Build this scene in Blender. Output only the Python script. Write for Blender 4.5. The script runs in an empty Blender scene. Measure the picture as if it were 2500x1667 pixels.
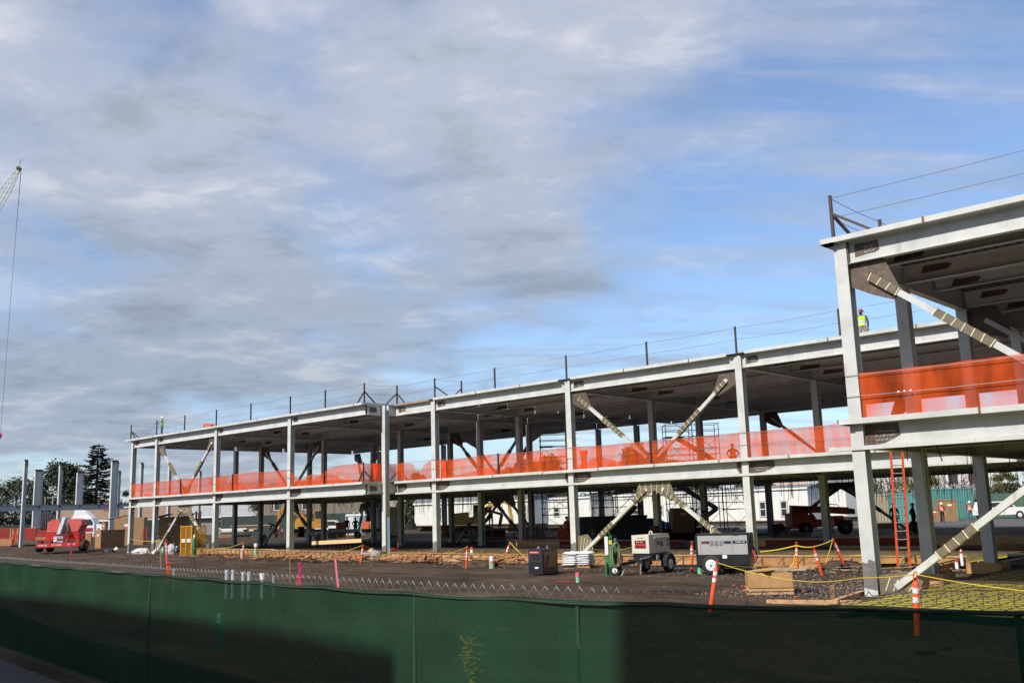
import bpy, bmesh, math, random
import numpy as np
from mathutils import Vector, Matrix
random.seed(7)
sc = bpy.context.scene
R = math.radians

# ---------------------------------------------------------------- camera
F, PITCH, ROLL, TH = 2342.69, 0.176084, -0.0296667, 0.819546   # focal length in px of a 2500 px wide frame
CAMZ = 2.226
def V3(*a): return Vector(a)
def _tob(v):  # calibration axes -> world axes (X along the facade, Y away from the street)
    e = V3(math.sin(TH), -math.cos(TH), 0); n = V3(math.cos(TH), math.sin(TH), 0)
    return V3(v.dot(e), v.dot(n), v.z)
_fw = V3(0, math.cos(PITCH), math.sin(PITCH)); _up = V3(0, -math.sin(PITCH), math.cos(PITCH)); _rt = V3(1, 0, 0)
FW = _tob(_fw); RT = _tob(_rt*math.cos(ROLL)+_up*math.sin(ROLL)); UP = _tob(-_rt*math.sin(ROLL)+_up*math.cos(ROLL))
CAM = V3(0, 0, CAMZ)
cd = bpy.data.cameras.new('camera'); cam = bpy.data.objects.new('camera', cd); sc.collection.objects.link(cam)
M = Matrix((RT, UP, -FW)).transposed().to_4x4(); M.translation = CAM; cam.matrix_world = M
cd.sensor_width = 36; cd.lens = F/2500*36; cd.clip_end = 4000; cd.clip_start = .05
sc.camera = cam
def ray(u, v): return FW + RT*((u-1250)/F) - UP*((v-833.5)/F)
def G(u, v, z=-.3):                      # where the sight line meets the level z
    r = ray(u, v); return CAM + r*((z-CAMZ)/r.z)
def YP(u, v, Y): r = ray(u, v); return CAM + r*(Y/r.y)
def DP(u, v, d): return CAM + ray(u, v)*d  # at depth d

# ---------------------------------------------------------------- sky and sun
SUN_EL = 45
SUN_DIR = V3(.0, -1, 0).normalized()*math.cos(R(SUN_EL)) + V3(0, 0, math.sin(R(SUN_EL)))
w = bpy.data.worlds.new('World'); sc.world = w; w.use_nodes = True
nt = w.node_tree; nt.nodes.clear()
def N(nt, t, **k):
    n = nt.nodes.new(t)
    for a, b in k.items():
        if a in n.inputs.keys() if isinstance(a, str) and not hasattr(n, a) else False: n.inputs[a].default_value = b
        else: setattr(n, a, b)
    return n
out = N(nt, 'ShaderNodeOutputWorld'); bg = N(nt, 'ShaderNodeBackground')
sky = N(nt, 'ShaderNodeTexSky', sky_type='NISHITA', sun_disc=False)
sky.sun_elevation = R(SUN_EL); sky.sun_rotation = math.atan2(SUN_DIR.x, SUN_DIR.y)
sky.air_density = 1.0; sky.dust_density = .05; sky.ozone_density = 2.2
SKY_STRENGTH = .13
bg.inputs['Strength'].default_value = SKY_STRENGTH
L = nt.links.new
tc = N(nt, 'ShaderNodeTexCoord')
sep = N(nt, 'ShaderNodeSeparateXYZ'); L(tc.outputs['Generated'], sep.inputs[0])
def mth(op, a, b=None, c=None, clamp=False):
    n = nt.nodes.new('ShaderNodeMath'); n.operation = op; n.use_clamp = clamp
    for i, x in enumerate((a, b, c)):
        if x is None: continue
        if isinstance(x, (int, float)): n.inputs[i].default_value = x
        else: L(x, n.inputs[i])
    return n.outputs[0]
def vdot(vec):
    n = nt.nodes.new('ShaderNodeVectorMath'); n.operation = 'DOT_PRODUCT'; L(tc.outputs['Generated'], n.inputs[0]); n.inputs[1].default_value = vec
    return n.outputs['Value']
# the cloud deck is a flat layer seen in perspective: coordinates on it are direction.xy / (direction.z + k)
den = mth('ADD', mth('MAXIMUM', sep.outputs['Z'], 0.0), .16)
FH = V3(FW.x, FW.y, 0).normalized(); RH = V3(FH.y, -FH.x, 0)
px = mth('DIVIDE', vdot(RH), den); py = mth('DIVIDE', vdot(FH), den)
comb = N(nt, 'ShaderNodeCombineXYZ'); L(px, comb.inputs[0]); L(py, comb.inputs[1])
def noise(scale, detail, rough, sx=1, sy=1, rot=0, off=(0, 0, 0), dist=0.0):
    mp = N(nt, 'ShaderNodeMapping'); mp.inputs['Scale'].default_value = (sx, sy, 1); mp.inputs['Rotation'].default_value = (0, 0, rot); mp.inputs['Location'].default_value = off
    L(comb.outputs[0], mp.inputs[0])
    n = N(nt, 'ShaderNodeTexNoise'); n.inputs['Scale'].default_value = scale; n.inputs['Detail'].default_value = detail; n.inputs['Roughness'].default_value = rough
    n.inputs['Distortion'].default_value = dist
    L(mp.outputs[0], n.inputs['Vector']); return n.outputs['Fac']
def rng(x, a, b, c=0.0, d=1.0):
    n = N(nt, 'ShaderNodeMapRange', interpolation_type='SMOOTHSTEP'); L(x, n.inputs[0])
    for i, q in enumerate((a, b, c, d)): n.inputs[i+1].default_value = q
    return n.outputs[0]
n_big = noise(1.5, 4, .5, 1, .8, off=(3.1, .7, 0), dist=.2)
n_mid = noise(3.3, 7, .55, 1, .75, rot=.4, off=(1.3, 4.2, 0), dist=.35)
n_str = noise(2.4, 6, .58, .35, 1.9, rot=-.75, off=(5.4, 2.3, 0), dist=.6)    # thin streaks
side = mth('ADD', vdot(RH), mth('MULTIPLY', mth('SUBTRACT', sep.outputs['Z'], .25), -.75))
cover = mth('ADD', mth('MULTIPLY', n_big, .9), mth('MULTIPLY', n_mid, .35))
cover = mth('SUBTRACT', cover, rng(side, -.18, .56, -.05, .33))
mask = rng(cover, .40, .72, .14, .95)
wisp = mth('MULTIPLY', rng(n_str, .36, .70, .04, .74), 1)
mask = mth('MAXIMUM', mask, wisp)
mask = mth('MAXIMUM', mask, rng(sep.outputs['Z'], .17, -.02, 0, .75))      # thicker air towards the horizon
n_sh = mth('ADD', mth('MULTIPLY', noise(2.3, 7, .58, 1, 1.3, rot=.2, off=(7.7, 1.9, 0), dist=.35), .68), mth('MULTIPLY', noise(6.5, 8, .62, 1, 1.2, rot=.1, off=(2.7, 8.9, 0), dist=.3), .32))
br = N(nt, 'ShaderNodeValToRGB'); L(n_sh, br.inputs[0])
br.color_ramp.interpolation = 'EASE'
br.color_ramp.elements[0].position = .36; br.color_ramp.elements[0].color = (2.3, 2.58, 3.05, 1)
br.color_ramp.elements[1].position = .64; br.color_ramp.elements[1].color = (4.4, 4.42, 4.75, 1)
e = br.color_ramp.elements.new(.5); e.color = (3.0, 3.3, 3.95, 1)
dk = N(nt, 'ShaderNodeMixRGB', blend_type='MULTIPLY'); L(br.outputs[0], dk.inputs[1]); dk.inputs[2].default_value = (.72, .77, .80, 1)
L(rng(sep.outputs['Z'], .42, .12, 0, 1), dk.inputs[0])
tint = N(nt, 'ShaderNodeMixRGB', blend_type='MULTIPLY'); L(sky.outputs[0], tint.inputs[1]); tint.inputs[0].default_value = 1; tint.inputs[2].default_value = (.84, .92, 1.04, 1)
mx = N(nt, 'ShaderNodeMixRGB'); L(mask, mx.inputs[0]); L(tint.outputs[0], mx.inputs[1]); L(dk.outputs[0], mx.inputs[2])
L(mx.outputs[0], bg.inputs[0]); L(bg.outputs[0], out.inputs[0])
sd = bpy.data.lights.new('sun', 'SUN'); sun = bpy.data.objects.new('sun', sd); sc.collection.objects.link(sun)
sd.energy = 4.75; sd.angle = R(.53); sd.color = (1, .945, .87)
sun.rotation_euler = SUN_DIR.to_track_quat('Z', 'Y').to_euler()
vs = sc.view_settings; vs.view_transform = 'Standard'; vs.look = 'None'; vs.exposure = 0.40; vs.gamma = 1; vs.use_curve_mapping = False
sc.cycles.max_bounces = 6; sc.cycles.transparent_max_bounces = 24

# ---------------------------------------------------------------- materials
MATS = {}
def mat(name, col, rough=.65, metal=0, var=.18, scale=2.0, bump=0.0, stain=None, stain_amt=.0, stain_scale=1.5, spec=.4, emit=None, streak=None):
    if name in MATS: return MATS[name]
    m = bpy.data.materials.new(name); m.use_nodes = True; t = m.node_tree; b = t.nodes['Principled BSDF']; l = t.links.new
    b.inputs['Roughness'].default_value = rough; b.inputs['Metallic'].default_value = metal; b.inputs['Specular IOR Level'].default_value = spec
    co = t.nodes.new('ShaderNodeTexCoord'); nz = t.nodes.new('ShaderNodeTexNoise'); nz.inputs['Scale'].default_value = scale; nz.inputs['Detail'].default_value = 6; nz.inputs['Roughness'].default_value = .65
    l(co.outputs['Object'], nz.inputs['Vector'])
    mr = t.nodes.new('ShaderNodeMapRange'); l(nz.outputs['Fac'], mr.inputs[0]); mr.inputs[1].default_value = .3; mr.inputs[2].default_value = .7
    mr.inputs[3].default_value = 1-var; mr.inputs[4].default_value = 1+var*.6
    mix = t.nodes.new('ShaderNodeMixRGB'); mix.blend_type = 'MULTIPLY'; mix.inputs[0].default_value = 1; mix.inputs[1].default_value = (*col, 1); l(mr.outputs[0], mix.inputs[2])
    last = mix.outputs[0]
    if stain:
        n2 = t.nodes.new('ShaderNodeTexNoise'); n2.inputs['Scale'].default_value = stain_scale; n2.inputs['Detail'].default_value = 8; n2.inputs['Roughness'].default_value = .75
        ms_ = t.nodes.new('ShaderNodeMapping'); ms_.inputs['Scale'].default_value = streak or (1, 1, 1); l(co.outputs['Object'], ms_.inputs[0]); l(ms_.outputs[0], n2.inputs['Vector'])
        m2 = t.nodes.new('ShaderNodeMapRange'); l(n2.outputs['Fac'], m2.inputs[0]); m2.inputs[1].default_value = .66-.2*stain_amt; m2.inputs[2].default_value = .78-.2*stain_amt; m2.inputs[4].default_value = .85
        m3 = t.nodes.new('ShaderNodeMixRGB'); l(m2.outputs[0], m3.inputs[0]); l(last, m3.inputs[1]); m3.inputs[2].default_value = (*stain, 1); last = m3.outputs[0]
    l(last, b.inputs['Base Color'])
    rr = t.nodes.new('ShaderNodeMapRange'); l(nz.outputs['Fac'], rr.inputs[0]); rr.inputs[3].default_value = max(0, rough-.12); rr.inputs[4].default_value = min(1, rough+.12); l(rr.outputs[0], b.inputs['Roughness'])
    if bump:
        n3 = t.nodes.new('ShaderNodeTexNoise'); n3.inputs['Scale'].default_value = scale*6; n3.inputs['Detail'].default_value = 5; l(co.outputs['Object'], n3.inputs['Vector'])
        bp = t.nodes.new('ShaderNodeBump'); bp.inputs['Strength'].default_value = bump; bp.inputs['Distance'].default_value = .03; l(n3.outputs['Fac'], bp.inputs['Height']); l(bp.outputs[0], b.inputs['Normal'])
    if emit: b.inputs['Emission Color'].default_value = (*emit, 1); b.inputs['Emission Strength'].default_value = 1
    MATS[name] = m; return m
RUST = (.16, .075, .04)
steel = mat('primed_steel', (.49, .50, .487), .5, 0, .18, 1.3, stain=(.27, .22, .165), stain_amt=.31, stain_scale=3.2, streak=(1, 1, .3))
steel_d = mat('grey_primer', (.50, .51, .48), .6, 0, .15, 1.2, stain=(.2, .13, .08), stain_amt=.1)
bare = mat('bare_rusty_steel', (.115, .085, .07), .6, .3, .35, 6, bump=.3, stain=(.22, .14, .10), stain_amt=.6, stain_scale=5)
rusty = mat('rusty_edge', (.20, .09, .045), .75, 0, .3, 8)
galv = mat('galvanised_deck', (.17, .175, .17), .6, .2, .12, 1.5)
zinc = mat('galvanised_wire', (.40, .41, .41), .45, .6, .12, 4)
darkpost = mat('dark_post_steel', (.075, .055, .045), .6, .3, .3, 6)
wrap = mat('brown_wrap', (.15, .125, .085), .55, 0, .3, 8, bump=.2)
cream = mat('cream_strap', (.72, .66, .42), .6, 0, .1, 8)
wireblk = mat('dark_wire', (.035, .033, .03), .6, 0, .2, 5)
wood = mat('form_lumber', (.36, .175, .075), .75, 0, .3, 3, bump=.25, stain=(.25, .13, .06), stain_amt=.3, stain_scale=3)
wood2 = mat('pale_lumber', (.46, .28, .135), .75, 0, .22, 4, bump=.2)
wood3 = mat('grey_weathered_lumber', (.30, .21, .13), .85, 0, .35, 5, bump=.3)
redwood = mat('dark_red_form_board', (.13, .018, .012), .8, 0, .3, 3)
white = mat('white_paint', (.74, .74, .72), .45, 0, .08, 3)
whitepl = mat('white_plastic', (.72, .73, .73), .4, 0, .06, 3)
black = mat('black_paint', (.018, .02, .024), .35, 0, .2, 3)
rubber = mat('tyre_rubber', (.025, .024, .023), .85, 0, .3, 6, bump=.2)
orange = mat('safety_orange', (.72, .085, .018), .5, 0, .12, 5)
pink = mat('marker_pink', (.70, .08, .12), .6, 0, .15, 6)
mint = mat('mint_green_pipe', (.17, .50, .32), .45, 0, .12, 5)
yellowp = mat('yellow_paint', (.70, .33, .015), .5, 0, .15, 3, stain=(.35, .17, .03), stain_amt=.15)
yellowt = mat('yellow_tape', (.70, .55, .03), .5, 0, .1, 6)
redp = mat('machine_red', (.50, .028, .018), .45, 0, .15, 3)
salmon = mat('faded_red_hood', (.55, .10, .085), .5, 0, .15, 2)
redor = mat('orange_red_machine', (.62, .065, .02), .5, 0, .2, 3)
brownbox = mat('job_box_brown', (.30, .175, .085), .55, 0, .12, 3, stain=(.16, .09, .05), stain_amt=.2)
glassd = mat('dark_glass', (.03, .035, .04), .12, 0, .1, 2, spec=.8)
reflect = mat('reflective_white', (.75, .76, .78), .4, 0, .05, 5)
greenp = mat('green_cylinder_paint', (.03, .14, .06), .45, 0, .15, 4)
skin = mat('skin', (.36, .19, .12), .6, 0, .1, 8)
denim = mat('denim', (.05, .085, .16), .85, 0, .25, 10)
darkcloth = mat('dark_cloth', (.03, .03, .035), .9, 0, .3, 10)
hivis = mat('hi_vis_lime', (.45, .72, .03), .6, 0, .1, 8)
hivo = mat('hi_vis_orange', (.75, .13, .02), .6, 0, .1, 8)

def translucent(name, col, transp, trans_mix=.5, sc_=(1, 1, 1), amp=.15):
    m = bpy.data.materials.new(name); m.use_nodes = True; t = m.node_tree; t.nodes.clear(); l = t.links.new
    o = t.nodes.new('ShaderNodeOutputMaterial'); d = t.nodes.new('ShaderNodeBsdfDiffuse'); tr = t.nodes.new('ShaderNodeBsdfTranslucent'); tp = t.nodes.new('ShaderNodeBsdfTransparent')
    co = t.nodes.new('ShaderNodeTexCoord'); nz = t.nodes.new('ShaderNodeTexNoise'); nz.inputs['Scale'].default_value = 1.3; nz.inputs['Detail'].default_value = 7; mpp = t.nodes.new('ShaderNodeMapping'); mpp.inputs['Scale'].default_value = sc_; l(co.outputs['Object'], mpp.inputs[0]); l(mpp.outputs[0], nz.inputs['Vector'])
    mr = t.nodes.new('ShaderNodeMapRange'); l(nz.outputs['Fac'], mr.inputs[0]); mr.inputs[1].default_value = .3; mr.inputs[2].default_value = .7; mr.inputs[3].default_value = .75; mr.inputs[4].default_value = 1.15
    mc = t.nodes.new('ShaderNodeMixRGB'); mc.blend_type = 'MULTIPLY'; mc.inputs[0].default_value = 1; mc.inputs[1].default_value = (*col, 1); l(mr.outputs[0], mc.inputs[2])
    l(mc.outputs[0], d.inputs[0]); l(mc.outputs[0], tr.inputs[0])
    a = t.nodes.new('ShaderNodeMixShader'); a.inputs[0].default_value = trans_mix; l(d.outputs[0], a.inputs[1]); l(tr.outputs[0], a.inputs[2])
    b = t.nodes.new('ShaderNodeMixShader'); l(a.outputs[0], b.inputs[1]); l(tp.outputs[0], b.inputs[2])
    m4 = t.nodes.new('ShaderNodeMapRange'); l(nz.outputs['Fac'], m4.inputs[0]); m4.inputs[1].default_value = .25; m4.inputs[2].default_value = .75; m4.inputs[3].default_value = transp*(1+amp); m4.inputs[4].default_value = transp*(1-amp)
    l(m4.outputs[0], b.inputs[0]); l(b.outputs[0], o.inputs[0]); MATS[name] = m; return m
net_mat = translucent('orange_net', (.86, .125, .025), .38, .45, (1.6, 1.6, .5), .6)
screen_mat = translucent('green_fence_screen', (.018, .056, .032), .10, .3)

# ---------------------------------------------------------------- mesh helpers
COL = sc.collection
class MB:
    def __init__(s): s.v = []; s.f = []; s.s = []
    def add(s, vs, fs, sm=False):
        k = len(s.v); s.v += [tuple(p) for p in vs]; s.f += [tuple(i+k for i in q) for q in fs]; s.s += [sm]*len(fs); return s
    def box(s, x0, x1, y0, y1, z0, z1):
        return s.add([(x0, y0, z0), (x1, y0, z0), (x1, y1, z0), (x0, y1, z0), (x0, y0, z1), (x1, y0, z1), (x1, y1, z1), (x0, y1, z1)],
                     [(0, 3, 2, 1), (4, 5, 6, 7), (0, 1, 5, 4), (1, 2, 6, 5), (2, 3, 7, 6), (3, 0, 4, 7)])
    def bar(s, p, q, w, h=None, up=V3(0, 0, 1)):
        p = Vector(p); q = Vector(q); h = w if h is None else h; d = (q-p).normalized()
        a = d.cross(up)
        if a.length < 1e-4: a = d.cross(V3(0, 1, 0))
        a.normalize(); b = a.cross(d)
        c = [a*(i*w/2)+b*(j*h/2) for i, j in ((-1, -1), (1, -1), (1, 1), (-1, 1))]
        return s.add([p+k for k in c]+[q+k for k in c], [(0, 1, 2, 3), (7, 6, 5, 4), (0, 4, 5, 1), (1, 5, 6, 2), (2, 6, 7, 3), (3, 7, 4, 0)])
    def tube(s, pts, r, n=8, cap=True):
        pts = [Vector(p) for p in pts]; rs = r if isinstance(r, (list, tuple)) else [r]*len(pts); k = len(pts); vs = []; ref = None
        for i, p in enumerate(pts):
            d = (pts[min(i+1, k-1)]-pts[max(i-1, 0)]).normalized()
            if ref is None: ref = d.orthogonal().normalized()
            a = (ref-d*ref.dot(d)); a = a.normalized() if a.length > 1e-5 else d.orthogonal().normalized(); ref = a; b = d.cross(a)
            vs += [p+(a*math.cos(t)+b*math.sin(t))*rs[i] for t in [2*math.pi*j/n for j in range(n)]]
        fs = [(i*n+j, i*n+(j+1) % n, (i+1)*n+(j+1) % n, (i+1)*n+j) for i in range(k-1) for j in range(n)]
        s.add(vs, fs, n > 4)
        if cap: s.add(vs[:n], [tuple(range(n))[::-1]]); s.add(vs[-n:], [tuple(range(n))])
        return s
    def lathe(s, prof, c=(0, 0, 0), n=16, axis='z', cap=True):
        vs = []; c = Vector(c)
        for r, h in prof:
            for j in range(n):
                t = 2*math.pi*j/n; a, b = r*math.cos(t), r*math.sin(t)
                vs.append(c+(V3(a, b, h) if axis == 'z' else V3(a, h, b) if axis == 'y' else V3(h, a, b)))
        k = len(prof); s.add(vs, [(i*n+j, i*n+(j+1) % n, (i+1)*n+(j+1) % n, (i+1)*n+j) for i in range(k-1) for j in range(n)], True)
        if cap: s.add(vs[:n], [tuple(range(n))[::-1]]); s.add(vs[-n:], [tuple(range(n))])
        return s
    def prism(s, poly, a, b):   # poly: list of 3-D points, extruded from offset a to offset b
        n = len(poly); a = Vector(a); b = Vector(b)
        return s.add([Vector(p)+a for p in poly]+[Vector(p)+b for p in poly], [tuple(range(n))[::-1], tuple(range(n, 2*n))]+[(i, (i+1) % n, n+(i+1) % n, n+i) for i in range(n)])
    def xform(s, m): s.v = [tuple(m @ Vector(p)) for p in s.v]; return s
    def build(s, name, m, parent=None, kind=None, label=None, off=None):
        me = bpy.data.meshes.new(name)
        vv = s.v if off is None else [(a-off[0], b-off[1], c-off[2]) for a, b, c in s.v]
        me.from_pydata(vv, [], s.f)
        me.polygons.foreach_set('use_smooth', s.s)
        if len(s.f) < 30000:
            bm = bmesh.new(); bm.from_mesh(me); bmesh.ops.recalc_face_normals(bm, faces=bm.faces); bm.to_mesh(me); bm.free()
        me.materials.append(m); me.update()
        return link(name, me, parent, kind, label)
def link(name, data, parent=None, kind=None, label=None):
    o = bpy.data.objects.new(name, data); COL.objects.link(o)
    if parent: o.parent = parent
    if kind: o['kind'] = kind
    if label: o['label'] = label
    return o
def thing(name, label, cat, loc=(0, 0, 0), rz=0, group=None):
    o = bpy.data.objects.new(name, None); COL.objects.link(o); o.location = loc; o.rotation_euler = (0, 0, rz); o.empty_display_size = .2
    o['label'] = label; o['category'] = cat
    if group: o['group'] = group
    return o
def tag(o, label, cat, group=None):
    o['label'] = label; o['category'] = cat
    if group: o['group'] = group
    return o
def dup(root, loc, rz, label, group=None):
    r = root.copy(); COL.objects.link(r); r.location = loc; r.rotation_euler = (0, 0, rz); r['label'] = label
    if group: r['group'] = group
    for ch in list(root.children):
        c = ch.copy(); COL.objects.link(c); c.parent = r
        for g in ch.children: d = g.copy(); COL.objects.link(d); d.parent = c
    return r
def text(s, size, m, parent, loc, rot, name='lettering', ext=.004, align='CENTER', sx=1):
    cu = bpy.data.curves.new(name, 'FONT'); cu.body = s; cu.size = size; cu.extrude = ext; cu.align_x = align; cu.align_y = 'CENTER'
    o = bpy.data.objects.new(name, cu); COL.objects.link(o); dg = bpy.context.evaluated_depsgraph_get(); me = bpy.data.meshes.new_from_object(o.evaluated_get(dg)); bpy.data.objects.remove(o)
    me.materials.clear(); me.materials.append(m); o = bpy.data.objects.new(name, me); COL.objects.link(o); o.parent = parent; o.location = loc; o.rotation_euler = rot; o.scale = (sx, 1, 1)
    return o
def fan(n): return random.uniform(-n, n)

# ---------------------------------------------------------------- ground
def gz(x, y):
    d = math.sqrt(x*x+y*y)
    z = -.3
    t = min(1, max(0, (y-64)/8)); z += .5*t*t*(3-2*t)
    t = min(1, max(0, (-x-86)/12))*min(1, max(0, (y-30)/12)); z += .35*t*t*(3-2*t)*(1-min(1, max(0, (y-64)/8)))
    return z
from mathutils import noise as mn
def terrain():
    xs = sorted(set([-1500, -900, -600, -400, -300, -240, -200]+list(np.arange(-170, -30, 1.3))+list(np.arange(-30, 8, .42))+[10, 14, 20, 30, 45, 60, 90, 150, 300, 600, 1500]))
    ys = sorted(set([-600, -200, -60, -20, -5, 0, 3, 5]+list(np.arange(6.5, 42, .42))+list(np.arange(42, 80, 1.5))+list(np.arange(80, 200, 6))+[220, 260, 320, 420, 600, 900, 1500, 2500]))
    nx, ny = len(xs), len(ys); vs = []
    for y in ys:
        for x in xs:
            z = gz(x, y)
            if 8.4 < y < 200 and -170 < x < 20:
                rough = .05*mn.noise(V3(x*.35, y*.35, 0))+.05*mn.noise(V3(x*1.1, y*1.1, 3))
                if y < 41: rough += .04*mn.noise(V3(x*2.6, y*2.6, 5))
                if 13 < y < 34:
                    q = y+.10*x+.8*mn.noise(V3(x*.05, 0, 7)); rough += -.045*math.exp(-((q-17.5)/.28)**2)-.045*math.exp(-((q-19.4)/.28)**2)-.04*math.exp(-((q-23.5)/.3)**2)-.04*math.exp(-((q-25.3)/.3)**2)
                if 34.5 < y < 40.5 and x > -84: rough += .10*max(0, mn.noise(V3(x*.5, y*.7, 9)))
                z += rough*min(1, (y-8.4)/2)
            vs.append((x, y, z))
    fs = [(j*nx+i, j*nx+i+1, (j+1)*nx+i+1, (j+1)*nx+i) for j in range(ny-1) for i in range(nx-1)]
    me = bpy.data.meshes.new('ground'); me.from_pydata(vs, [], fs); me.polygons.foreach_set('use_smooth', [True]*len(fs))
    m = bpy.data.materials.new('brown_dirt'); m.use_nodes = True; t = m.node_tree; b = t.nodes['Principled BSDF']; l = t.links.new; b.inputs['Roughness'].default_value = .95; b.inputs['Specular IOR Level'].default_value = .15
    co = t.nodes.new('ShaderNodeTexCoord')
    n1 = t.nodes.new('ShaderNodeTexNoise'); n1.inputs['Scale'].default_value = .22; n1.inputs['Detail'].default_value = 8; n1.inputs['Roughness'].default_value = .7; l(co.outputs['Object'], n1.inputs['Vector'])
    mp = t.nodes.new('ShaderNodeMapping'); mp.inputs['Scale'].default_value = (.35, 1.4, 1); mp.inputs['Rotation'].default_value = (0, 0, .35); l(co.outputs['Object'], mp.inputs[0])
    n2 = t.nodes.new('ShaderNodeTexNoise'); n2.inputs['Scale'].default_value = 1.1; n2.inputs['Detail'].default_value = 9; n2.inputs['Roughness'].default_value = .75; l(mp.outputs[0], n2.inputs['Vector'])
    n3 = t.nodes.new('ShaderNodeTexNoise'); n3.inputs['Scale'].default_value = 14; n3.inputs['Detail'].default_value = 6; l(co.outputs['Object'], n3.inputs['Vector'])
    vo = t.nodes.new('ShaderNodeTexVoronoi'); vo.inputs['Scale'].default_value = 9; l(co.outputs['Object'], vo.inputs['Vector'])
    cr = t.nodes.new('ShaderNodeValToRGB'); l(n1.outputs['Fac'], cr.inputs[0]); cr.color_ramp.elements[0].position = .36; cr.color_ramp.elements[0].color = (.028, .020, .015, 1); cr.color_ramp.elements[1].position = .66; cr.color_ramp.elements[1].color = (.060, .045, .034, 1)
    c2 = t.nodes.new('ShaderNodeValToRGB'); l(n2.outputs['Fac'], c2.inputs[0]); c2.color_ramp.elements[0].position = .35; c2.color_ramp.elements[0].color = (.50, .48, .46, 1); c2.color_ramp.elements[1].position = .68; c2.color_ramp.elements[1].color = (1.95, 1.8, 1.65, 1)
    mm = t.nodes.new('ShaderNodeMixRGB'); mm.blend_type = 'MULTIPLY'; mm.inputs[0].default_value = 1; l(cr.outputs[0], mm.inputs[1]); l(c2.outputs[0], mm.inputs[2])
    # scattered pale pebbles
    r1 = t.nodes.new('ShaderNodeMapRange'); l(vo.outputs['Distance'], r1.inputs[0]); r1.inputs[1].default_value = .10; r1.inputs[2].default_value = .05; 
    r2 = t.nodes.new('ShaderNodeMapRange'); l(n2.outputs['Fac'], r2.inputs[0]); r2.inputs[1].default_value = .5; r2.inputs[2].default_value = .62
    ml = t.nodes.new('ShaderNodeMath'); ml.operation = 'MULTIPLY'; l(r1.outputs[0], ml.inputs[0]); l(r2.outputs[0], ml.inputs[1])
    mm2 = t.nodes.new('ShaderNodeMixRGB'); l(ml.outputs[0], mm2.inputs[0]); l(mm.outputs[0], mm2.inputs[1]); mm2.inputs[2].default_value = (.22, .19, .16, 1)
    l(mm2.outputs[0], b.inputs['Base Color'])
    bp = t.nodes.new('ShaderNodeBump'); bp.inputs['Strength'].default_value = .8; bp.inputs['Distance'].default_value = .05
    ad = t.nodes.new('ShaderNodeMath'); ad.operation = 'ADD'; l(n3.outputs['Fac'], ad.inputs[0]); l(n2.outputs['Fac'], ad.inputs[1]); l(ad.outputs[0], bp.inputs['Height']); l(bp.outputs[0], b.inputs['Normal'])
    me.materials.append(m); link('ground', me, kind='structure')
terrain()
asphalt = mat('dark_asphalt', (.045, .045, .047), .9, 0, .25, 3, bump=.3)
MB().add([(-60, -30, -.292), (40, -30, -.292), (40, 6.0, -.292), (-2, 6.2, -.292), (-9, 5.9, -.292), (-60, 12, -.292)], [(0, 1, 2, 3, 4, 5)]).build('road', asphalt, kind='structure')
MB().add([(-75, 72, .215), (60, 72, .215), (60, 190, .24), (-75, 190, .24)], [(0, 1, 2, 3)]).build('parking_lot', mat('worn_asphalt', (.075, .072, .068), .9, 0, .2, .6, bump=.2), kind='structure')

# ---------------------------------------------------------------- steel frames
PN, P0, P1 = 25.58, 39.09, 41.33
Z1, Z2 = 4.47, 9.6
CW = .36
main = thing('steel_frame_building', 'long two storey pale grey steel frame building under construction, stretching away to the left', 'building')
near = thing('steel_frame_building', 'near end wing of pale steel frame with wide roof edge rising out at upper right', 'building')
def column(par, x, y, z0=-.25, z1=Z2-.14, rot=False, m=None, cap=False):
    b = MB(); w_, t_ = CW, .035
    if not rot:
        b.box(x, x+w_, y, y+t_, z0, z1); b.box(x, x+w_, y+w_-t_, y+w_, z0, z1); b.box(x+w_/2-.012, x+w_/2+.012, y+t_+.001, y+w_-t_-.001, z0, z1)
    else:
        b.box(x, x+t_, y, y+w_, z0, z1); b.box(x+w_-t_, x+w_, y, y+w_, z0, z1); b.box(x+t_+.001, x+w_-t_-.001, y+w_/2-.012, y+w_/2+.012, z0, z1)
    return b.build('column', m or steel, par)
def ibeam_x(par, x0, x1, yc, zt, h=.6, fw=.24, m=None, name='beam'):
    b = MB(); b.box(x0, x1, yc-.008, yc+.008, zt-h+.02, zt-.02); b.box(x0, x1, yc-fw/2, yc+fw/2, zt-.02, zt); b.box(x0, x1, yc-fw/2, yc+fw/2, zt-h, zt-h+.02)
    return b.build(name, m or steel, par)
def ibeam_y(par, xc, y0, y1, zt, h=.6, fw=.24, m=None, name='girder'):
    b = MB(); b.box(xc-.008, xc+.008, y0, y1, zt-h+.02, zt-.02); b.box(xc-fw/2, xc+fw/2, y0, y1, zt-.02, zt); b.box(xc-fw/2, xc+fw/2, y0, y1, zt-h, zt-h+.02)
    return b.build(name, m or steel, par)
def edge_plate(par, x0, x1, y, zt, h=.15, out_=.2):
    b = MB(); b.box(x0, x1, y-out_, y-out_+.012, zt-h, zt); b.box(x0, x1, y-out_+.013, y+.22, zt-h, zt-h+.012)
    return b.build('slab_edge_plate', steel, par)
def edge_plate_y(par, x, y0, y1, zt, h=.15, out_=.2, sgn=1):
    b = MB(); xa = x+sgn*out_; b.box(min(xa, xa-sgn*.012), max(xa, xa-sgn*.012), y0, y1, zt-h, zt); b.box(min(x-sgn*.2, xa-sgn*.013), max(x-sgn*.2, xa-sgn*.013), y0, y1, zt-h, zt-h+.012)
    return b.build('slab_edge_plate', steel, par)
def lip(par, x0, x1, y, z, h=.11):
    b = MB(); b.box(x0, x1, y-.045, y-.033, z, z+h); b.box(x0, x1, y-.032, y+.16, z, z+.012)
    return b.build('edge_angle', steel, par)
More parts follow.
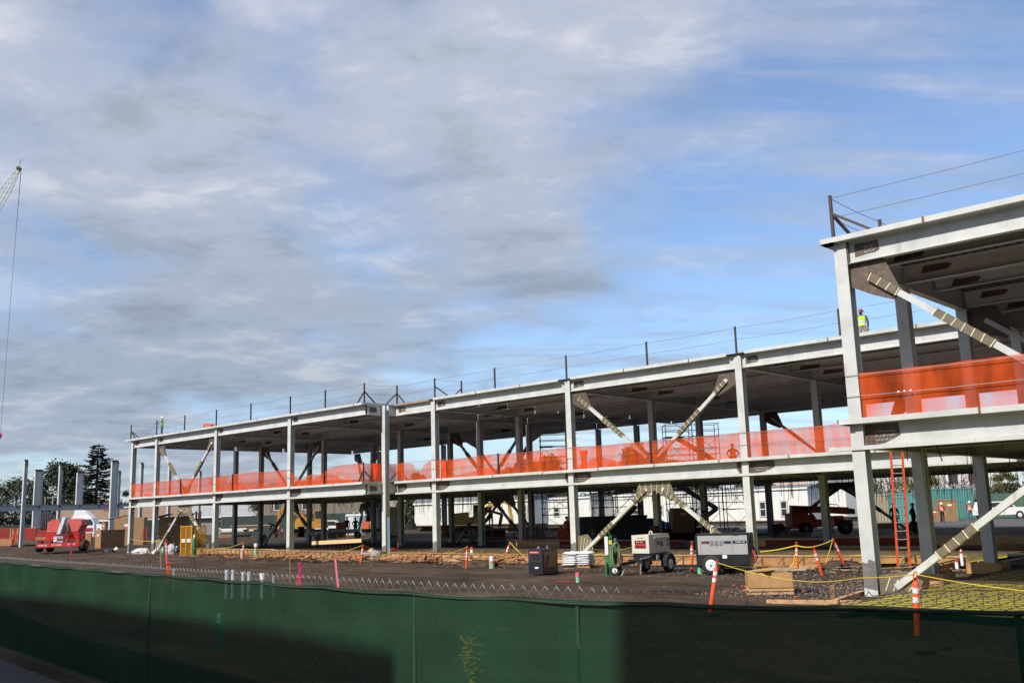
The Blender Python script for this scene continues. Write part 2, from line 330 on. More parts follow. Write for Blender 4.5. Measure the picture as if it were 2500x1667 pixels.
def patch(par, x, y, z0, z1, wd, bolts=False, chalk=False, right=True, bite=.3):
    yy = y+.12
    s = 1 if right else -1
    P = [(x, yy, z0), (x+s*wd*.55, yy, z0+(z1-z0)*.12), (x+s*wd*.8, yy, z0+(z1-z0)*bite), (x+s*wd, yy, z0+(z1-z0)*(bite+.15)), (x+s*wd*.96, yy, z1), (x, yy, z1)]
    o = MB().prism(P, (0, 0, 0), (0, .006, 0)).build('bare_connection_patch', bare, par)
    if bolts:
        n = 6
        for i in range(n):
            zz = z0+(z1-z0)*(.12+.76*i/(n-1))
            for dx in ((.1,) if bolts == 1 else (.09, .19)):
                MB().lathe([(.022, 0), (.022, -.02), (.0, -.022)], (x+s*dx, yy, zz), 6, 'y').build('bolt', rusty, o)
    if chalk:
        b = MB(); rr = random.Random(int(x*10))
        for k in range(3):
            for j in range(int(5+wd*5)):
                cx = x+s*(.3+j*.06)*1.0; cz = z1-(.16+k*.085)*(z1-z0)/.45
                if (cx-x)*s > wd*.85: break
                for q in range(3):
                    a, c = rr.uniform(-.022, .022), rr.uniform(-.022, .022)
                    b.bar((cx+a, yy-.003, cz+c), (cx+rr.uniform(-.025, .025), yy-.003, cz+rr.uniform(-.03, .03)), .004, .006)
        b.build('chalk_marks', white, o, kind='stuff')
    return o
def deck(par, x0, x1, y0, y1, z, name='metal_deck', pitch=.30, h=.06):
    n = int((x1-x0)/pitch); vs = []; fs = []
    prof = [(0, 0), (.11, 0), (.15, h), (.26, h)]
    pts = []
    for i in range(n):
        for a, c in prof: pts.append((x0+i*pitch+a, c))
    pts.append((x0+n*pitch, 0)); 
    for x, c in pts: vs += [(x, y0, z+c), (x, y1, z+c)]
    fs = [(2*i, 2*i+2, 2*i+3, 2*i+1) for i in range(len(pts)-1)]
    vs += [(x0, y0, z+h+.012), (x1, y0, z+h+.012), (x1, y1, z+h+.012), (x0, y1, z+h+.012)]; k = len(vs)-4; fs.append((k, k+1, k+2, k+3))
    b = MB(); b.add(vs, fs); MB().box(x0, x1, y0, y1, z+h+.013, z+h+.02).build('deck_top', mat('bright_deck_top', (.33, .33, .32), .6, .1, .15, .7), par); return b.build(name, galv, par)  # paler top sheet, added to bounce sunlight up to the beams
def strap_ring(p, d, w_, nrm): # a strap round the square tube
    return p
def brace(par, p, q, yc, wt=.17, zones=((.0, .2), (.42, .78)), m=steel):
    """square tube brace with taped, strapped zones; p and q are (x, z)"""
    P = V3(p[0], yc, p[1]); Q = V3(q[0], yc, q[1]); d = (Q-P); ln = d.length; d.normalize()
    o = MB().bar(P, Q, wt, wt, up=V3(0, 1, 0)).build('brace', m, par)
    for a, c in zones:
        sw = MB()
        A = P+d*ln*a; C = P+d*ln*c; sw.bar(A, C, wt*1.28, wt*1.28, up=V3(0, 1, 0))
        k = max(3, int((c-a)*ln/.27))
        for i in range(k+1):
            X = A+d*(ln*(c-a)*(i/k)*.98+.01); dd = (d+V3(0, 0, fan(.16))).normalized()
            MB().bar(X-dd*.011, X+dd*.011, wt*1.36, wt*1.36, up=V3(0, 1, 0)).build('strap', cream, o)
        sw.build('brace_wrap', wrap, o)
    return o
def gusset(par, pts, yc, m=bare, t=.015): return MB().prism([(x, yc, z) for x, z in pts], (0, -t, 0), (0, t, 0)).build('gusset_plate', m, par)
def chevron(par, xl, xr, y, strong=True, yo=.18, up=True, lo=True, gm=None, gb=0.0):
    """V of braces in the upper storey and an inverted V below, between column faces xl+CW and xr"""
    a, c = xl+CW, xr; mid = (a+c)/2; yc = y+yo; gm = gm or bare
    zs = ((.0, .16), (.36, .66)) if strong else ((.3, .5),)
    if up:
        brace(par, (a+.55, 8.35), (mid-.35, 4.85), yc, zones=zs)
        brace(par, (c-.55, 8.35), (mid+.35, 4.85), yc, zones=((.02, .17), (.38, .7)) if strong else zs)
        gusset(par, [(a, 8.83), (a+.95, 8.83), (a+1.35, 7.85), (a+1.15, 7.6), (a+.55, 7.85), (a, 8.15)], yc, gm)
        gusset(par, [(c, 8.83), (c-.95, 8.83), (c-1.35, 7.85), (c-1.15, 7.6), (c-.55, 7.85), (c, 8.15)], yc, gm)
        gusset(par, [(mid-.7, 4.5), (mid+.7, 4.5), (mid+.95, 5.15), (mid+.7, 5.4), (mid, 4.95), (mid-.7, 5.4), (mid-.95, 5.15)], yc, gm)
    if lo:
        brace(par, (mid-.5, 3.2), (a+.45, .0), yc, zones=((.0, .2), (.52, .74)) if strong else zs)
        brace(par, (mid+.5, 3.2), (c-.45, .0), yc, zones=((.02, .3), (.5, .84)) if strong else zs)
        gusset(par, [(mid-.95, 3.6), (mid+.95, 3.6), (mid+1.25, 2.85), (mid+1.0, 2.55), (mid, 3.15), (mid-1.0, 2.55), (mid-1.25, 2.85)], yc, wrap if strong else gm)
        gusset(par, [(a, .85+gb), (a+.7, .95+gb), (a+1.15, .45+gb*.5), (a+.9, -.05+gb*.5), (a, -.2+gb*.5)], yc, wrap if strong else gm)
        gusset(par, [(c, .85), (c-.7, .95), (c-1.15, .45), (c-.9, -.05), (c, -.2)], yc, wrap if strong else gm)
        if strong:
            for k in range(6):
                xx = mid-.95+k*.38; MB().bar((xx, yc-.02, 3.55), (xx+(mid-xx)*.25, yc-.02, 2.95 if abs(xx-mid) < .6 else 2.75), .02, .02).build('strap', cream, par)
            for sgn, x0 in ((1, a), (-1, c)):
                for k in range(5): MB().bar((x0+sgn*(.15+k*.2), yc-.02, -.1), (x0+sgn*(.3+k*.2), yc-.02, .8-k*.06+gb), .02, .02).build('strap', cream, par)

XS0 = [-83.1, -78.66, -68.86, -58.73]
XS1 = [-45.92, -34.63, -23.77, -11.3, -.1, 11.1]
R2, R3, R4 = 49.25, 54.6, 63.2
DK1, DK2 = Z1-.15+.012, Z2-.15+.012
def facade(par, xs, y, xa, xb, plates_broken=False, first=True):
    """beams, edge plates and lips between the columns of one front"""
    for i, x in enumerate(xs): column(par, x, y, z1=Z2+(.0 if plates_broken else -.152))
    segs = [(xs[i]+CW/2+.02, xs[i+1]+CW/2-.02) for i in range(len(xs)-1)]
    if xa < xs[0]-.5: segs.insert(0, (xa, xs[0]+CW/2-.02))
    if xb > xs[-1]+1: segs.append((xs[-1]+CW/2+.02, xb))
    for k, (a, c) in enumerate(segs):
        ibeam_x(par, a, c, y+.14, Z2-.152, .64, .22); ibeam_x(par, a, c, y+.14, Z1-.152, .66, .22)
        patch(par, a+.17, y, Z1-.76, Z1-.18, random.uniform(.9, 1.5), bolts=2 if y < 42 and a > -50 else False, chalk=a > -50, bite=random.uniform(.25, .55))
        patch(par, a+.35, y, Z2-.62, Z2-.25, random.uniform(.5, .8), bolts=False, chalk=a > -50, bite=.1)
        if a > -50: patch(par, c-.18, y, Z1-.76, Z1-.18, .32, bolts=2, right=False)
    return segs
# left block front
facade(main, XS0, P0, XS0[0]-.1, -49.99)
def run(par, xa, xb, y, zt, step, lipz=None, gaps=()):
    x = xa
    while x < xb-.05:
        e_ = min(x+step*random.uniform(.8, 1.1), xb)
        edge_plate(par, x+.004, e_-.004, y, zt-random.choice((0, 0, .012))); x = e_
        if x < xb: MB().box(x-.03, x+.03, y-.212, y-.201, zt-.15, zt+.01).build('weld_tab', rusty, par)
run(main, -83.9, -49.95, P0, Z2, 5.6); run(main, -83.7, -49.95, P0, Z1, 5.6)
lip(main, -84.0, -79.3, P0, 3.62); lip(main, -79.28, -49.9, P0, 3.62)
# the re-entrant corner
column(main, -49.85, 40.45, z1=Z2-.15)
for zt in (Z1, Z2):
    ibeam_y(main, -49.88, 39.3, 40.44, zt-.152, .64, .26); ibeam_y(main, -49.88, 40.83, 41.95, zt-.152, .64, .26)
    edge_plate_y(main, -49.95, 38.84, 41.0, zt); 
    o = MB().prism([(-49.868, 39.5, zt-.62), (-49.868, 40.1, zt-.6), (-49.868, 40.05, zt-.3), (-49.868, 39.45, zt-.25)], (0, 0, 0), (.006, 0, 0)).build('bare_connection_patch', bare, main)
edge_plate_y(main, -49.95, 41.0, 41.9, Z1)
# main front (first bay begins at the corner)
facade(main, XS1[:4], P1, -49.6, 12)
for a, c in ((-45.5, -34.95), (-34.05, -24.1), (-23.1, -12)): run(main, a, c, P1, Z2, 4.4)
MB().box(-49.5, -46.0, P1-.1, P1+.25, Z2-.15, Z2-.03).build('rough_deck_edge', mat('broken_edge', (.36, .27, .22), .9, 0, .5, 9, bump=.8), main)
run(main, -11.5, 12, P1, Z2, 4.4)
run(main, -49.4, 12, P1, Z1, 4.4); lip(main, -49.5, -46.0, P1, 3.62); lip(main, -45.98, 12, P1, 3.62)
# near wing front
facade(near, XS1[3:], PN, -11.3, 12)
run(near, -11.62, 13, PN, Z2, 3.3); run(near, -11.52, 13, PN, Z1, 4.0)
lip(near, -11.7, 13, PN, 3.62)
MB().box(-11.95, -11.71, PN-.03, PN+.1, 3.62, 3.74).build('edge_angle', steel_d, near)
# big shear tab stiffener at the near roof corner
MB().box(-10.93, -10.90, PN+.03, PN+.32, Z2-.82, Z2-.17).build('stiffener', bare, near)
ibeam_y(near, -11.12, PN+.38, P1, Z2-.152, .64, .26); ibeam_y(near, -11.12, PN+.38, P1, Z1-.152, .66, .26)
edge_plate_y(near, -11.4, PN-.235, P1-.3, Z2, sgn=-1); edge_plate_y(near, -11.35, PN-.235, P1-.3, Z1, sgn=-1)
for x in XS1[3:]:
    for y in (29.72, 35.2): column(near, x, y, z1=Z2-.76)
    if x > -11: ibeam_y(near, x+.18, PN+.38, P1-.01, Z2-.152, .64, .26); ibeam_y(near, x+.18, PN+.38, P1-.01, Z1-.152, .66, .26)
for k, y in enumerate((27.75, 29.9, 32.55, 35.38, 38.3)):
    for zt in (Z1, Z2):
        for x0, x1 in ((-10.98, -.06), (.2, 11.2)):
            ibeam_x(near, x0, x1, y, zt-.152, .40 if k not in (1, 3) else .56, .18, m=steel_d)
            o = MB().prism([(x0+.5, y-.015, zt-.47), (x0+1.3, y-.015, zt-.45), (x0+1.45, y-.015, zt-.32), (x0+1.3, y-.015, zt-.26), (x0+.6, y-.015, zt-.24)], (0, 0, 0), (0, .006, 0)).build('bare_connection_patch', bare, near)
deck(near, -11.4, 12.9, PN-.1, P1-.2, DK2); deck(near, -11.4, 12.9, PN-.1, P1-.2, DK1)
# interior of the long block
cols_in = {R2: XS0+[-49.85]+XS1, R3: XS0[1:]+[-49.85]+XS1, R4: XS0[1:]+[-49.85]+XS1}
for y, xs in cols_in.items():
    for x in xs: column(main, x, y, z1=Z2-.76)
def lines(x0s, y0, ys, zt, z):
    pass
infill = [(y0, False) for y0 in (44.0, 46.7, 51.9, 57.5, 60.4)]+[(R2+.18, True), (R3+.18, True), (R4+.18, True)]
allx = XS0+[-49.85]+XS1
for y, big in infill:
    for i in range(len(allx)-1):
        a, c = allx[i]+CW/2+.02, allx[i+1]+CW/2-.02
        for zt in (Z1, Z2):
            ibeam_x(main, a, c, y, zt-.152, .56 if big else .38, .18, m=steel if big else steel_d)
            if zt == Z2 and a > -80 and random.random() < .5:
                MB().prism([(a+.5, y-.015, zt-.5), (a+1.6, y-.015, zt-.47), (a+1.7, y-.015, zt-.3), (a+.6, y-.015, zt-.24)], (0, 0, 0), (0, .006, 0)).build('bare_connection_patch', bare, main)
for x in allx:
    yf = P0 if x < -55 else (40.5 if x < -48 else P1)
    for zt in (Z1, Z2):
        for a, c in ((yf+CW, R2), (R2+CW, R3), (R3+CW, R4)): ibeam_y(main, x+.18, a+.005, c-.005, zt-.152, .62, .22)
for zt in (Z1, Z2):
    z = zt-.15+.012
    deck(main, -83.6, -49.8, P0-.1, 63.5, z); deck(main, -49.75, -44.2, P1-.1, 63.5, z); deck(main, -44.15, 12.8, P1-.1, 66, z)
    ibeam_x(main, -44.0, 12, 65.9, zt-.152, .5, .2); ibeam_x(main, -78.3, -44.1, R4+.34, zt-.152, .56, .2)
for xx in (-44.05,): ibeam_y(main, xx, R4+.5, 65.8, Z2-.152, .5, .2)
# braced bays
chevron(main, XS0[1], XS0[2], P0); chevron(main, XS1[1], XS1[2], P1)
chevron(near, XS1[3], XS1[4], PN, gb=-.55)
chevron(main, XS0[3], -49.85, R3, strong=True); chevron(main, XS0[3], -49.85, R3+1.7, strong=False, gm=steel_d)
chevron(main, XS0[1], XS0[2], R2, strong=False); chevron(main, XS1[1], XS1[2], R4, strong=False); chevron(main, XS0[0]+.1, XS0[1], R4, strong=False)
chevron(near, XS1[3], XS1[4], 35.2, strong=False, lo=False)
# hanging wires under the first deck
hw = MB(); rr = random.Random(3)
for i in range(760):
    x = rr.uniform(-82, 8); y = rr.uniform(43, 65) if (x < -11 or rr.random() < .5) else rr.uniform(27, 41)
    ln = rr.uniform(.6, 2.3); z = DK1
    a_ = rr.uniform(-.06, .06); p = [(x, y, z), (x+a_, y, z-ln*.55), (x+a_*.3+rr.uniform(-.12, .12), y+rr.uniform(-.1, .1), z-ln)]
    hw.tube(p, rr.choice((.010, .014, .018)), 3, False)
hw.build('hanging_wire', wireblk, main, kind='stuff')
ht = MB()
for x, y, l_ in ((-22.5, 47, 2.2), (-17.6, 46, 2.0), (-12.5, 50, 2.4), (-30, 52, 1.8), (-47, 45, 1.6), (-6.5, 33, 3.1), (-8.8, 45, 3), (-63, 44, 2.2)): ht.tube([(x, y, DK1), (x+.05, y, DK1-l_)], .022, 6)
ht.build('hanging_conduit', zinc, main, kind='stuff')

cable_m = mat('dull_cable', (.13, .13, .14), .6, .3, .1, 8)
# guard posts and cables
def guard(par_label, posts, y, zb, cables, par, hh=1.28, corner=()):
    t = thing('cable_railing', par_label, 'railing')
    for x, yy in posts: MB().box(x-.04, x+.04, yy-.04, yy+.04, zb-.05, zb+hh).build('post', darkpost, t)
    for (x, yy, dx, dy) in corner: MB().bar((x, yy, zb+.75), (x+dx, yy+dy, zb), .07).build('post_brace', darkpost, t)
    for seg in cables:
        for h in (.62, 1.2):
            pts = []
            for i in range(len(seg)-1):
                a = Vector((*seg[i], zb+h)); c = Vector((*seg[i+1], zb+h))
                for k in range(5): q = a.lerp(c, k/5); q.z -= .035*math.sin(math.pi*k/5); pts.append(q)
            pts.append(Vector((*seg[-1], zb+h)))
            MB().tube(pts, .009, 4, False).build('cable', cable_m, t)
    return t
yR0, yR1, yRN = P0-.02, P1-.02, PN
pts0 = [(x, yR0) for x in (-83.2, -78.4, -73.6, -68.6, -63.6, -58.4, -54.2)]+[(-49.9, yR0)]
guard('dark post and cable railing along the roof edge of the left block', pts0+[(-49.6, 41.6)], yR0, Z2, [[p for p in pts0]+[(-49.6, 41.6)], [(-83.2, yR0), (-83.2, 48), (-83.2, 56), (-83.2, 63)]], main,
      corner=[(-83.2, yR0, .7, .1), (-83.2, yR0, .3, .8), (-49.9, yR0, -.75, .0), (-49.9, yR0, .0, .9), (-49.6, 41.6, .0, -.9), (-49.6, 41.6, .8, 0)])
pts1 = [(x, yR1) for x in (-45.5, -40.1, -34.45, -28.9, -23.6, -18.3, -12.6)]
guard('dark post and cable railing along the roof edge of the middle block', pts1+[(-45.4, 43.6)], yR1, Z2, [[(-49.6, 41.6)]+pts1+[(-8, yR1), (-2, yR1)], [(-45.5, yR1), (-45.4, 43.6)]], main, corner=[(-45.5, yR1, .55, .9), (-45.4, 43.6, -.3, -.8)])
ptsN = [(-11.27, yRN), (-3, yRN)]
guard('brown rusty post and cable railing above the near roof corner at right', ptsN+[(-11.25, 29.0)], yRN, Z2, [ptsN+[(6, yRN)], [(-11.27, yRN), (-11.25, 29.0), (-11.2, 34), (-11.2, 40)]], near, corner=[(-11.27, yRN, 1.15, .05), (-11.27, yRN, .3, .9)])
guard('dark post and cable railing on the first floor edge of the long block', [(-74, yR0), (-66, yR0), (-54.3, yR0), (-50.0, yR0), (-49.5, 41.7), (-40.0, yR1), (-29.0, yR1)], yR0, Z1,
      [[(-83, yR0-.01), (-78.6, yR0-.01), (-74, yR0), (-68.8, yR0-.01), (-58.6, yR0-.01), (-50.0, yR0)], [(-49.5, 41.7), (-45.8, yR1-.01), (-40, yR1), (-34.5, yR1-.01), (-29, yR1), (-23.6, yR1-.01), (-11.5, yR1)]], main, hh=1.25,
      corner=[(-50.0, yR0, -.6, .05), (-50.0, yR0, .3, .6), (-49.5, 41.7, .7, .1), (-49.5, 41.7, -.3, -.7)])
_cm = cable_m; cable_m = zinc
g = guard('pale cable railing across the near wing front in front of the orange net', [(-.1, PN-.04)], PN, Z1, [[(-11.3, PN-.03), (-5, PN-.03), (0, PN-.03), (8, PN-.03)]], near, hh=1.25)
for u in (.55, .75, .95): MB().lathe([(.0, -.03), (.03, -.02), (.03, .02), (0, .03)], (-11.3+1.0+u*.8, PN-.035, Z1+.605), 8, 'x').build('cable_clip', white, g)
cable_m = _cm

# orange netting
def net(label, path, z0, h, seed=0, sag=.11, name='safety_net', dips=()):
    vs = []; rr = random.Random(seed); pts = []
    for i in range(len(path)-1):
        a, c = Vector((*path[i], 0)), Vector((*path[i+1], 0)); n = max(2, int((c-a).length/.35))
        pts += [a.lerp(c, k/n) for k in range(n)]
    pts.append(Vector((*path[-1], 0))); rows = 8; n = len(pts)
    for i, p in enumerate(pts):
        hh = h+sag*mn.noise(V3(p.x*.4, p.y*.4, seed))
        for (dx, wd, amt) in dips: hh -= amt*math.exp(-((p.x-dx)/wd)**2)
        for j in range(rows+1):
            t = j/rows
            vs.append((p.x+.03*mn.noise(V3(p.x, t*2, 1+seed)), p.y+.035*mn.noise(V3(p.x*1.3, p.y, t*1.5+seed))+.0, z0+hh*t))
    fs = [(i*(rows+1)+j, (i+1)*(rows+1)+j, (i+1)*(rows+1)+j+1, i*(rows+1)+j+1) for i in range(n-1) for j in range(rows)]
    b = MB(); b.add(vs, fs, True); return tag(b.build(name, net_mat), label, 'net')
net('orange safety net on the first floor edge of the left block', [(-82.9, 39.14), (-50.1, 39.14)], Z1, 1.22, 1, dips=((-57.2, 1.0, .75), (-55, 1.2, .45)))
net('orange safety net drooping around the recessed corner column', [(-50.1, 39.2), (-49.6, 41.38), (-46.0, 41.38)], Z1, 1.15, 2, .1, dips=((-47.2, .5, .7),))
net('orange safety net on the first floor edge of the middle block', [(-45.8, 41.38), (-11.5, 41.38)], Z1, 1.2, 3)
net('tall orange safety net across the first floor of the near wing', [(-10.93, 25.64), (12, 25.64)], Z1, 1.24, 4, .03)
for i_, (xa, xb, yy, hh, lb) in enumerate([(-68, -60.5, P0+.07, .42, 'gathered strip of orange net low on the edge between the third and fourth columns'), (-57.5, -51, P0+.07, .35, 'gathered strip of orange net low on the edge before the recessed corner'), (-44.5, -39.5, P1+.07, .38, 'gathered strip of orange net low on the edge right of the fifth column'), (-34, -30.5, P1+.07, .34, 'gathered strip of orange net low on the edge right of the sixth column'), (-80.5, -74.5, P0+.07, .3, 'gathered strip of orange net low on the edge of the first braced bay')]):
    net(lb, [(xa, yy), (xb, yy)], Z1, hh, 40+i_, .5)
# bunched folds of net
def bunch(label, x, y, wd, h=1.15, seed=5):
    vs = []; n = 26; rows = 7
    for i in range(n):
        for j in range(rows+1):
            t = j/rows; k = wd*(.55+.45*abs(t-.35)*1.6)
            vs.append((x+k*(i/(n-1)-.5), y+.07*math.sin(i*1.9+seed)+.02*j*fan(.3), Z1+h*t))
    fs = [(i*(rows+1)+j, (i+1)*(rows+1)+j, (i+1)*(rows+1)+j+1, i*(rows+1)+j+1) for i in range(n-1) for j in range(rows)]
    b = MB(); b.add(vs, fs, True); return tag(b.build('net_bundle', mat('opaque_orange_net', (.75, .085, .02), .7, 0, .2, 6)), label, 'net')
bunch('bundle of gathered orange net hanging beside the fifth front column', YP(1088, 1150, 42.6).x, 42.6, .8)
bunch('bundle of gathered orange net hanging right of the sixth front column', YP(1425, 1110, 43.2).x, 43.2, .5)
bunch('twisted bundle of orange net hanging at the recessed corner', YP(917, 1160, 40.2).x, 40.2, .5, 1.2)

# ---------------------------------------------------------------- fence in the foreground
FP = [(-34, 10.2), (-27, 8.75), (-23.3, 8.07), (-18.38, 7.49), (-13.57, 6.97), (-10.11, 6.6), (-7.83, 6.40), (-6.83, 6.36), (-6.11, 6.38), (-4.7, 6.48), (-3.76, 6.74), (-2.97, 6.95), (-2.14, 7.18), (0, 7.8), (3, 8.6)]
FZ0, FZS, FZT = -.27, 1.50, 1.585
def fence_pts(step):
    pts = []
    for i in range(len(FP)-1):
        a, c = Vector((*FP[i], 0)), Vector((*FP[i+1], 0)); n = max(1, round((c-a).length/step))
        pts += [a.lerp(c, k/n) for k in range(n)]
    return pts+[Vector((*FP[-1], 0))]
fence = thing('chain_link_fence', 'long chain link fence in the foreground lined with dark green screen cloth', 'fence')
pts = fence_pts(.16); rows = 14; vs = []
for i, p in enumerate(pts):
    q = pts[min(i+1, len(pts)-1)]-pts[max(i-1, 0)]; nn = V3(-q.y, q.x, 0).normalized(); s_ = i*.16
    sag = .018*abs(math.sin(s_*2.1))+.02*mn.noise(V3(s_*.6, 0, 2))
    for j in range(rows+1):
        t = j/rows; off = -.05+.035*mn.noise(V3(s_*.55, t*1.1, 0))+.012*mn.noise(V3(s_*2.2, t*1.5, 4))
        vs.append((p.x+nn.x*off, p.y+nn.y*off, FZ0+(FZS-sag*(1 if j == rows else t)-FZ0)*t))
b = MB(); b.add(vs, [(i*(rows+1)+j, (i+1)*(rows+1)+j, (i+1)*(rows+1)+j+1, i*(rows+1)+j+1) for i in range(len(pts)-1) for j in range(rows)], True)
b.build('screen_cloth', screen_mat, fence)
# hems and seams of the cloth
hem = MB(); hp = [(p.x, p.y-.06, FZS-.025-.018*abs(math.sin(i*.16*2.1))) for i, p in enumerate(pts)]; hem.tube(hp, .011, 5, False); hem.build('cloth_hem', mat('dark_green_hem', (.012, .03, .02), .8, 0, .2, 4), fence)
hem = MB(); hem.tube([(p.x, p.y-.05, FZ0+.02) for p in pts], .016, 5, False); hem.build('cloth_hem', mat('dark_green_hem', (.01, .03, .02), .8), fence)
for sx in (-14, -7.25, -5.3):
    k = min(range(len(pts)), key=lambda i: abs(pts[i].x-sx)); p = pts[k]
    MB().bar((p.x, p.y-.052, FZ0), (p.x+.02, p.y-.052, FZS-.03), .035, .006, up=V3(0, 1, 0)).build('cloth_seam', mat('green_seam', (.014, .045, .027), .8), fence)
for sx in (-31, -2.12, .9):
    k = min(range(len(pts)), key=lambda i: abs(pts[i].x-sx)); p = pts[k]
    MB().tube([(p.x, p.y+.045, -.4), (p.x, p.y+.045, FZS-.04)], .024, 8).build('post', mat('dark_green_post', (.014, .022, .017), .9), fence)
MB().tube([(p.x, p.y+.02, FZS-.035) for p in pts[::3]], .006, 6, False).build('tension_wire', zinc, fence)
# woven wire: interlocking zigzags running up the fence
cell = .0615
wp = fence_pts(cell); wv = []; wf = []; nr = int((FZT-FZ0)/(cell)); nW = len(wp); rw = .0015
P_ = np.array([(p.x, p.y) for p in wp])
def wire_strip(i):
    """one zigzag wire between grid columns i and i+1"""
    global wv, wf
    seq = []
    for j in range(nr*1+1):
        k = i + ((j+i) % 2)
        z = FZ0+(FZT-FZ0)*j/nr
        seq.append((P_[min(k, nW-1)][0], P_[min(k, nW-1)][1]+(.002 if j % 2 else -.002), z))
    return seq
tipz = random.Random(5)
chunks = []
for i in range(nW-1):
    seq = wire_strip(i); k0 = len(wv)
    for a in range(len(seq)):
        x, y, z = seq[a]
        wv += [(x-rw, y-rw, z), (x+rw, y-rw, z), (x, y+rw*1.2, z)]
    for a in range(len(seq)-1):
        c = k0+a*3; wf += [(c, c+1, c+4, c+3), (c+1, c+2, c+5, c+4), (c+2, c, c+3, c+5)]
b = MB(); b.add(wv, wf); b.build('woven_wire', mat('dull_zinc_wire', (.20, .205, .21), .55, .4, .1, 4), fence, kind='stuff')
b = MB()
for i in range(0, nW-1):
    if (nr+i) % 2 == 0: continue
    x, y = P_[min(i+1, nW-1)]; 
    b.tube([(x-.028, y, FZT-.028), (x, y-.003, FZT+.004), (x+.028, y, FZT-.028)], .0036, 4, False)
    if random.random() < .5: b.tube([(x, y, FZT), (x+fan(.012), y, FZT+.022)], .0026, 3, False)
b.build('twisted_wire_ends', mat('bright_zinc', (.5, .5, .5), .4, .5, .1, 4), fence, kind='stuff')
# unseen buildings, added over the road to shade the screen's right and foot
stucco = mat('tan_stucco', (.42, .36, .28), .9, 0, .15, 1)
h1 = thing('low_shade_building', 'long plain tan stucco building across the road, unseen, added to shade the foot of the fence screen', 'building')
h2 = thing('tall_shade_building', 'taller tan stucco building across the road, unseen, added to shade the right of the fence screen', 'building')
sh = V3(SUN_DIR.x, SUN_DIR.y, 0).normalized(); tz = math.tan(R(SUN_EL)); K = 13
def back(x, y): return (x+sh.x*K, y+sh.y*K)
def blk(par, a, c, top, dy=9):
    (x0, y0), (x1, y1) = a, c; yy = min(y0, y1)
    MB().prism([(x0, y0, -.3), (x1, y1, -.3), (x1, yy-dy, -.3), (x0, yy-dy, -.3)], (0, 0, 0), (0, 0, top+.3)).build('wall', stucco, par)
    MB().prism([(x0-.1, y0+.12, top), (x1+.1, y1+.12, top), (x1+.1, yy-dy-.1, top), (x0-.1, yy-dy-.1, top)], (0, 0, .003), (0, 0, .25)).build('parapet', white, par)
    for k in range(6):
        f = (k+.5)/6; xx = x0+(x1-x0)*f; y_ = y0+(y1-y0)*f; fr = MB().box(xx-.7, xx+.7, y_-.1, y_+.05, top-2.6, top-1.2).build('window', white, par); MB().box(xx-.6, xx+.6, y_+.051, y_+.07, top-2.5, top-1.3).build('pane', glassd, fr)
blk(h1, back(-31, 8.75), back(-7.75, 6.4), .74+K*tz-.25)
blk(h2, back(-4.82, 6.45), back(7, 9.6), 3.2+K*tz)

# ---------------------------------------------------------------- small builders
RZ = math.atan2(RH.y, RH.x)
def depth(p): return (Vector(p)-CAM).dot(FW)
def uvat(u, v, d): return DP(u, v, d)
def wheel(par, c, r, w_, axis='x', rim=None, rr=.58, name='wheel'):
    prof = [(r*.6, -w_/2), (r*.93, -w_/2), (r, -w_*.32), (r, w_*.32), (r*.93, w_/2), (r*.6, w_/2)]
    t = MB().lathe(prof, c, 22, axis).build(name, rubber, par)
    pr = [(r*rr, -w_/2-.008), (r*rr, w_/2+.008)]
    q = MB().lathe([(0, -w_/2-.004), (r*rr*.3, -w_/2-.03), (r*rr*.85, -w_/2+.02-.03), (r*rr, -w_/2-.012), (r*rr, w_/2+.012), (r*rr*.85, w_/2+.01), (0, w_/2+.03)], c, 22, axis); q.build('rim', rim or white, t)
    h = MB().lathe([(r*.14, -w_/2-.05), (r*.14, w_/2+.05)], c, 10, axis); h.build('hub', zinc, t)
    for k in range(6):
        a = k*math.pi/3; o1, o2 = r*.36*math.cos(a), r*.36*math.sin(a)
        cc = (c[0], c[1]+o1, c[2]+o2) if axis == 'x' else (c[0]+o1, c[1], c[2]+o2)
        for sg in (-1, 1): MB().lathe([(r*.05, 0), (r*.05, .004)], (cc[0]+(sg*(w_/2+.026) if axis == 'x' else 0), cc[1]+(sg*(w_/2+.026) if axis == 'y' else 0), cc[2]), 6, axis).build('lug_hole', black, t)
    return t
tops = {}
def delineator(key, label, ub, vb, ut, vt, z=-.3, d=None, sw=.052, wraptape=False, base=True, m=None):
    B = G(ub, vb, z) if d is None else DP(ub, vb, d); 
    if d is not None and B.z < z: pass
    T = DP(ut, vt, depth(B)); ax = (T-B); ln = ax.length; ax.normalize(); tops[key] = T
    t = thing('delineator_post', label, 'traffic post', B, 0, 'orange delineator posts round the site')
    rot = ax.to_track_quat('Z', 'Y').to_matrix().to_4x4()
    if base: MB().lathe([(.20, 0), (.20, .03), (.13, .06), (.07, .065)], (0, 0, 0), 8).build('rubber_base', rubber, t)
    MB().lathe([(sw*1.1, .03), (sw, .1), (sw, ln-.2), (sw*.5, ln-.17)], (0, 0, 0), 14).xform(rot).build('post', m or orange, t)
    loop = [(-.028, 0, ln-.18), (-.03, 0, ln-.05), (-.015, 0, ln-.005), (.015, 0, ln-.005), (.03, 0, ln-.05), (.028, 0, ln-.18)]
    MB().tube(loop, .011, 6).xform(rot).build('handle', orange, t)
    for a in (ln-.36, ln-.52): MB().lathe([(sw+.003, a), (sw+.003, a+.09)], (0, 0, 0), 14).xform(rot).build('reflective_band', reflect, t)
    if wraptape:
        pts_ = [((sw+.006)*math.cos(k*.9), (sw+.006)*math.sin(k*.9), ln-.6-k*.018) for k in range(30)]
        MB().tube(pts_, .012, 5).xform(rot).build('tape_wrap', yellowt, t)
    return t
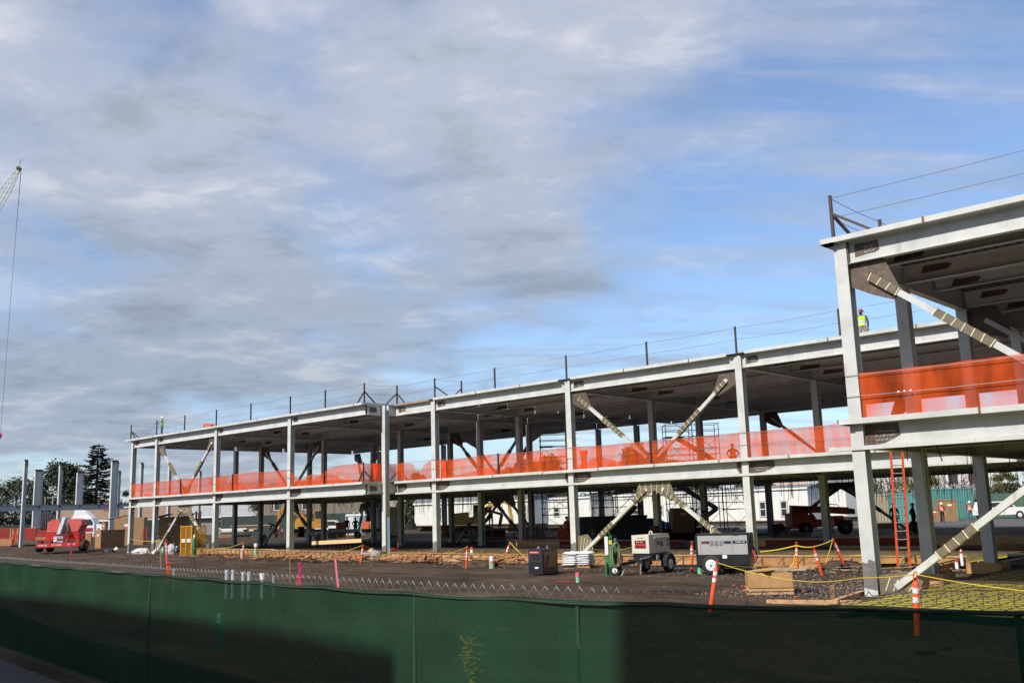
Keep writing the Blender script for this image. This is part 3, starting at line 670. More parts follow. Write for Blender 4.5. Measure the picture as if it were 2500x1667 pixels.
delineator('a', 'orange delineator post standing just behind the fence at right, before the yellow mat', 2240, 1560, 2234, 1394, d=16.2, z=-.3)
delineator('b', 'leaning orange delineator post in front of the silver welder trailer wheel', 1733, 1500, 1751, 1367, d=23.2)
delineator('c', 'orange delineator post wound with yellow tape behind the plywood box', 1947, 1396, 1944, 1322, wraptape=True)
delineator('d', 'left leaning orange delineator post right of the yellow wound one', 2009, 1408, 1985, 1332)
delineator('e', 'strongly tilted orange delineator post near the big front column', 2061, 1379, 2033, 1314, z=-.1)
delineator('f', 'upright orange delineator post between the cream and the silver welders', 1689, 1399, 1689, 1320)
delineator('g', 'upright orange delineator post in front of the lumber forms left of the black generator', 1139, 1390, 1140.5, 1332)
delineator('h', 'tilted orange delineator post behind the forms left of the black generator', 1231, 1366, 1245, 1323)
delineator('i', 'tilted orange delineator post beside a white bucket', 880.5, 1377, 887, 1328)
delineator('j', 'orange delineator post just right of the recessed corner column', 971.7, 1350, 971.5, 1316)
delineator('k', 'orange delineator post right of the yellow cage', 592.6, 1368, 595, 1322)
delineator('l', 'orange delineator post at the left block end column', 313, 1347, 314, 1313)
delineator('m', 'thin pink and orange delineator post near the foam cup debris at left', 410, 1420, 406, 1316, d=44, sw=.045, m=mat('pinkish_red', (.68, .09, .09), .5))
delineator('n', 'small red and white delineator among rubble inside the left block', 551.5, 1312, 550, 1291, z=.0, sw=.07)
delineator('o', 'small orange delineator standing behind the crouching worker', 689.5, 1311, 689, 1288, z=.0, sw=.07)
def rope(label, pts_, m=yellowt, r=.012, sag=.12, name='rope', flat=False):
    q = []
    for i in range(len(pts_)-1):
        a, c = Vector(pts_[i]), Vector(pts_[i+1])
        for k in range(8): p = a.lerp(c, k/8); p.z -= sag*math.sin(math.pi*k/8); q.append(p)
    q.append(Vector(pts_[-1]))
    b = MB(); b.tube(q, r, 5, True); return tag(b.build(name, m), label, 'rope')
def P3(u, v, d): return DP(u, v, d)
def dn(p, z): return Vector((p[0], p[1], p[2]-z))
T_ = tops
yr = mat('yellow_rope', (.66, .46, .04), .7, 0, .1, 8)
rope('yellow rope from the fence side delineator out to the right edge', [dn(T_['a'], .05), DP(2500, 1442, 15)], yr, .008, .02)
rope('yellow rope sagging from the leaning front delineator to the right post', [dn(T_['b'], .06), DP(1885, 1408, 22.4), DP(1990, 1420, 21), DP(2100, 1410, 18.5), dn(T_['a'], .05)], yr, .009, .02)
rope('slack yellow rope behind the wheel of the silver welder trailer', [dn(T_['b'], .06), DP(1800, 1381, 29), DP(1870, 1379, 31), DP(1900, 1368, 33)], yr, .01, .04)
rope('bright yellow caution tape running to the tilted post by the big column', [P3(1856, 1347, 36), dn(T_['c'], .14), dn(T_['d'], .04), dn(T_['e'], .05)], yellowt, .024, .03)
rope('yellow tape hanging down from the tilted post by the big column', [dn(T_['e'], .05), DP(2016, 1376, depth(T_['e']))], yellowt, .014, .0)
rope('yellow tape trailing from the yellow wound delineator to the ground', [dn(T_['c'], .2), DP(1937, 1376, depth(T_['c'])), DP(1915, 1397, depth(T_['c']))], yellowt, .018, .0)
rope('low yellow tape over the rebar behind the tilted delineators', [P3(1945, 1358, 40), P3(2030, 1355, 41), P3(2105, 1354, 41)], yellowt, .016, .02)
rope('yellow rope across the lumber forms from the mid post to the leaning post', [dn(T_['g'], .05), P3(1234, 1355, 46)], yr, .012, .2)
rope('yellow rope from the bucket post rightwards to the mid forms post', [dn(T_['i'], .04), P3(950, 1345, 62), P3(1060, 1349, 56), dn(T_['g'], .05)], yr, .013, .15)
rope('yellow rope from the cage side post to the bucket post', [dn(T_['k'], .04), P3(660, 1342, 66), P3(740, 1352, 66), P3(800, 1346, 64), dn(T_['i'], .04)], yr, .014, .15)
rope('yellow rope from the left end column across the yellow cage', [dn(T_['l'], .05), dn(T_['m'], .05), P3(445, 1330, 66), P3(485, 1338, 68), P3(530, 1338, 68), dn(T_['k'], .04)], yr, .014, .12)
rope('two yellow tapes trailing down from the tilted post left of the generator', [T_['h'], P3(1262, 1342, 46), P3(1278, 1356, 46)], yellowt, .02, .02)
rope('yellow rope from the green cart to the cream welder', [P3(1514, 1342, 36.5), P3(1550, 1334, 37)], yr, .01, .0)
rope('yellow rope behind the bags to the green cart', [P3(1430, 1354, 44), P3(1482, 1347, 40)], yr, .012, .03)
MB()
# ---------------------------------------------------------------- pipes and stakes
def pipe(label, ub, vb, vt, r, segs, z=-.3, d=None, ut=None, name='pipe_stub', cat='pipe'):
    B = G(ub, vb, z) if d is None else DP(ub, vb, d); T = DP(ut or ub, vt, depth(B)); h = T.z-B.z
    t = thing(name, label, cat, B)
    z0 = 0
    for f, m, k in segs:
        MB().lathe([(r*k, h*z0), (r*k, h*f-.0015)], (0, 0, 0), 14).build('pipe_section', m, t); z0 = f
    return t
off_white_pipe = mat('off_white_pipe', (.42, .44, .46), .5, 0, .1, 4)
pipe('mint green pipe stub with bright pink top in the dirt before the white bags', 1411, 1421, 1397, .082, [(.55, mint, .9), (1, mat('hot_pink', (.80, .13, .20), .5), 1.0)])
pipe('mint green pipe with a white cap beside the silver welder trailer', 1709, 1400, 1359, .085, [(.7, mint, 1), (1, whitepl, .88)])
pipe('green and cream pipe stub with white cap in front of the forms', 1201, 1387, 1357, .13, [(.45, mat('pale_green_pipe', (.28, .42, .26), .5), 1), (.62, wood2, 1.05), (1, whitepl, .8)])
pipe('mint green pipe with white dome cap right of the yellow tape stake', 624.5, 1361, 1326, .11, [(.68, mint, 1), (.78, pink, 1), (1, whitepl, 1.2)])
pipe('first of four white pipes behind the fence, counted from the left', 553, 1460, 1391, .058, [(1, off_white_pipe, 1)], d=27)
pipe('second of four white pipes behind the fence, counted from the left', 568, 1460, 1391, .058, [(1, off_white_pipe, 1)], d=27.3)
pipe('third of four white pipes behind the fence, shorter pair at right', 593.5, 1460, 1396, .058, [(1, off_white_pipe, 1)], d=27)
pipe('fourth of four white pipes behind the fence, rightmost of the shorter pair', 607.5, 1460, 1395.5, .058, [(1, off_white_pipe, 1)], d=27.3)
pipe('capped white pipe behind the fence right of the four pipes', 640, 1460, 1399, .06, [(.75, whitepl, .8), (1, whitepl, 1.2)], d=26)
pipe('grey pipe top behind the fence beside the orange wrapped stake', 424.5, 1440, 1389, .07, [(.9, zinc, .8), (1, zinc, 1.1)], d=31)
pipe('small grey pipe top behind the fence left of the pink stakes', 668, 1460, 1406, .05, [(1, zinc, .9)], d=25)
pipe('white pipe elbow rising behind the forms beside the mid delineator', 1152, 1354, 1334, .08, [(.55, whitepl, 1), (.7, whitepl, 1.1), (1, mat('red_tape', (.6, .03, .03), .5), .9)], z=0)
pipe('left of two white plumbing stubs with red tape at the near wing', 2337, 1388, 1366, .06, [(.75, whitepl, 1), (1, mat('red_tape', (.6, .03, .03), .5), 1)], z=-.1, ut=2333)
pipe('taller white plumbing stub with red tape at the near wing', 2350, 1380, 1341, .055, [(.75, whitepl, 1), (.9, mat('red_tape', (.6, .03, .03), .5), 1), (1, whitepl, .6)], z=-.1, ut=2345)
pipe('thin white pipe stub by the near wing pedestal column', 2281, 1418, 1370, .025, [(1, whitepl, 1)], z=-.1, ut=2278)
def stake(label, ub, vb, ut, vt, m, w_=.045, d=None, z=-.3):
    B = G(ub, vb, z) if d is None else DP(ub, vb, d); T = DP(ut, vt, depth(B))
    t = thing('survey_stake', label, 'stake', B, 0, 'painted survey stakes in the dirt'); MB().bar((0, 0, 0), T-B, w_, w_*.6).build('lath', m, t); 
    D = T-B; MB().bar(D*.97, D*1.0, w_*1.15, w_*.8).build('flagging', pink if m != pink else orange, t); return t
stake('pink stake with orange foot behind the fence at far left', 169, 1420, 176, 1316, mat('faded_pink', (.62, .16, .15), .6), .075, d=46)
stake('tall pink stake leaning left of the mid pipes', 1036, 1480, 998, 1354, pink, .05, d=29) if False else None
stake('leaning light pink stake behind the fence in the middle', 827, 1440, 819, 1360, mat('light_pink', (.75, .20, .25), .6), .075, d=30)
stake('short magenta stake behind the fence left of the leaning pink one', 733, 1430, 731.5, 1374, mat('magenta', (.60, .03, .18), .6), .075, d=28)
stake('thin brown lath stake behind the fence below the third front column', 708, 1420, 708, 1365, wood3, .04, d=30)
stake('brown lath with pink foot near the tall pink post at left', 393, 1386, 392, 1342, wood3, .07, d=46)
stake('short orange stake with pink tape behind the fence at left', 411, 1420, 411.5, 1373, orange, .12, d=33)
stake('small pink flag stub on the fence line below the magenta stake', 728, 1440, 728, 1409, pink, .09, d=22)
rebar_m = mat('rebar_steel', (.10, .07, .055), .6, .4, .3, 8)
for i, (u, v0, v1, lb) in enumerate([(1792, 1448, 1427, 'leftmost orange capped rebar pin in the dirt beside the plywood box'), (1814, 1455, 1429, 'orange capped rebar pin just left of the pallet'), (1786, 1452, 1444, 'short orange capped rebar pin close to the fence'),
                                 (1818, 1470, 1441, 'orange capped rebar pin at the pallet corner'), (1964, 1466, 1441, 'pink capped rebar pin right of the pallet'), (1944, 1474, 1455, 'wide orange capped pin in front of the pallet'), (2085, 1470, 1446, 'pink capped rebar pin left of the big column foot'), (2100, 1420, 1411, 'orange capped pin in the rubble left of the big column')]):
    B = G(u, v0, -.3); T = DP(u, v1, depth(B)); t = thing('capped_rebar_pin', lb, 'rebar pin', B); h = T.z-B.z
    MB().tube([(0, 0, 0), (.01, 0, h)], .011, 6).build('pin', rebar_m, t); MB().lathe([(.018, h-.07), (.02, h-.02), (.055, h-.015), (.055, h), (.0, h+.005)], (.01, 0, 0), 10).build('cap', orange if i % 4 else mat('cap_red', (.65, .07, .05), .5), t)

# ---------------------------------------------------------------- lumber forms
def formwork(label, xa, ya, xb, yb, z0, z1, kick=.75, two=True, m=wood, stakes=True, seed=1):
    t = thing('formwork_wall', label, 'formwork', (xa, ya, 0)); A = V3(0, 0, 0); Bv = V3(xb-xa, yb-ya, 0); L_ = Bv.length; d = Bv.normalized(); nn = V3(d.y, -d.x, 0); rr = random.Random(seed)
    x = 0
    while x < L_-.1:
        e_ = min(L_, x+rr.uniform(3.2, 4.8))
        h = (z1-z0); lv = [(z0, z0+h*.46), (z0+h*.5, z1-.06)] if two else [(z0, z1-.05)]
        for a, c in lv:
            o = nn*rr.uniform(-.012, .012); p = d*(x+.01)+o; q = d*(e_-.01)+o+V3(0, 0, rr.uniform(-.012, .012))
            MB().bar(p+V3(0, 0, (a+c)/2), q+V3(0, 0, (a+c)/2), .04, c-a).build('board', m if rr.random() < .7 else wood2, t)
        MB().bar(d*(x+.02)+nn*.03+V3(0, 0, z1), d*(e_-.02)+nn*.03+V3(0, 0, z1+rr.uniform(-.01, .01)), .09, .045).build('top_rail', wood2 if rr.random() < .6 else wood, t)
        x = e_
    if stakes:
        x = .3
        while x < L_:
            p = d*x+nn*.075; top = z1+rr.uniform(-.05, .09)
            MB().bar(p+V3(0, 0, z0-.08), p+V3(fan(.02), fan(.02), top), .04, .05).build('stake', wood if rr.random() < .6 else wood3, t)
            if kick:
                q = p+nn*rr.uniform(.38, .6)+d*rr.uniform(-.35, -.05)
                MB().bar(q+V3(0, 0, z0+.0), p+V3(0, 0, top-.08), .03, .05).build('kicker', wood3 if rr.random() < .6 else wood, t)
            x += kick*rr.uniform(.8, 1.25) if kick else rr.uniform(1.2, 2)
    return t
formwork('lumber form wall with slanted kickers along the foot of the left block', -70, 38.0, -57.4, 37.4, -.28, .22, .62, seed=2)
formwork('lumber form wall with many kickers between the wide post and the recessed corner', -57.3, 37.1, -44.9, 36.4, -.28, .18, .62, seed=3)
formwork('lumber form wall left of the black generator', -44.2, 36.3, -33.0, 36.0, -.28, .16, .85, seed=4)
formwork('plain stacked board form wall right behind the black generator', -32.9, 35.75, -29.6, 35.7, -.22, .17, 0, stakes=False, seed=5)
formwork('lumber form wall behind the bags and the green cart', -29.4, 36.0, -21.9, 36.6, -.28, .17, 1.0, seed=6)
formwork('pale lumber form wall behind the tilted delineators', -21.8, 36.7, -12.6, 37.6, -.28, .16, .95, seed=7)
formwork('lumber form wall returning beside the dark pit at the near wing', -12.7, 37.6, -12.2, 33.2, -.3, .12, 1.2, seed=8)
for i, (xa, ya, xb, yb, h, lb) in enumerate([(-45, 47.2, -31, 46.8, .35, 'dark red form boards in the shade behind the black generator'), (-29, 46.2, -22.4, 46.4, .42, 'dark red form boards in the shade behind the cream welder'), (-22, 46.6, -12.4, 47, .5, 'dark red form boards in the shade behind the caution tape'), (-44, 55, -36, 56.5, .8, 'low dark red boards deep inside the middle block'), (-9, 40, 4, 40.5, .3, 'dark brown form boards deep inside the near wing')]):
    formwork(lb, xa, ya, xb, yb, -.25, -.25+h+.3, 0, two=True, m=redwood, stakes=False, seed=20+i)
# yellow membrane and rebar grid
ymem = mat('yellow_vapour_membrane', (.36, .33, .03), .45, 0, .25, 1.2, bump=.5)
dkmem = mat('dark_shade_membrane', (.010, .010, .011), .75, 0, .4, .8, bump=.6)  # dark plastic, its near-black tone carries the shade under the deck
def sheet(name, poly, z, m):
    xs = [p[0] for p in poly]; ys = [p[1] for p in poly]; st = .5; vs = []; fs = []; nx = int((max(xs)-min(xs))/st)+1; ny = int((max(ys)-min(ys))/st)+1
    for j in range(ny+1):
        for i in range(nx+1):
            x = min(xs)+(max(xs)-min(xs))*i/nx; y = min(ys)+(max(ys)-min(ys))*j/ny; vs.append((x, y, z+.03*mn.noise(V3(x*.9, y*.9, 1))))
    fs = [(j*(nx+1)+i, j*(nx+1)+i+1, (j+1)*(nx+1)+i+1, (j+1)*(nx+1)+i) for j in range(ny) for i in range(nx)]
    b = MB(); b.add(vs, fs, True); return b.build(name, m, kind='structure')
sheet('membrane_sheet', [(-68, 37.5), (-57, 46)], -.1, ymem); sheet('membrane_sheet', [(-57.1, 37.0), (-12.6, 46.2)], -.104, ymem); sheet('membrane_sheet', [(-10.3, 21.2), (14, 36.5)], -.13, ymem)
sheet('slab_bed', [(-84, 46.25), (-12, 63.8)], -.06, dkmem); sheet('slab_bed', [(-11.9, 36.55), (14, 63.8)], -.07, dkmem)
def rebar_grid(x0, x1, y0, y1, z, sx, sy, r, lb, m=rebar_m):
    b = MB(); x = x0
    while x < x1: b.tube([(x+fan(.04), y0, z+fan(.01)), (x+fan(.04), (y0+y1)/2, z+fan(.02)), (x+fan(.04), y1, z+fan(.01))], r, 4, False); x += sx
    y = y0
    while y < y1: b.tube([(x0, y+fan(.04), z+.02), ((x0+x1)/2, y+fan(.05), z+.03+fan(.01)), (x1, y+fan(.04), z+.02)], r, 4, False); y += sy
    o = b.build('rebar_grid', m, kind='stuff'); return tag(o, lb, 'rebar')
rebar_grid(-68, -12.7, 37.9, 46, -.03, .4, .4, .011, 'rusty rebar grid over the yellow sheet along the long block')
rebar_grid(-10.3, 13, 21.4, 36.4, -.06, .4, .4, .010, 'rusty rebar grid over the yellow sheet under the near wing')
rebar_grid(-45, 13, 46.5, 63, .05, .6, .5, .012, 'shiny rebar grid in the dark inside of the block', mat('shiny_rebar', (.22, .23, .26), .3, .8, .3, 5))  # paler, smoother bars than the rusty grids

# ---------------------------------------------------------------- equipment
def frame_at(u, v, a, z=-.3, d=None):
    """origin on the ground under pixel (u, v); local x runs right and towards the viewer by the angle a"""
    p = G(u, v, z) if d is None else DP(u, v, d); return p, RZ-R(a)
# black generator
p, rz = frame_at(1326, 1404, 30)
t = thing('generator', 'black engine driven welder generator on the dirt left of the white bags', 'generator', p, rz)
W_, L_, H_ = .66, 1.25, 1.02
MB().prism([(-W_, 0, .05), (0, 0, .05), (0, 0, H_-.08), (-.04, 0, H_), (-W_+.04, 0, H_), (-W_, 0, H_-.08)], (0, 0, 0), (0, L_, 0)).build('housing', black, t)
MB().box(-W_+.05, -.05, -.012, -.002, .55, .86).build('front_panel', mat('charcoal_panel', (.035, .038, .042), .5), t)
MB().box(-W_+.06, -.06, -.02, -.002, .52, .545).build('panel_ledge', mat('charcoal_panel', (.03, .03, .03), .5), t)
MB().box(-.36, -.2, -.012, -.002, .27, .33).build('data_plate', white, t)
MB().box(-W_+.02, -.0, L_, L_+.05, .0, .9).build('rear_skid', black, t)
s_ = MB().box(.002, .014, .1, L_-.12, .30, .93).build('side_door', mat('bronze_side_door', (.16, .115, .075), .3, .3, .2, 3), t)
MB().prism([(.016, .12, .30), (.016, .32, .30), (.016, .58, .80), (.016, .42, .80)], (0, 0, 0), (.006, 0, 0)).build('stripe', mat('dark_stripe', (.05, .04, .035), .5), s_)
MB().box(.016, .024, .11, .22, .31, .42).build('stripe', redp, s_)
MB().box(.002, .012, .06, L_-.06, .08, .26).build('skirt_panel', black, t)
MB().tube([(-.4, .3, H_), (-.4, .3, H_+.07), (-.32, .3, H_+.09), (-.32, .3, H_+.02)], .018, 8).build('lift_eye', zinc, t)
MB().tube([(-.25, .9, H_), (-.25, .9, H_+.12)], .03, 8).build('exhaust', zinc, t)
text('LINCOLN', .055, white, t, (-.48, -.004, .905), (R(90), 0, 0)); text('350MP', .05, reflect, t, (-.2, -.004, .905), (R(90), 0, 0)) if False else None
MB().box(-.58, -.12, -.006, -.001, .87, .95).build('name_strip', mat('red_strip', (.45, .03, .03), .5), t)
text('SA', .06, white, t, (-.50, -.008, .91), (R(90), 0, 0), ext=.002); text('200pt', .07, white, t, (-.27, -.008, .91), (R(90), 0, 0), ext=.002) if False else text('expel', .075, white, t, (-.28, -.008, .915), (R(90), 0, 0), ext=.002)
# pallet of bags
p, rz = frame_at(1408, 1387, 18)
t = thing('bag_pallet', 'stack of white paper bags on a wooden pallet beside the black generator', 'pallet', p, rz)
for y in (0, .3, .6, .9): MB().box(-.6, .6, y-.04, y+.05, .0, .09).build('pallet_runner', wood, t)
for k in range(6): MB().box(-.6+k*.21, -.46+k*.21, -.05, 1.0, .092, .112).build('pallet_slat', wood2, t)
bagm = mat('white_paper_bag', (.66, .66, .68), .6, 0, .15, 3, bump=.5)
def bag(w_, l_, h_, rr):
    b = MB(); n, m_ = 7, 5; vs = []
    for s_ in (0, 1):
        for j in range(m_+1):
            for i in range(n+1):
                x, y = i/n*2-1, j/m_*2-1; k = (1-abs(x)**7)*(1-abs(y)**7); z = h_*.5+(h_*.5*k if s_ else -h_*.5*k)+rr.uniform(-.006, .006); vs.append((x*w_/2, y*l_/2, z))
    fs = []
    for s_ in (0, 1):
        o = s_*(n+1)*(m_+1)
        for j in range(m_):
            for i in range(n): q = (o+j*(n+1)+i, o+j*(n+1)+i+1, o+(j+1)*(n+1)+i+1, o+(j+1)*(n+1)+i); fs.append(q if s_ else q[::-1])
    b.add(vs, fs, True); return b
rr = random.Random(4)
for lv in range(6):
    for (x, y) in ((-.32, .1), (.3, .12), (-.3, .5), (.32, .52), (-.31, .88), (.3, .9)):
        o = bag(.64, .46, .125, rr).build('bag', bagm, t); o.location = (x+rr.uniform(-.03, .04), y+rr.uniform(-.04, .02), .112+lv*.094); o.rotation_euler = (rr.uniform(-.03, .03), rr.uniform(-.05, .05), rr.uniform(-.08, .08))
# gas cylinder cart
p, rz = frame_at(1489, 1406, 5)
t = thing('gas_cylinder_cart', 'green gas cylinder cart with a big coil of hose and two wheels', 'cart', p, rz)
gp = mat('cart_green', (.04, .20, .07), .45, 0, .15, 4)
MB().box(-.14, .14, .02, .06, .05, 1.5).build('back_panel', gp, t); MB().box(-.15, -.02, -.01, .018, .8, 1.5).build('label_sheet', white, t)
MB().box(.02, .13, -.01, .018, 1.2, 1.36).build('label_sheet', yellowt, t); MB().box(-.0, .14, -.02, -.012, 1.38, 1.46).build('label_sheet', mat('dark_label', (.03, .05, .06), .5), t)
for x in (-.0, .26): MB().lathe([(.0, .05), (.11, .06), (.115, .1), (.115, 1.2), (.06, 1.36), (.03, 1.42)], (x+.0, .22, 0), 14).build('cylinder', greenp, t)
MB().tube([(-.1, .05, 1.5), (-.08, .05, 1.62), (-.02, .05, 1.72), (.04, .05, 1.62), (.1, .05, 1.5)], .018, 8).build('lift_loop', gp, t)
MB().box(-.16, -.11, -.12, .06, .0, .55).build('side_rail', gp, t); MB().box(-.16, .3, -.12, .35, .0, .03).build('foot_plate', gp, t)
rr = random.Random(2)
for k in range(13):
    a0 = rr.uniform(0, .2); rx, rz_ = .15+rr.uniform(-.03, .04), .44+rr.uniform(-.05, .05); cx, cy = .26+rr.uniform(-.04, .05), -.08-.012*k
    MB().tube([(cx+rx*math.cos(2*math.pi*j/18+a0), cy+.02*math.sin(j), .80+rz_*math.sin(2*math.pi*j/18+a0)) for j in range(19)], .016, 6, False).build('hose_coil', mat('tan_hose', (.28, .20, .11), .6, 0, .2, 6) if k % 3 else greenp, t)
MB().tube([(.1, .0, 1.55), (.3, -.05, 1.5), (.4, -.05, 1.3), (.38, -.08, 1.2)], .012, 6).build('hose', black, t)
wheel(t, (.2, -.08, .21), .21, .1, 'y', white, .5); wheel(t, (.28, .42, .21), .21, .1, 'y', white, .5)
# cream welder trailer
p, rz = frame_at(1586, 1360, 36, d=37.4); p.z = -.3
t = thing('welder_trailer', 'cream engine welder on a black two wheel road trailer', 'welder trailer', p, rz)
crm = mat('cream_enamel', (.56, .52, .44), .4, 0, .06, 2, stain=(.3, .22, .14), stain_amt=.05); zb, zt = .80, 1.52; W_, L_ = .76, 1.72
MB().prism([(-W_, 0, zb), (0, 0, zb), (0, 0, zt-.04), (0, 0, zt), (-W_, 0, zt-.02)], (0, 0, 0), (0, L_, .0)).build('housing', crm, t)
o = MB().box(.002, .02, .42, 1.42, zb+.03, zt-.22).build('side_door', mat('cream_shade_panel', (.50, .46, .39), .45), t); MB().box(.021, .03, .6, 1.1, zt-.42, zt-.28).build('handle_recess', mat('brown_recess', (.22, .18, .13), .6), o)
MB().box(.021, .03, .95, 1.13, zt-.48, zt-.34).build('warning_label', mat('dark_red_label', (.22, .02, .03), .5), o)
MB().box(.002, .05, .40, L_, zt-.16, zt-.12).build('roof_gutter', crm, t)
for k in range(4): MB().box(.004, .014, 1.5, 1.66, zt-.50+k*.04, zt-.475+k*.04).build('vent_slot', black, t)
MB().box(.004, .014, 1.5, 1.64, zt-.30, zt-.22).build('warning_label', mat('dark_red_label', (.2, .02, .03), .5), t)
MB().tube([(-.2, .45, zt), (-.2, .45, zt+.08), (-.14, .45, zt+.12), (-.08, .45, zt+.08), (-.08, .45, zt)], .018, 8).build('lift_eye', white, t)
lb_ = MB().box(-.62, -.14, -.014, -.002, zt-.52, zt-.22).build('maker_label', mat('dark_label_red', (.10, .012, .02), .5), t)
MB().box(-.58, -.16, -.018, -.0145, zt-.43, zt-.35).build('red_bar', redp, lb_); text('LINC  ELEC', .06, white, t, (-.38, -.019, zt-.275), (R(90), 0, 0), ext=.002) if False else text('Red  Hor', .075, white, t, (-.40, -.019, zt-.28), (R(90), 0, 0), ext=.002)
text('GAS POWERED', .045, mat('label_ink', (.12, .1, .1), .6), t, (-.38, -.005, zt-.13), (R(90), 0, 0), ext=.002)
text('SITE NO 2550', .035, mat('label_ink', (.12, .1, .1), .6), t, (-.38, -.005, zt-.18), (R(90), 0, 0), ext=.002) if False else None
MB().box(-W_+.02, -.02, .03, L_, .6, zb-.002).build('engine_pan', black, t)
MB().prism([(-W_+.1, -.5, .5), (-.1, -.5, .5), (0, 0, .5), (0, 1.9, .5), (-W_, 1.9, .5), (-W_, 0, .5)], (0, 0, 0), (0, 0, .09)).build('trailer_frame', black, t)
MB().bar((-.38, -.5, .5), (-.55, -1.25, .46), .1, .12).build('drawbar', black, t); MB().lathe([(.05, 0), (.07, .03), (.05, .08), (0, .09)], (-.56, -1.28, .45), 10).build('coupler', black, t)
MB().tube([(-.2, -.42, .02), (-.18, -.4, .62)], .03, 8).build('jack_stand', zinc, t); MB().tube([(-.18, -.4, .62), (-.05, -.3, .64), (.1, -.15, .7)], .012, 6).build('jack_handle', zinc, t)
MB().tube([(-.6, -.9, .45), (-.62, -.95, .2), (-.7, -1.0, .03), (-.85, -1.1, .0)], .014, 5).build('safety_chain', zinc, t)
for x in (.16, -W_-.16):
    wheel(t, (x, 1.25, .34), .34, .2, 'x', white, .56)
    MB().prism([(x-.13, 1.25+.42*math.cos(a), .34+.42*math.sin(a)) for a in [R(q) for q in (-10, 25, 60, 90, 120, 155, 190)]]+[(x-.13, 1.25+.39*math.cos(a), .34+.39*math.sin(a)) for a in [R(q) for q in (190, 155, 120, 90, 60, 25, -10)]], (0, 0, 0), (.26, 0, 0)).build('mudguard', black, t)
MB().box(.02, .1, .45, .62, .55, .72).build('junction_box', zinc, t)
# silver welder trailer
p, rz = frame_at(1833, 1388, 24, d=35.6); p.z = -.3
t = thing('welder_trailer', 'large silver sided black welder on a trailer with white spoked wheel', 'welder trailer', p, rz)
L_, W_ = 2.02, .95; zb, zt = .36, 1.52
MB().prism([(-L_, 0, zb), (0, 0, zb), (0, 0, zt-.06), (-.02, 0, zt), (-L_+.02, 0, zt), (-L_, 0, zt-.06)], (0, 0, 0), (0, W_, 0)).build('housing', black, t)
alu = mat('brushed_aluminium', (.42, .42, .42), .42, .35, .08, 2)
sd_ = MB().box(-L_+.09, -.06, -.022, -.002, zb+.38, zt-.08).build('side_panel', alu, t)
for x0, x1 in ((-1.47, -1.33), (-1.29, -1.14), (-1.10, -.97)):
    lv_ = MB().box(x0, x1, -.034, -.0225, zb+.72, zt-.26).build('louvre_panel', mat('grey_louvre', (.24, .24, .25), .5), sd_)
MB().box(-1.78, -1.49, -.03, -.0225, zb+.78, zb+.88).build('name_plate', mat('navy_plate', (.02, .035, .06), .4), sd_); MB().box(-.93, -.66, -.03, -.0225, zb+.78, zb+.88).build('name_plate', mat('navy_plate', (.02, .035, .06), .4), sd_)
MB().box(-.60, -.08, -.03, -.0225, zb+.78, zb+.89).build('name_plate', mat('navy_plate', (.02, .035, .06), .4), sd_)
text('D550K HD', .075, white, t, (-.32, -.032, zb+.835), (R(90), 0, 0), ext=.002); MB().box(-1.76, -1.56, -.034, -.0305, zb+.79, zb+.82).build('red_bar', redp, sd_)
for x in (-.62, -L_+.2): MB().box(x-.006, x+.006, -.026, -.0225, zb+.4, zt-.1).build('door_seam', mat('grey_seam', (.18, .18, .18), .5), sd_)
MB().box(-1.02, -.85, -.012, -.002, zb+.24, zb+.36).build('data_plate', white, t); MB().box(-.55, -.38, -.03, -.002, zt-.09, zt-.03).build('latch', black, t)
MB().box(.002, .016, .1, .85, zb+.5, zt-.15).build('control_panel', mat('black_panel', (.012, .012, .013), .6), t)
for k, (y, z, m) in enumerate([(.3, .62, redp), (.5, .6, redp), (.7, .75, darkpost), (.2, .72, orange)]): MB().tube([(.02, y, z+.25), (.14, y-.03, z), (.16, y-.05, z-.2)], .018, 6).build('cable', m, t)
MB().tube([(-1.5, .45, zt), (-1.5, .45, zt+.2), (-1.46, .43, zt+.26), (-1.38, .42, zt+.27)], .022, 8).build('exhaust', reflect, t)
MB().box(-L_+.1, -.05, .08, W_-.05, .22, zb-.002).build('trailer_frame', black, t); MB().bar((-L_, .48, .3), (-L_-1.0, .5, .3), .08, .1).build('drawbar', black, t)
wheel(t, (-1.42, -.12, .36), .36, .2, 'y', white, .58); wheel(t, (-1.0, W_+.12, .34), .34, .2, 'y', white, .58)
# plywood box on a pallet with loose sheets
p, rz = frame_at(1883, 1451, 8)
ply = mat('plywood', (.42, .24, .10), .7, 0, .3, 2.2, bump=.1, stain=(.3, .15, .05), stain_amt=.35, stain_scale=4)
t = thing('plywood_box', 'open plywood box sitting on a wooden pallet near the fence', 'box', p, rz)
for z in (.0, .10): MB().box(-.68, .64, -.03, .03, z, z+.07).build('pallet_board', wood2, t)
for x in (-.62, -.02, .55): MB().box(x-.05, x+.05, -.02, .9, .0, .098).build('pallet_block', wood3, t)
for k in range(6): MB().box(-.66, .62, .05+k*.16, .17+k*.16, .172, .19).build('pallet_slat', wood2, t)
MB().box(-.62, .62, -.02, .0, .195, .62).build('side_panel', ply, t); MB().box(-.62, .62, .9, .92, .195, .62).build('side_panel', ply, t)
MB().box(-.62, -.60, .003, .897, .195, .62).build('end_panel', ply, t); MB().box(.60, .62, .003, .897, .195, .62).build('end_panel', ply, t)
greyply = mat('grey_plywood', (.34, .28, .21), .8, 0, .2, 2)
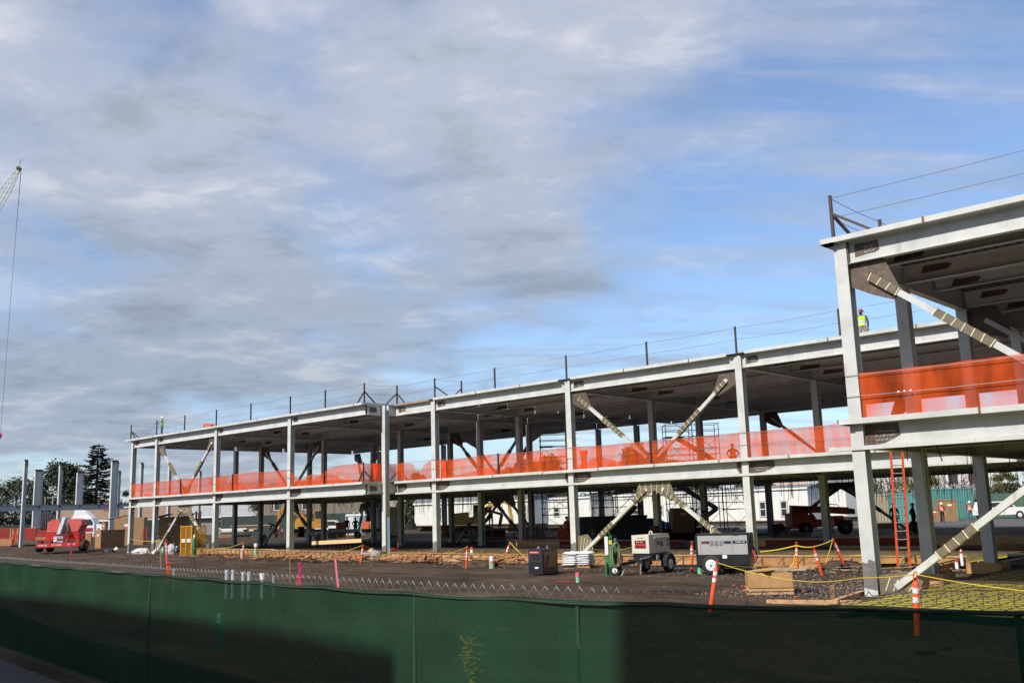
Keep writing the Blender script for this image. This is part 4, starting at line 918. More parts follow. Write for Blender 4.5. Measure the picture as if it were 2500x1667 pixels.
for k, (x, y, a, l_, w_, lb) in enumerate([(.25, .45, -12, 1.7, .85, 'large grey plywood sheet lying across the plywood box'), (.05, .35, 14, 1.1, .6, 'smaller plywood sheet lying on top of the grey sheet'), (.0, .25, 42, .75, .5, 'warped plywood offcut hanging over the box front')]):
    o = MB().box(-l_/2, l_/2, -w_/2, w_/2, 0, .018).build('plywood_sheet', greyply if k < 2 else ply); o.location = p+Matrix.Rotation(rz, 3, 'Z') @ V3(x, y, .632+k*.024); o.rotation_euler = (R(fan(2)), R(-2), rz+R(a)); tag(o, lb, 'plywood')
for lb, u0, v0, u1, v1, w_, zz in [('long pale board lying just behind the fence below the plywood box', 1872, 1470, 2105, 1472, .14, -.25), ('upright short lumber stub right of the pallet', 2033, 1466, 2031, 1428, .10, None), ('board on edge running to the big column foot', 2040, 1468, 2108, 1446, .12, -.2),
                                ('grey board in the mud left of the tilted delineator', 1870, 1389, 1960, 1383, .12, -.24), ('board lying before the pale form wall', 1930, 1385, 2060, 1383, .14, -.22), ('plank lying beyond the pallet near the forms', 1905, 1396, 1935, 1390, .10, -.25)]:
    A = G(u0, v0, zz if zz is not None else -.3); C = G(u1, v1, zz) if zz is not None else DP(u1, v1, depth(A)); o = MB().bar((0, 0, 0), C-A, w_, w_ if zz is not None else .05).build('board', wood2 if w_ > .11 else wood); o.location = A; tag(o, lb, 'board')
# ladder
B0 = G(2193, 1391, -.3); B1 = B0+RH*.44+V3(0, 0, 0); up_ = V3(0, .42, 5.0)
t = thing('extension_ladder', 'tall orange fibreglass ladder leaning up to the first floor', 'ladder', B0, 0)
fib = mat('ladder_orange', (.62, .085, .03), .5, 0, .08, 5)
for o_ in (V3(0, 0, 0), RH*.44): MB().bar(o_, o_+up_, .035, .08, up=RH).build('side_rail', fib, t)
for k in range(16): q = up_*(k+.6)/16.3; MB().tube([q+RH*.02-V3(0, .03, 0), q+RH*.42-V3(0, .03, 0)], .022, 6).build('rung', zinc, t)
for o_ in (V3(0, 0, 0), RH*.44): MB().box(o_.x-.04, o_.x+.04, o_.y-.04, o_.y+.05, -.03, .06).build('foot', rubber, t)
# column pedestals at the near wing
for (x, y, lb) in ((-11.45, 29.5, 'plywood pedestal box round the foot of the second near wing column'), (-11.5, 34.9, 'dark plywood pedestal box round the foot of the third near wing column')):
    t = thing('pedestal_form', lb, 'formwork', (x, y, -.25)); 
    MB().box(-.15, .85, -.25, -.2, 0, .36).build('board', ply, t); MB().box(-.15, .85, .75, .8, 0, .36).build('board', wood, t); MB().box(-.2, -.152, -.25, .8, 0, .36).build('board', wood, t); MB().box(.852, .9, -.25, .8, 0, .36).build('board', ply, t)
for i in range(7):
    u = 2250+i*38; B = G(u, 1482, -.15); t = thing('rebar_dowel', ['first','second','third','fourth','fifth','sixth','seventh'][i]+' bent rebar dowel behind the fence, counted rightwards from the big column', 'rebar', B, 0, 'bent rebar dowels behind the fence'); MB().tube([(0, 0, 0), (.01, 0, .42), (.1, .02, .44)], .011, 6).build('bar', rebar_m, t)
gal = MB().tube([(0, 0, 0), (3, 1.2, 0)], .07, 12).build('galvanised_pipe', zinc); gal.location = G(2461, 1372, -.1); gal.location.z = .15; tag(gal, 'grey galvanised pipe lying in the near wing at the right edge', 'pipe')
t = thing('beam_board', 'long pale glulam board standing on rebar pins behind the forms', 'board', YP(762, 1321, 41.6))
A = YP(762, 1322.5, 41.6); C = YP(883, 1316, 41.6); MB().bar((0, 0, -.12), (C-A)+V3(0, 0, -.12), .06, .26).build('board', mat('glulam', (.62, .42, .22), .6, 0, .12, 3), t)
for k in range(12): q = (C-A)*((k+.5)/12); MB().tube([(q.x, q.y, -1.2), (q.x, q.y, -.25)], .012, 5).build('support_pin', rebar_m, t)

# ---------------------------------------------------------------- people
def person(label, p, rz, h=1.76, pose='stand', shirt=darkcloth, pants=denim, hat=whitepl, vest=None, lean=0.0):
    """faces local -y; skeleton grown into one skin surface"""
    t = thing('person', label, 'person', p, rz); k = h/1.76
    J = dict(pel=(0, 0, .95), sp=(0, 0, 1.15), ch=(0, .01, 1.36), nk=(0, .0, 1.49), hd=(0, -.02, 1.62), ht=(0, -.015, 1.72),
             hl=(.10, 0, .90), kl=(.12, -.03, .50), al=(.12, .02, .09), tl=(.13, -.15, .04), hr=(-.10, 0, .90), kr=(-.12, .0, .50), ar=(-.13, .05, .09), tr=(-.15, -.12, .04),
             sl=(.19, .01, 1.41), el=(.26, .05, 1.13), wl=(.24, -.06, .88), sr=(-.19, .01, 1.41), er=(-.26, .05, 1.13), wr=(-.24, -.06, .88))
    if pose == 'reach': J.update(er=(-.24, -.25, 1.25), wr=(-.2, -.50, 1.22), el=(.25, -.2, 1.2), wl=(.1, -.45, 1.18))
    if pose == 'hips': J.update(er=(-.38, .06, 1.2), wr=(-.22, -.05, 1.02), el=(.38, .06, 1.2), wl=(.22, -.05, 1.02))
    if pose == 'up': J.update(el=(.34, -.12, 1.42), wl=(.36, -.2, 1.68), er=(-.34, -.15, 1.3), wr=(-.3, -.35, 1.45))
    if pose == 'hold': J.update(er=(-.26, -.04, 1.15), wr=(-.12, -.28, 1.08), el=(.26, -.04, 1.15), wl=(.12, -.28, 1.08), hd=(0, -.07, 1.60), ht=(0, -.09, 1.70))
    if pose == 'bend': J.update(sp=(0, -.12, 1.08), ch=(0, -.34, 1.18), nk=(0, -.47, 1.22), hd=(0, -.58, 1.24), ht=(0, -.67, 1.25), sl=(.19, -.38, 1.18), sr=(-.19, -.38, 1.18), el=(.22, -.45, .88), wl=(.16, -.55, .66), er=(-.22, -.45, .88), wr=(-.16, -.55, .66), kl=(.14, -.2, .52), kr=(-.14, .05, .5), tr=(-.15, -.05, .04), ar=(-.13, .15, .09))
    if pose == 'turn': J.update(hd=(.03, -.02, 1.62), el=(.3, .02, 1.16), wl=(.2, -.16, .98))
    names = list(J); idx = {n: i for i, n in enumerate(names)}
    E_ = [('pel', 'sp'), ('sp', 'ch'), ('ch', 'nk'), ('nk', 'hd'), ('hd', 'ht'), ('pel', 'hl'), ('hl', 'kl'), ('kl', 'al'), ('al', 'tl'), ('pel', 'hr'), ('hr', 'kr'), ('kr', 'ar'), ('ar', 'tr'), ('ch', 'sl'), ('sl', 'el'), ('el', 'wl'), ('ch', 'sr'), ('sr', 'er'), ('er', 'wr')]
    rad = dict(pel=(.155, .11), sp=(.14, .10), ch=(.165, .115), nk=(.055, .055), hd=(.078, .095), ht=(.06, .07), hl=(.095, .095), kl=(.065, .065), al=(.045, .05), tl=(.045, .035), sl=(.065, .065), el=(.047, .047), wl=(.035, .035))
    me = bpy.data.meshes.new('body'); me.from_pydata([J[n] for n in names], [(idx[a], idx[b_]) for a, b_ in E_], []); o = bpy.data.objects.new('body', me); COL.objects.link(o)
    sk = o.modifiers.new('s', 'SKIN'); 
    for n in names:
        q = n if n in rad else n[:-1]+'l'; sv = me.skin_vertices[0].data[idx[n]]; sv.radius = rad[q]; sv.use_root = (n == 'pel')
    su = o.modifiers.new('u', 'SUBSURF'); su.levels = 1; su.render_levels = 1
    dg = bpy.context.evaluated_depsgraph_get(); nm = bpy.data.meshes.new_from_object(o.evaluated_get(dg)); bpy.data.objects.remove(o)
    # hands: palm, four fingers and a thumb, slightly curled
    hb = MB(); 
    for s_, wn, en in ((1, 'wl', 'el'), (-1, 'wr', 'er')):
        w_ = Vector(J[wn]); d = (w_-Vector(J[en])).normalized(); a = d.cross(V3(0, 1, 0)); a = a.normalized() if a.length > .1 else V3(1, 0, 0); c = a.cross(d)
        hb.bar(w_-d*.01, w_+d*.085, .08, .03, up=c)
        for f, l_ in ((-.03, .075), (-.01, .085), (.01, .08), (.03, .062)): hb.tube([w_+d*.08+a*f, w_+d*(.08+l_*.55)+a*f, w_+d*(.08+l_*.9)+a*f+c*.018], .0095, 5)
        hb.tube([w_+d*.02+a*.035*s_, w_+d*.06+a*.065*s_, w_+d*.09+a*.06*s_], .011, 5)
    bm = bmesh.new(); bm.from_mesh(nm); nbody = len(bm.faces); bm.free()
    hm = bpy.data.meshes.new('hand'); hm.from_pydata(hb.v, [], hb.f)
    bm = bmesh.new(); bm.from_mesh(nm); bm.from_mesh(hm)
    for m in (skin, shirt, pants, rubber): nm.materials.append(m)
    hd = Vector(J['hd']); wl, wr = Vector(J['wl']), Vector(J['wr'])
    for i, f in enumerate(bm.faces):
        c = f.calc_center_median(); mi = 1
        if i >= nbody or (c-hd).length < .17 or (pose != 'bend' and c.z > 1.50): mi = 0
        elif min((c-wl).length, (c-wr).length) < .05: mi = 0
        elif c.z < .12: mi = 3
        elif c.z < .98 and (pose != 'bend' or c.y > -.3 or c.z < .6) and min(abs(c.x-J['wl'][0])+abs(c.y-J['wl'][1]), abs(c.x-J['wr'][0])+abs(c.y-J['wr'][1])) > .09: mi = 2
        f.material_index = mi; f.smooth = True
    bm.to_mesh(nm); bm.free(); b_ = link('body', nm, t); b_.scale = (k, k, k)
    # face
    ft = Vector(J['hd']); ax = (Vector(J['ht'])-ft).normalized(); fr = V3(0, -1, 0) if pose != 'bend' else V3(0, 0, -1)
    e_ = MB(); 
    for s_ in (-1, 1): e_.lathe([(0, -.008), (.012, 0), (0, .008)], ft+fr*.092+V3(.03*s_, 0, 0)+ax*.02, 6)
    e_.build('eye', black, t, kind='stuff').scale = (k, k, k)
    MB().bar(ft+fr*.085+ax*.01, ft+fr*.112-ax*.02, .022, .022, up=V3(1, 0, 0)).build('nose', skin, t).scale = (k, k, k)
    MB().bar(ft+fr*.09-ax*.045+V3(.02, 0, 0), ft+fr*.09-ax*.045-V3(.02, 0, 0), .01, .01).build('mouth', mat('lips', (.25, .08, .06), .6), t).scale = (k, k, k)
    if hat:
        tp = Vector(J['hd'])+ax*.045; q = ax.to_track_quat('Z', 'Y').to_matrix().to_4x4()
        hh = MB().lathe([(.125, 0), (.122, .012), (.115, .02), (.11, .06), (.085, .105), (.04, .128), (0, .132)], (0, 0, 0), 14).box(-.07, .07, -.175, -.1, -.004, .012); hh.xform(Matrix.Translation(tp) @ q); hh.build('hard_hat', hat, t).scale = (k, k, k)
    if vest:
        c1, c0 = Vector(J['ch']), Vector(J['pel'])+V3(0, 0, .03)
        vv = []; n = 14; secs = [(c0, .18, .135), (Vector(J['sp']), .17, .13), (c1, .195, .145), (c1.lerp(Vector(J['nk']), .6), .16, .12)]
        dd = (c1-c0).normalized(); side_ = V3(1, 0, 0); fw_ = dd.cross(side_)
        for c, a, b2 in secs: vv += [c+side_*a*math.cos(2*math.pi*j/n)+fw_*b2*math.sin(2*math.pi*j/n) for j in range(n)]
        v_ = MB().add(vv, [(i*n+j, i*n+(j+1) % n, (i+1)*n+(j+1) % n, (i+1)*n+j) for i in range(3) for j in range(n)], True).build('vest', vest, t); v_.scale = (k, k, k)
        bb = MB()
        for f in (.25, .6):
            c = c0.lerp(c1, f); vv = [c+dd*z+side_*.185*math.cos(2*math.pi*j/n)+fw_*.142*math.sin(2*math.pi*j/n) for z in (-.022, .022) for j in range(n)]
            MB().add(vv, [(j, (j+1) % n, n+(j+1) % n, n+j) for j in range(n)], True).build('reflective_band', reflect, v_)
    return t
def at_g(u, v, z=.2): return G(u, v, z)
PF = RZ        # facing the viewer
person('worker in lime vest and white helmet leaning on a roof post of the left block', V3(YP(395, 1056, P0+.9).x, P0+.9, Z2-.08), RZ+R(-75), 1.78, 'reach', mat('grey_sleeve', (.12, .17, .2), .9), denim, white, hivis)
person('worker in lime vest and dark red helmet on the roof behind the near column', V3(YP(2101, 752, 43.6).x, 43.6, YP(2101, 752, 43.6).z-1.87), RZ+R(160), 1.8, 'turn', mat('dark_hoodie', (.03, .035, .04), .9), mat('khaki', (.3, .22, .14), .9), mat('maroon_helmet', (.2, .02, .03), .4), hivis)
person('worker in vest bending his arms behind the orange net by the seventh front column', V3(YP(1787, 1080, 50).x, 50, YP(1787, 1080, 50).z-1.8), RZ+R(180), 1.72, 'hips', mat('tan_shirt', (.3, .2, .12), .9), denim, mat('tan_helmet', (.45, .25, .12), .5), hivis)
person('dark dressed person standing with hands down deep inside, left one of a pair', DP(847, 1308, 92), RZ+R(20), 1.78, 'stand', darkcloth, darkcloth, darkcloth)
person('person in dark red jacket and pale helmet deep inside, right one of a pair', DP(868, 1309, 92), RZ+R(-20), 1.78, 'hips', mat('dark_red_jacket', (.08, .015, .015), .9), darkcloth, mat('blue_helmet', (.25, .4, .5), .5))
person('stooping worker in dark clothes and white helmet inside the left block', DP(674, 1312, 88), RZ+R(-70), 1.8, 'bend', darkcloth, darkcloth, white)
pr_ = person('person in red carrying a red diamond board beside the sixth front column', DP(1387, 1326, 62), RZ+R(-25), 1.72, 'hold', mat('red_sleeve', (.2, .02, .02), .9), darkcloth, darkcloth)
bd = MB().prism([(0, 0, 0), (.42, 0, .42), (.22, 0, 1.05), (-.22, 0, 1.1), (-.42, 0, .62), (-.3, 0, .3)], (0, -.012, 0), (0, .012, 0)).build('red_board', mat('faded_red_board', (.33, .045, .035), .7, 0, .2, 2)); bd.location = DP(1376, 1329, 61.4); bd.rotation_euler = (0, 0, RZ); tag(bd, 'red diamond shaped board carried beside the sixth front column', 'board')
person('worker in orange vest and jeans standing on a dark box by the yellow lift', DP(1199, 1289, 80), RZ+R(180), 1.76, 'up', mat('red_shirt', (.5, .06, .03), .9), denim, orange, hivo)
person('worker in orange vest and white helmet holding papers beside the brown job box', G(2302, 1275, .2), RZ+R(-10), 1.78, 'hold', darkcloth, darkcloth, white, hivo)
person('worker in bright lime shirt bending over the brown job box', G(2293, 1271, .2), RZ+R(60), 1.65, 'hold', hivis, darkcloth, None, hivis)
person('worker in orange vest and white helmet walking beyond the near wing at right', G(2371, 1272, .2), RZ+R(0), 1.8, 'turn', mat('navy_shirt', (.03, .05, .1), .9), denim, white, hivo)
person('dark silhouetted worker with red collar left of the orange ladder', DP(2187, 1296, 62), RZ+R(160), 1.76, 'stand', mat('black_red_shirt', (.05, .012, .012), .9), darkcloth, darkcloth)
person('dark silhouetted worker half hidden behind the second near wing column', DP(2234, 1302, 60), RZ+R(90), 1.86, 'hips', darkcloth, darkcloth, darkcloth)
person('worker in lime top in the shade under the slanted brace of the middle block', DP(1722, 1312, 62), RZ+R(150), 1.7, 'stand', mat('dim_lime', (.3, .35, .02), .9), darkcloth, darkcloth)

# ---------------------------------------------------------------- trees
bark = mat('bark', (.09, .065, .05), .95, 0, .3, 4, bump=.4)
def leaves(b, pts_, n, size, spread, rr):
    for i in range(n):
        c = Vector(rr.choice(pts_))+V3(rr.gauss(0, spread), rr.gauss(0, spread), rr.gauss(0, spread*.7)); a = V3(rr.gauss(0, 1), rr.gauss(0, 1), rr.gauss(0, 1)).normalized(); c2 = a.orthogonal().normalized(); s_ = size*rr.uniform(.5, 1.3)
        b.add([c-a*s_, c+c2*s_*.6, c+a*s_, c-c2*s_*.6], [(0, 1, 2, 3)])
def tree(label, p, h, w_, kind='leafy', leaf=(.03, .05, .02), seed=1, cat='tree', dens=1.0, group=None, base=.12):
    rr = random.Random(seed); t = thing({'leafy': 'leafy_tree', 'conifer': 'conifer_tree', 'bare': 'bare_tree', 'shrub': 'shrub'}[kind], label, cat, p, 0, group)
    lm = mat('foliage_%02d%02d%02d' % tuple(int(c*100) for c in leaf), leaf, .8, 0, .45, .5)
    tr = MB(); tips = []
    if kind == 'conifer':
        tr.tube([(0, 0, 0), (0, 0, h*.5), (.05*w_*.1, 0, h)], [.028*h, .016*h, .004*h], 8); fo = MB()
        lv = 34
        for i in range(lv):
            f = base+(1-base)*i/lv; z = h*f; r_ = w_/2*(1-f)**.62*rr.uniform(.75, 1.12); n = 7
            for k in range(n):
                a = rr.uniform(0, 6.28); ln = r_*rr.uniform(.7, 1.1); e_ = V3(math.cos(a)*ln, math.sin(a)*ln, -ln*.12+ln*.28*rr.uniform(.3, 1.2)); s0 = V3(0, 0, z)
                tr.tube([s0, s0+e_*.6+V3(0, 0, -ln*.1), s0+e_], [.03*ln+.02, .015*ln+.01, .01], 4, False)
                for q in range(int(22*dens)):
                    g = rr.uniform(.15, 1.02); c = s0+e_*g+V3(0, 0, -ln*.1*math.sin(g*3.1)); d = V3(-e_.y, e_.x, 0).normalized()*rr.choice((-1, 1)); s_ = h*.034*(1.3-g*.7)*rr.uniform(.5, 1.3)
                    fo.add([c, c+d*s_+V3(0, 0, -s_*.35)+e_.normalized()*s_*.5, c+d*s_*.5+e_.normalized()*s_*1.1], [(0, 1, 2)])
        tr.build('trunk', bark, t); fo.build('crown', lm, t)
    elif kind == 'bare':
        def br(p0, d, l_, r_, k):
            p1 = p0+d*l_; tr.tube([p0, p0.lerp(p1, .5)+V3(rr.gauss(0, .04*l_), rr.gauss(0, .04*l_), 0), p1], [r_, r_*.8, r_*.6], 5 if k < 2 else 3, False)
            if k >= 5: return
            for j in range(rr.choice((2, 3, 3)) if k else 4):
                nd = (d+V3(rr.gauss(0, .42), rr.gauss(0, .42), rr.gauss(.08, .25))).normalized(); br(p0.lerp(p1, rr.uniform(.6, 1)), nd, l_*rr.uniform(.62, .82), r_*.58, k+1)
        br(V3(0, 0, 0), V3(0, 0, 1), h*.28, h*.018, 0); sx = w_/(h*.75)
        tr.v = [(x*sx, y*sx, z) for x, y, z in tr.v]; tr.build('trunk', mat('bare_twigs_%d' % (leaf[0]*100), leaf, .9, 0, .3, 2), t)
    else:
        th = h*(.3 if kind == 'leafy' else .15); tr.tube([(0, 0, -.1), (0, 0, th), (0, 0, h*.75)], [.03*h, .022*h, .008*h], 7)
        cl = []
        for k in range(int(30*dens)):
            a = rr.uniform(0, 6.28); f = rr.uniform(0, 1); zz = h*(base+.08+(.86-base)*f); prof = math.sin(math.pi*min(1, .18+f*.80))**.7; r_ = w_/2*prof*math.sqrt(rr.uniform(.15, 1))*.86
            c = V3(math.cos(a)*r_, math.sin(a)*r_, zz); cl.append(c)
            if k % 3 == 0: tr.tube([(0, 0, th*.8), (c.x*.5, c.y*.5, th+(zz-th)*.5), c], [.012*h, .007*h, .003*h], 4, False)
        tr.build('trunk', bark, t); fo = MB(); sp = w_*.062
        leaves(fo, cl, int(9000*dens), h*.019, sp, rr); fo.build('crown', lm, t)
    return t
def at_d(u, d, z=.2): q = DP(u, 1250, d); return V3(q.x, q.y, z)
tree('dark drooping branched conifer behind the lone columns at left', at_d(233, 205), 19.3, 15.5, 'conifer', (.020, .034, .020), 3, dens=1.3)
tree('broad round dark green tree behind the lone columns at left', at_d(146, 215), 15.6, 16, 'leafy', (.030, .046, .024), 5, dens=1.9)
tree('olive green spreading tree at the far left edge', at_d(38, 170), 10.3, 13, 'leafy', (.045, .060, .030), 6, dens=1.0)
tree('pale bare tree seen between the first left block columns', at_d(532, 190), 16, 9, 'bare', (.16, .12, .10), 8)
tree('bare reddish tree beside the round dark tree at left', at_d(163, 180), 9.5, 6, 'bare', (.20, .09, .07), 9)
tree('small dark shrub tree just left of the left block corner', at_d(305, 230), 10, 7, 'leafy', (.025, .04, .022), 10, dens=.6)
for i, (u, d, h, w_, lf, lb) in enumerate([(640, 190, 8.5, 10, (.055, .07, .03), 'yellowish green tree seen through the left block upper storey'), (590, 160, 7, 9, (.05, .065, .025), 'green tree under the left block first floor, behind the fence'), (660, 150, 7, 8, (.045, .06, .022), 'dark green tree behind the low crane arm'), 
        (900, 150, 7, 7, (.035, .05, .025), 'green tree behind the white vehicles'), (1020, 200, 11.0, 6, (.05, .06, .03), 'small tree top just above the net left of the fifth column'), (1285, 170, 11.6, 12, (.06, .075, .03), 'wide green tree showing above the net left of the sixth column'), (1345, 172, 12, 9, (.055, .07, .03), 'dark topped tree behind the low scaffold'),
        (1555, 150, 12.2, 8.5, (.07, .08, .03), 'tall rounded tree above the net in the braced bay'), (1505, 155, 9.6, 5, (.065, .075, .03), 'short pointed tree left of the tall rounded one'), (1640, 150, 9.8, 6, (.06, .07, .03), 'tree behind the scaffold stair tower'), (1845, 170, 10.5, 7, (.07, .08, .04), 'low tree top right of the seventh column'), (1725, 160, 9.5, 6, (.06, .07, .03), 'tree top behind the right side of the scaffold')]):
    tree(lb, at_d(u, d), h, w_, 'leafy', lf, 30+i, dens=1.7, base=.0)
for i, (u, d, h, w_, lf, lb) in enumerate([(2160, 125, 8.5, 10, (.13, .075, .06), 'bare brown tree behind the tan container'), (2190, 118, 7.5, 9, (.12, .07, .06), 'bare brown tree above the orange ladder foot'), (2345, 120, 8, 8, (.22, .04, .05), 'bare tree with crimson twigs behind the teal container'), (2410, 118, 7.5, 7, (.20, .035, .05), 'bare crimson tree right of the teal container'), (2290, 125, 7.5, 7, (.14, .07, .06), 'bare brown tree before the white house'),
                                             (2370, 108, 5.5, 4, (.15, .12, .10), 'slim pale bare tree behind the green fence at right'), (1090, 190, 9, 9, (.14, .10, .08), 'bare tree behind the office trailers')]):
    tree(lb, at_d(u, d), h, w_, 'bare', lf, 50+i)
for i, (u, d, h, w_, lf, lb) in enumerate([(2262, 112, 5.2, 5, (.09, .085, .02), 'yellow green shrub behind the teal fence'), (2455, 115, 5.5, 5, (.10, .09, .02), 'yellowish shrub at the right edge behind the fence'), (2225, 116, 4.3, 14, (.04, .055, .025), 'long clipped dark hedge behind the containers'), (2380, 110, 3.9, 14, (.035, .05, .025), 'clipped dark hedge behind the green fence at right'), (2130, 118, 4.2, 10, (.04, .055, .02), 'dark hedge behind the tan container')]):
    tree(lb, at_d(u, d), h, w_, 'shrub', lf, 70+i, cat='shrub', dens=.7, base=.0)
# far wood that reads as one mass
rr = random.Random(12); fo = MB(); cl = []
for u in range(-60, 2600, 9):
    d = 235+rr.uniform(-12, 12); q = at_d(u, d); cl += [V3(q.x, q.y, rr.uniform(.5, 4.5+2.2*mn.noise(V3(u*.01, 0, 0)))) for _ in range(3)]
leaves(fo, cl, 15000, .75, 1.2, rr); tag(fo.build('distant_tree_belt', mat('far_foliage', (.045, .045, .03), .9, 0, .5, .15), kind='stuff'), 'low brownish green belt of far trees along the horizon', 'tree belt')

# ---------------------------------------------------------------- background buildings and trailers
trm = mat('trailer_siding', (.60, .60, .57), .55, 0, .05, 1); skirtm = mat('dark_skirt', (.05, .04, .035), .9)
def office(label, u0, u1, d0, d1, z0, z1, wins, rooft=(.13, .13, .14), pitch=0.0, end=0, u_end=None, d_end=None, sign=None):
    A, C = DP(u0, 1250, d0), DP(u1, 1250, d1); A.z = C.z = .2; D = (C-A); L_ = D.length; rz = math.atan2(D.y, D.x)
    t = thing('office_trailer', label, 'trailer', A, rz); W_ = 3.6
    MB().box(0, L_, 0, W_, z0, z1).build('wall', trm, t); MB().box(.05, L_-.05, .12, W_-.12, .0, z0-.003).build('skirt', skirtm, t)
    MB().prism([(-.12, -.15, z1+.003), (-.12, W_+.15, z1+.003), (-.12, W_/2, z1+.1+pitch)], (0, 0, 0), (L_+.24, 0, 0)).build('roof', mat('grey_roof_%d' % (rooft[0]*100), rooft, .8, 0, .12, 1), t)
    MB().box(-.1, L_+.1, -.16, -.13, z1-.14, z1+.02).build('fascia', white, t); MB().box(0, L_, -.012, -.003, z0, z0+.1).build('base_trim', mat('brown_trim', (.15, .09, .06), .7), t)
    for x in np.arange(.6, L_, 1.22): MB().box(x-.012, x+.012, -.01, -.003, z0+.11, z1-.15).build('panel_joint', mat('joint_grey', (.42, .42, .41), .6), t)
    for (f, ww, hh, zc) in wins:
        x = f*L_; zc += z0; fr = MB()
        fr.box(x-ww/2-.07, x+ww/2+.07, -.05, -.013, zc-hh/2-.07, zc+hh/2+.07).build('window_frame', mat('grey_frame', (.25, .25, .25), .6), t)
        w2 = MB().box(x-ww/2, x+ww/2, -.056, -.051, zc-hh/2, zc+hh/2).build('window', white, t)
        for (a, c_) in ((zc-hh/2+.05, zc-.03), (zc+.03, zc+hh/2-.05)): MB().box(x-ww/2+.06, x+ww/2-.06, -.062, -.057, a, c_).build('pane', glassd, w2)
    if sign: MB().box(sign*L_-.5, sign*L_+.5, -.03, -.013, z1-.65, z1-.32).build('sign_board', white, t); text('mobile', .2, mat('navy_ink', (.03, .04, .2), .6), t, (sign*L_, -.031, z1-.49), (R(90), 0, 0), ext=.002)
    return t
office('long office trailer with grey pitched roof behind the forms of the middle block', 1012, 1300, 112, 104, .75, 3.35, [(.22, .8, 1.45, 1.35), (.93, .8, 1.45, 1.3)], pitch=1.5, sign=.6)
office('office trailer with one square slider window left of the sixth front column', 1329, 1442, 113, 107, .45, 3.52, [(.28, .95, .95, 1.45)], pitch=.1)
office('long office trailer behind the scaffold stairs of the braced bay', 1500, 1690, 109, 100, .45, 3.6, [(.28, 1.1, .9, 1.0), (.62, .6, 1.0, 1.35), (.88, .6, 1.0, 1.35)], pitch=.1, sign=.1)
office('long white office trailer with tall sash windows left of the red lift', 1700, 1975, 102, 92, .42, 3.58, [(.05, .8, 1.3, 1.3), (.62, .72, 1.45, 1.2), (.80, .72, 1.45, 1.2)], pitch=.25, sign=.72)
office('white office trailer with blue curtained window behind the red lift', 1985, 2068, 107, 103, .5, 3.75, [(.30, .9, 1.3, 1.3)], pitch=.7)
for lb, A, e_, zz in (('grey end wall of an office trailer left of the square slider window', (1298, 122), (1329, 113.5), 3.3),):
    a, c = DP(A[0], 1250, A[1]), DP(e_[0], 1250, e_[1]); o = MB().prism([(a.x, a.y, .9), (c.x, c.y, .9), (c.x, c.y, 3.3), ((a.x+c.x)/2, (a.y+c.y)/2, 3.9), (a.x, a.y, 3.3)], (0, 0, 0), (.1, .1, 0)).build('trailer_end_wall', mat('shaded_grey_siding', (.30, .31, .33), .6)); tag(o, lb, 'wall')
def house(label, u, d, w_, dp, hw_, hr, wall, roof, rz=0, wins=(), z=.2, chim=False):
    p = at_d(u, d, z); t = thing('house', label, 'house', p, RZ+rz)
    MB().box(-w_/2, w_/2, 0, dp, 0, hw_).build('wall', mat('wall_%d_%d' % (wall[0]*99, wall[2]*99), wall, .85, 0, .1, 1), t)
    MB().prism([(-w_/2-.4, -.5, hw_+.003), (-w_/2-.4, dp+.5, hw_+.003), (-w_/2-.4, dp/2, hw_+hr)], (0, 0, 0), (w_+.8, 0, 0)).build('roof', mat('roof_%d_%d' % (roof[0]*99, roof[2]*99), roof, .9, 0, .2, 2), t)
    MB().box(-w_/2-.42, w_/2+.42, -.55, -.5, hw_-.12, hw_+.1).build('gutter', white, t)
    for (x, zc, ww, hh) in wins: f = MB().box(x-ww/2-.1, x+ww/2+.1, -.05, -.003, zc-hh/2-.1, zc+hh/2+.1).build('window', white, t); MB().box(x-ww/2, x+ww/2, -.06, -.051, zc-hh/2, zc+hh/2).build('pane', glassd, f)
    if chim: MB().box(-w_*.2, -w_*.2+.8, dp*.3, dp*.3+.7, hw_+.2, hw_+hr+.8).build('chimney', mat('brick_red', (.28, .10, .07), .9, 0, .2, 5), t)
    return t
house('low brown roofed bungalow with white gutter behind the brown job boxes', 310, 165, 26, 9, 2.7, 2.3, (.35, .28, .22), (.20, .13, .09), 0, [(-8, 1.5, 1.5, 1.1), (-2, 1.5, 1.5, 1.1), (5, 1.5, 1.5, 1.1)], chim=True)
house('grey roofed bungalow behind the flatbed at the left edge', 35, 175, 30, 9, 2.4, 1.8, (.12, .12, .12), (.16, .16, .15), 0, [(2, 1.4, 1.5, 1)])
house('tan two storey house with white framed windows behind the excavator', 765, 145, 15, 9, 5.8, 2, (.20, .165, .13), (.12, .11, .10), 0, [(-1.2, 4.4, .8, 1.9), (-5.5, 4.4, .8, 1.9), (4.9, 4.9, 1.8, 1.2), (-4.6, 1.6, .9, 1.4)])
house('low tan house with white eaves behind the orange cabinet', 860, 155, 13, 8, 2.9, 1.9, (.25, .20, .16), (.22, .18, .14), 0, [(1, 1.4, 1.4, 1)])
house('light grey roofed house behind the stepped fence in the middle left', 545, 150, 11, 8, 2.7, 1.9, (.22, .22, .21), (.28, .28, .29), 0, [(0, 1.5, 1.5, 1)])
house('white two storey house with dark windows among the crimson trees', 2310, 140, 15, 8, 7.2, 1.8, (.66, .64, .60), (.2, .19, .18), 0, [(-5.5, 5.0, 1, 1.6), (-3.2, 5.0, 1, 1.6), (1.5, 5.0, 1.4, 1.6), (4.5, 5.0, 1.4, 1.6), (-4, 2.2, 1.6, 1.4)])
house('white house with red roof peeping over the first floor edge right of the seventh column', 1915, 230, 12, 8, 10.0, 1.2, (.6, .45, .38), (.25, .1, .08), 0)
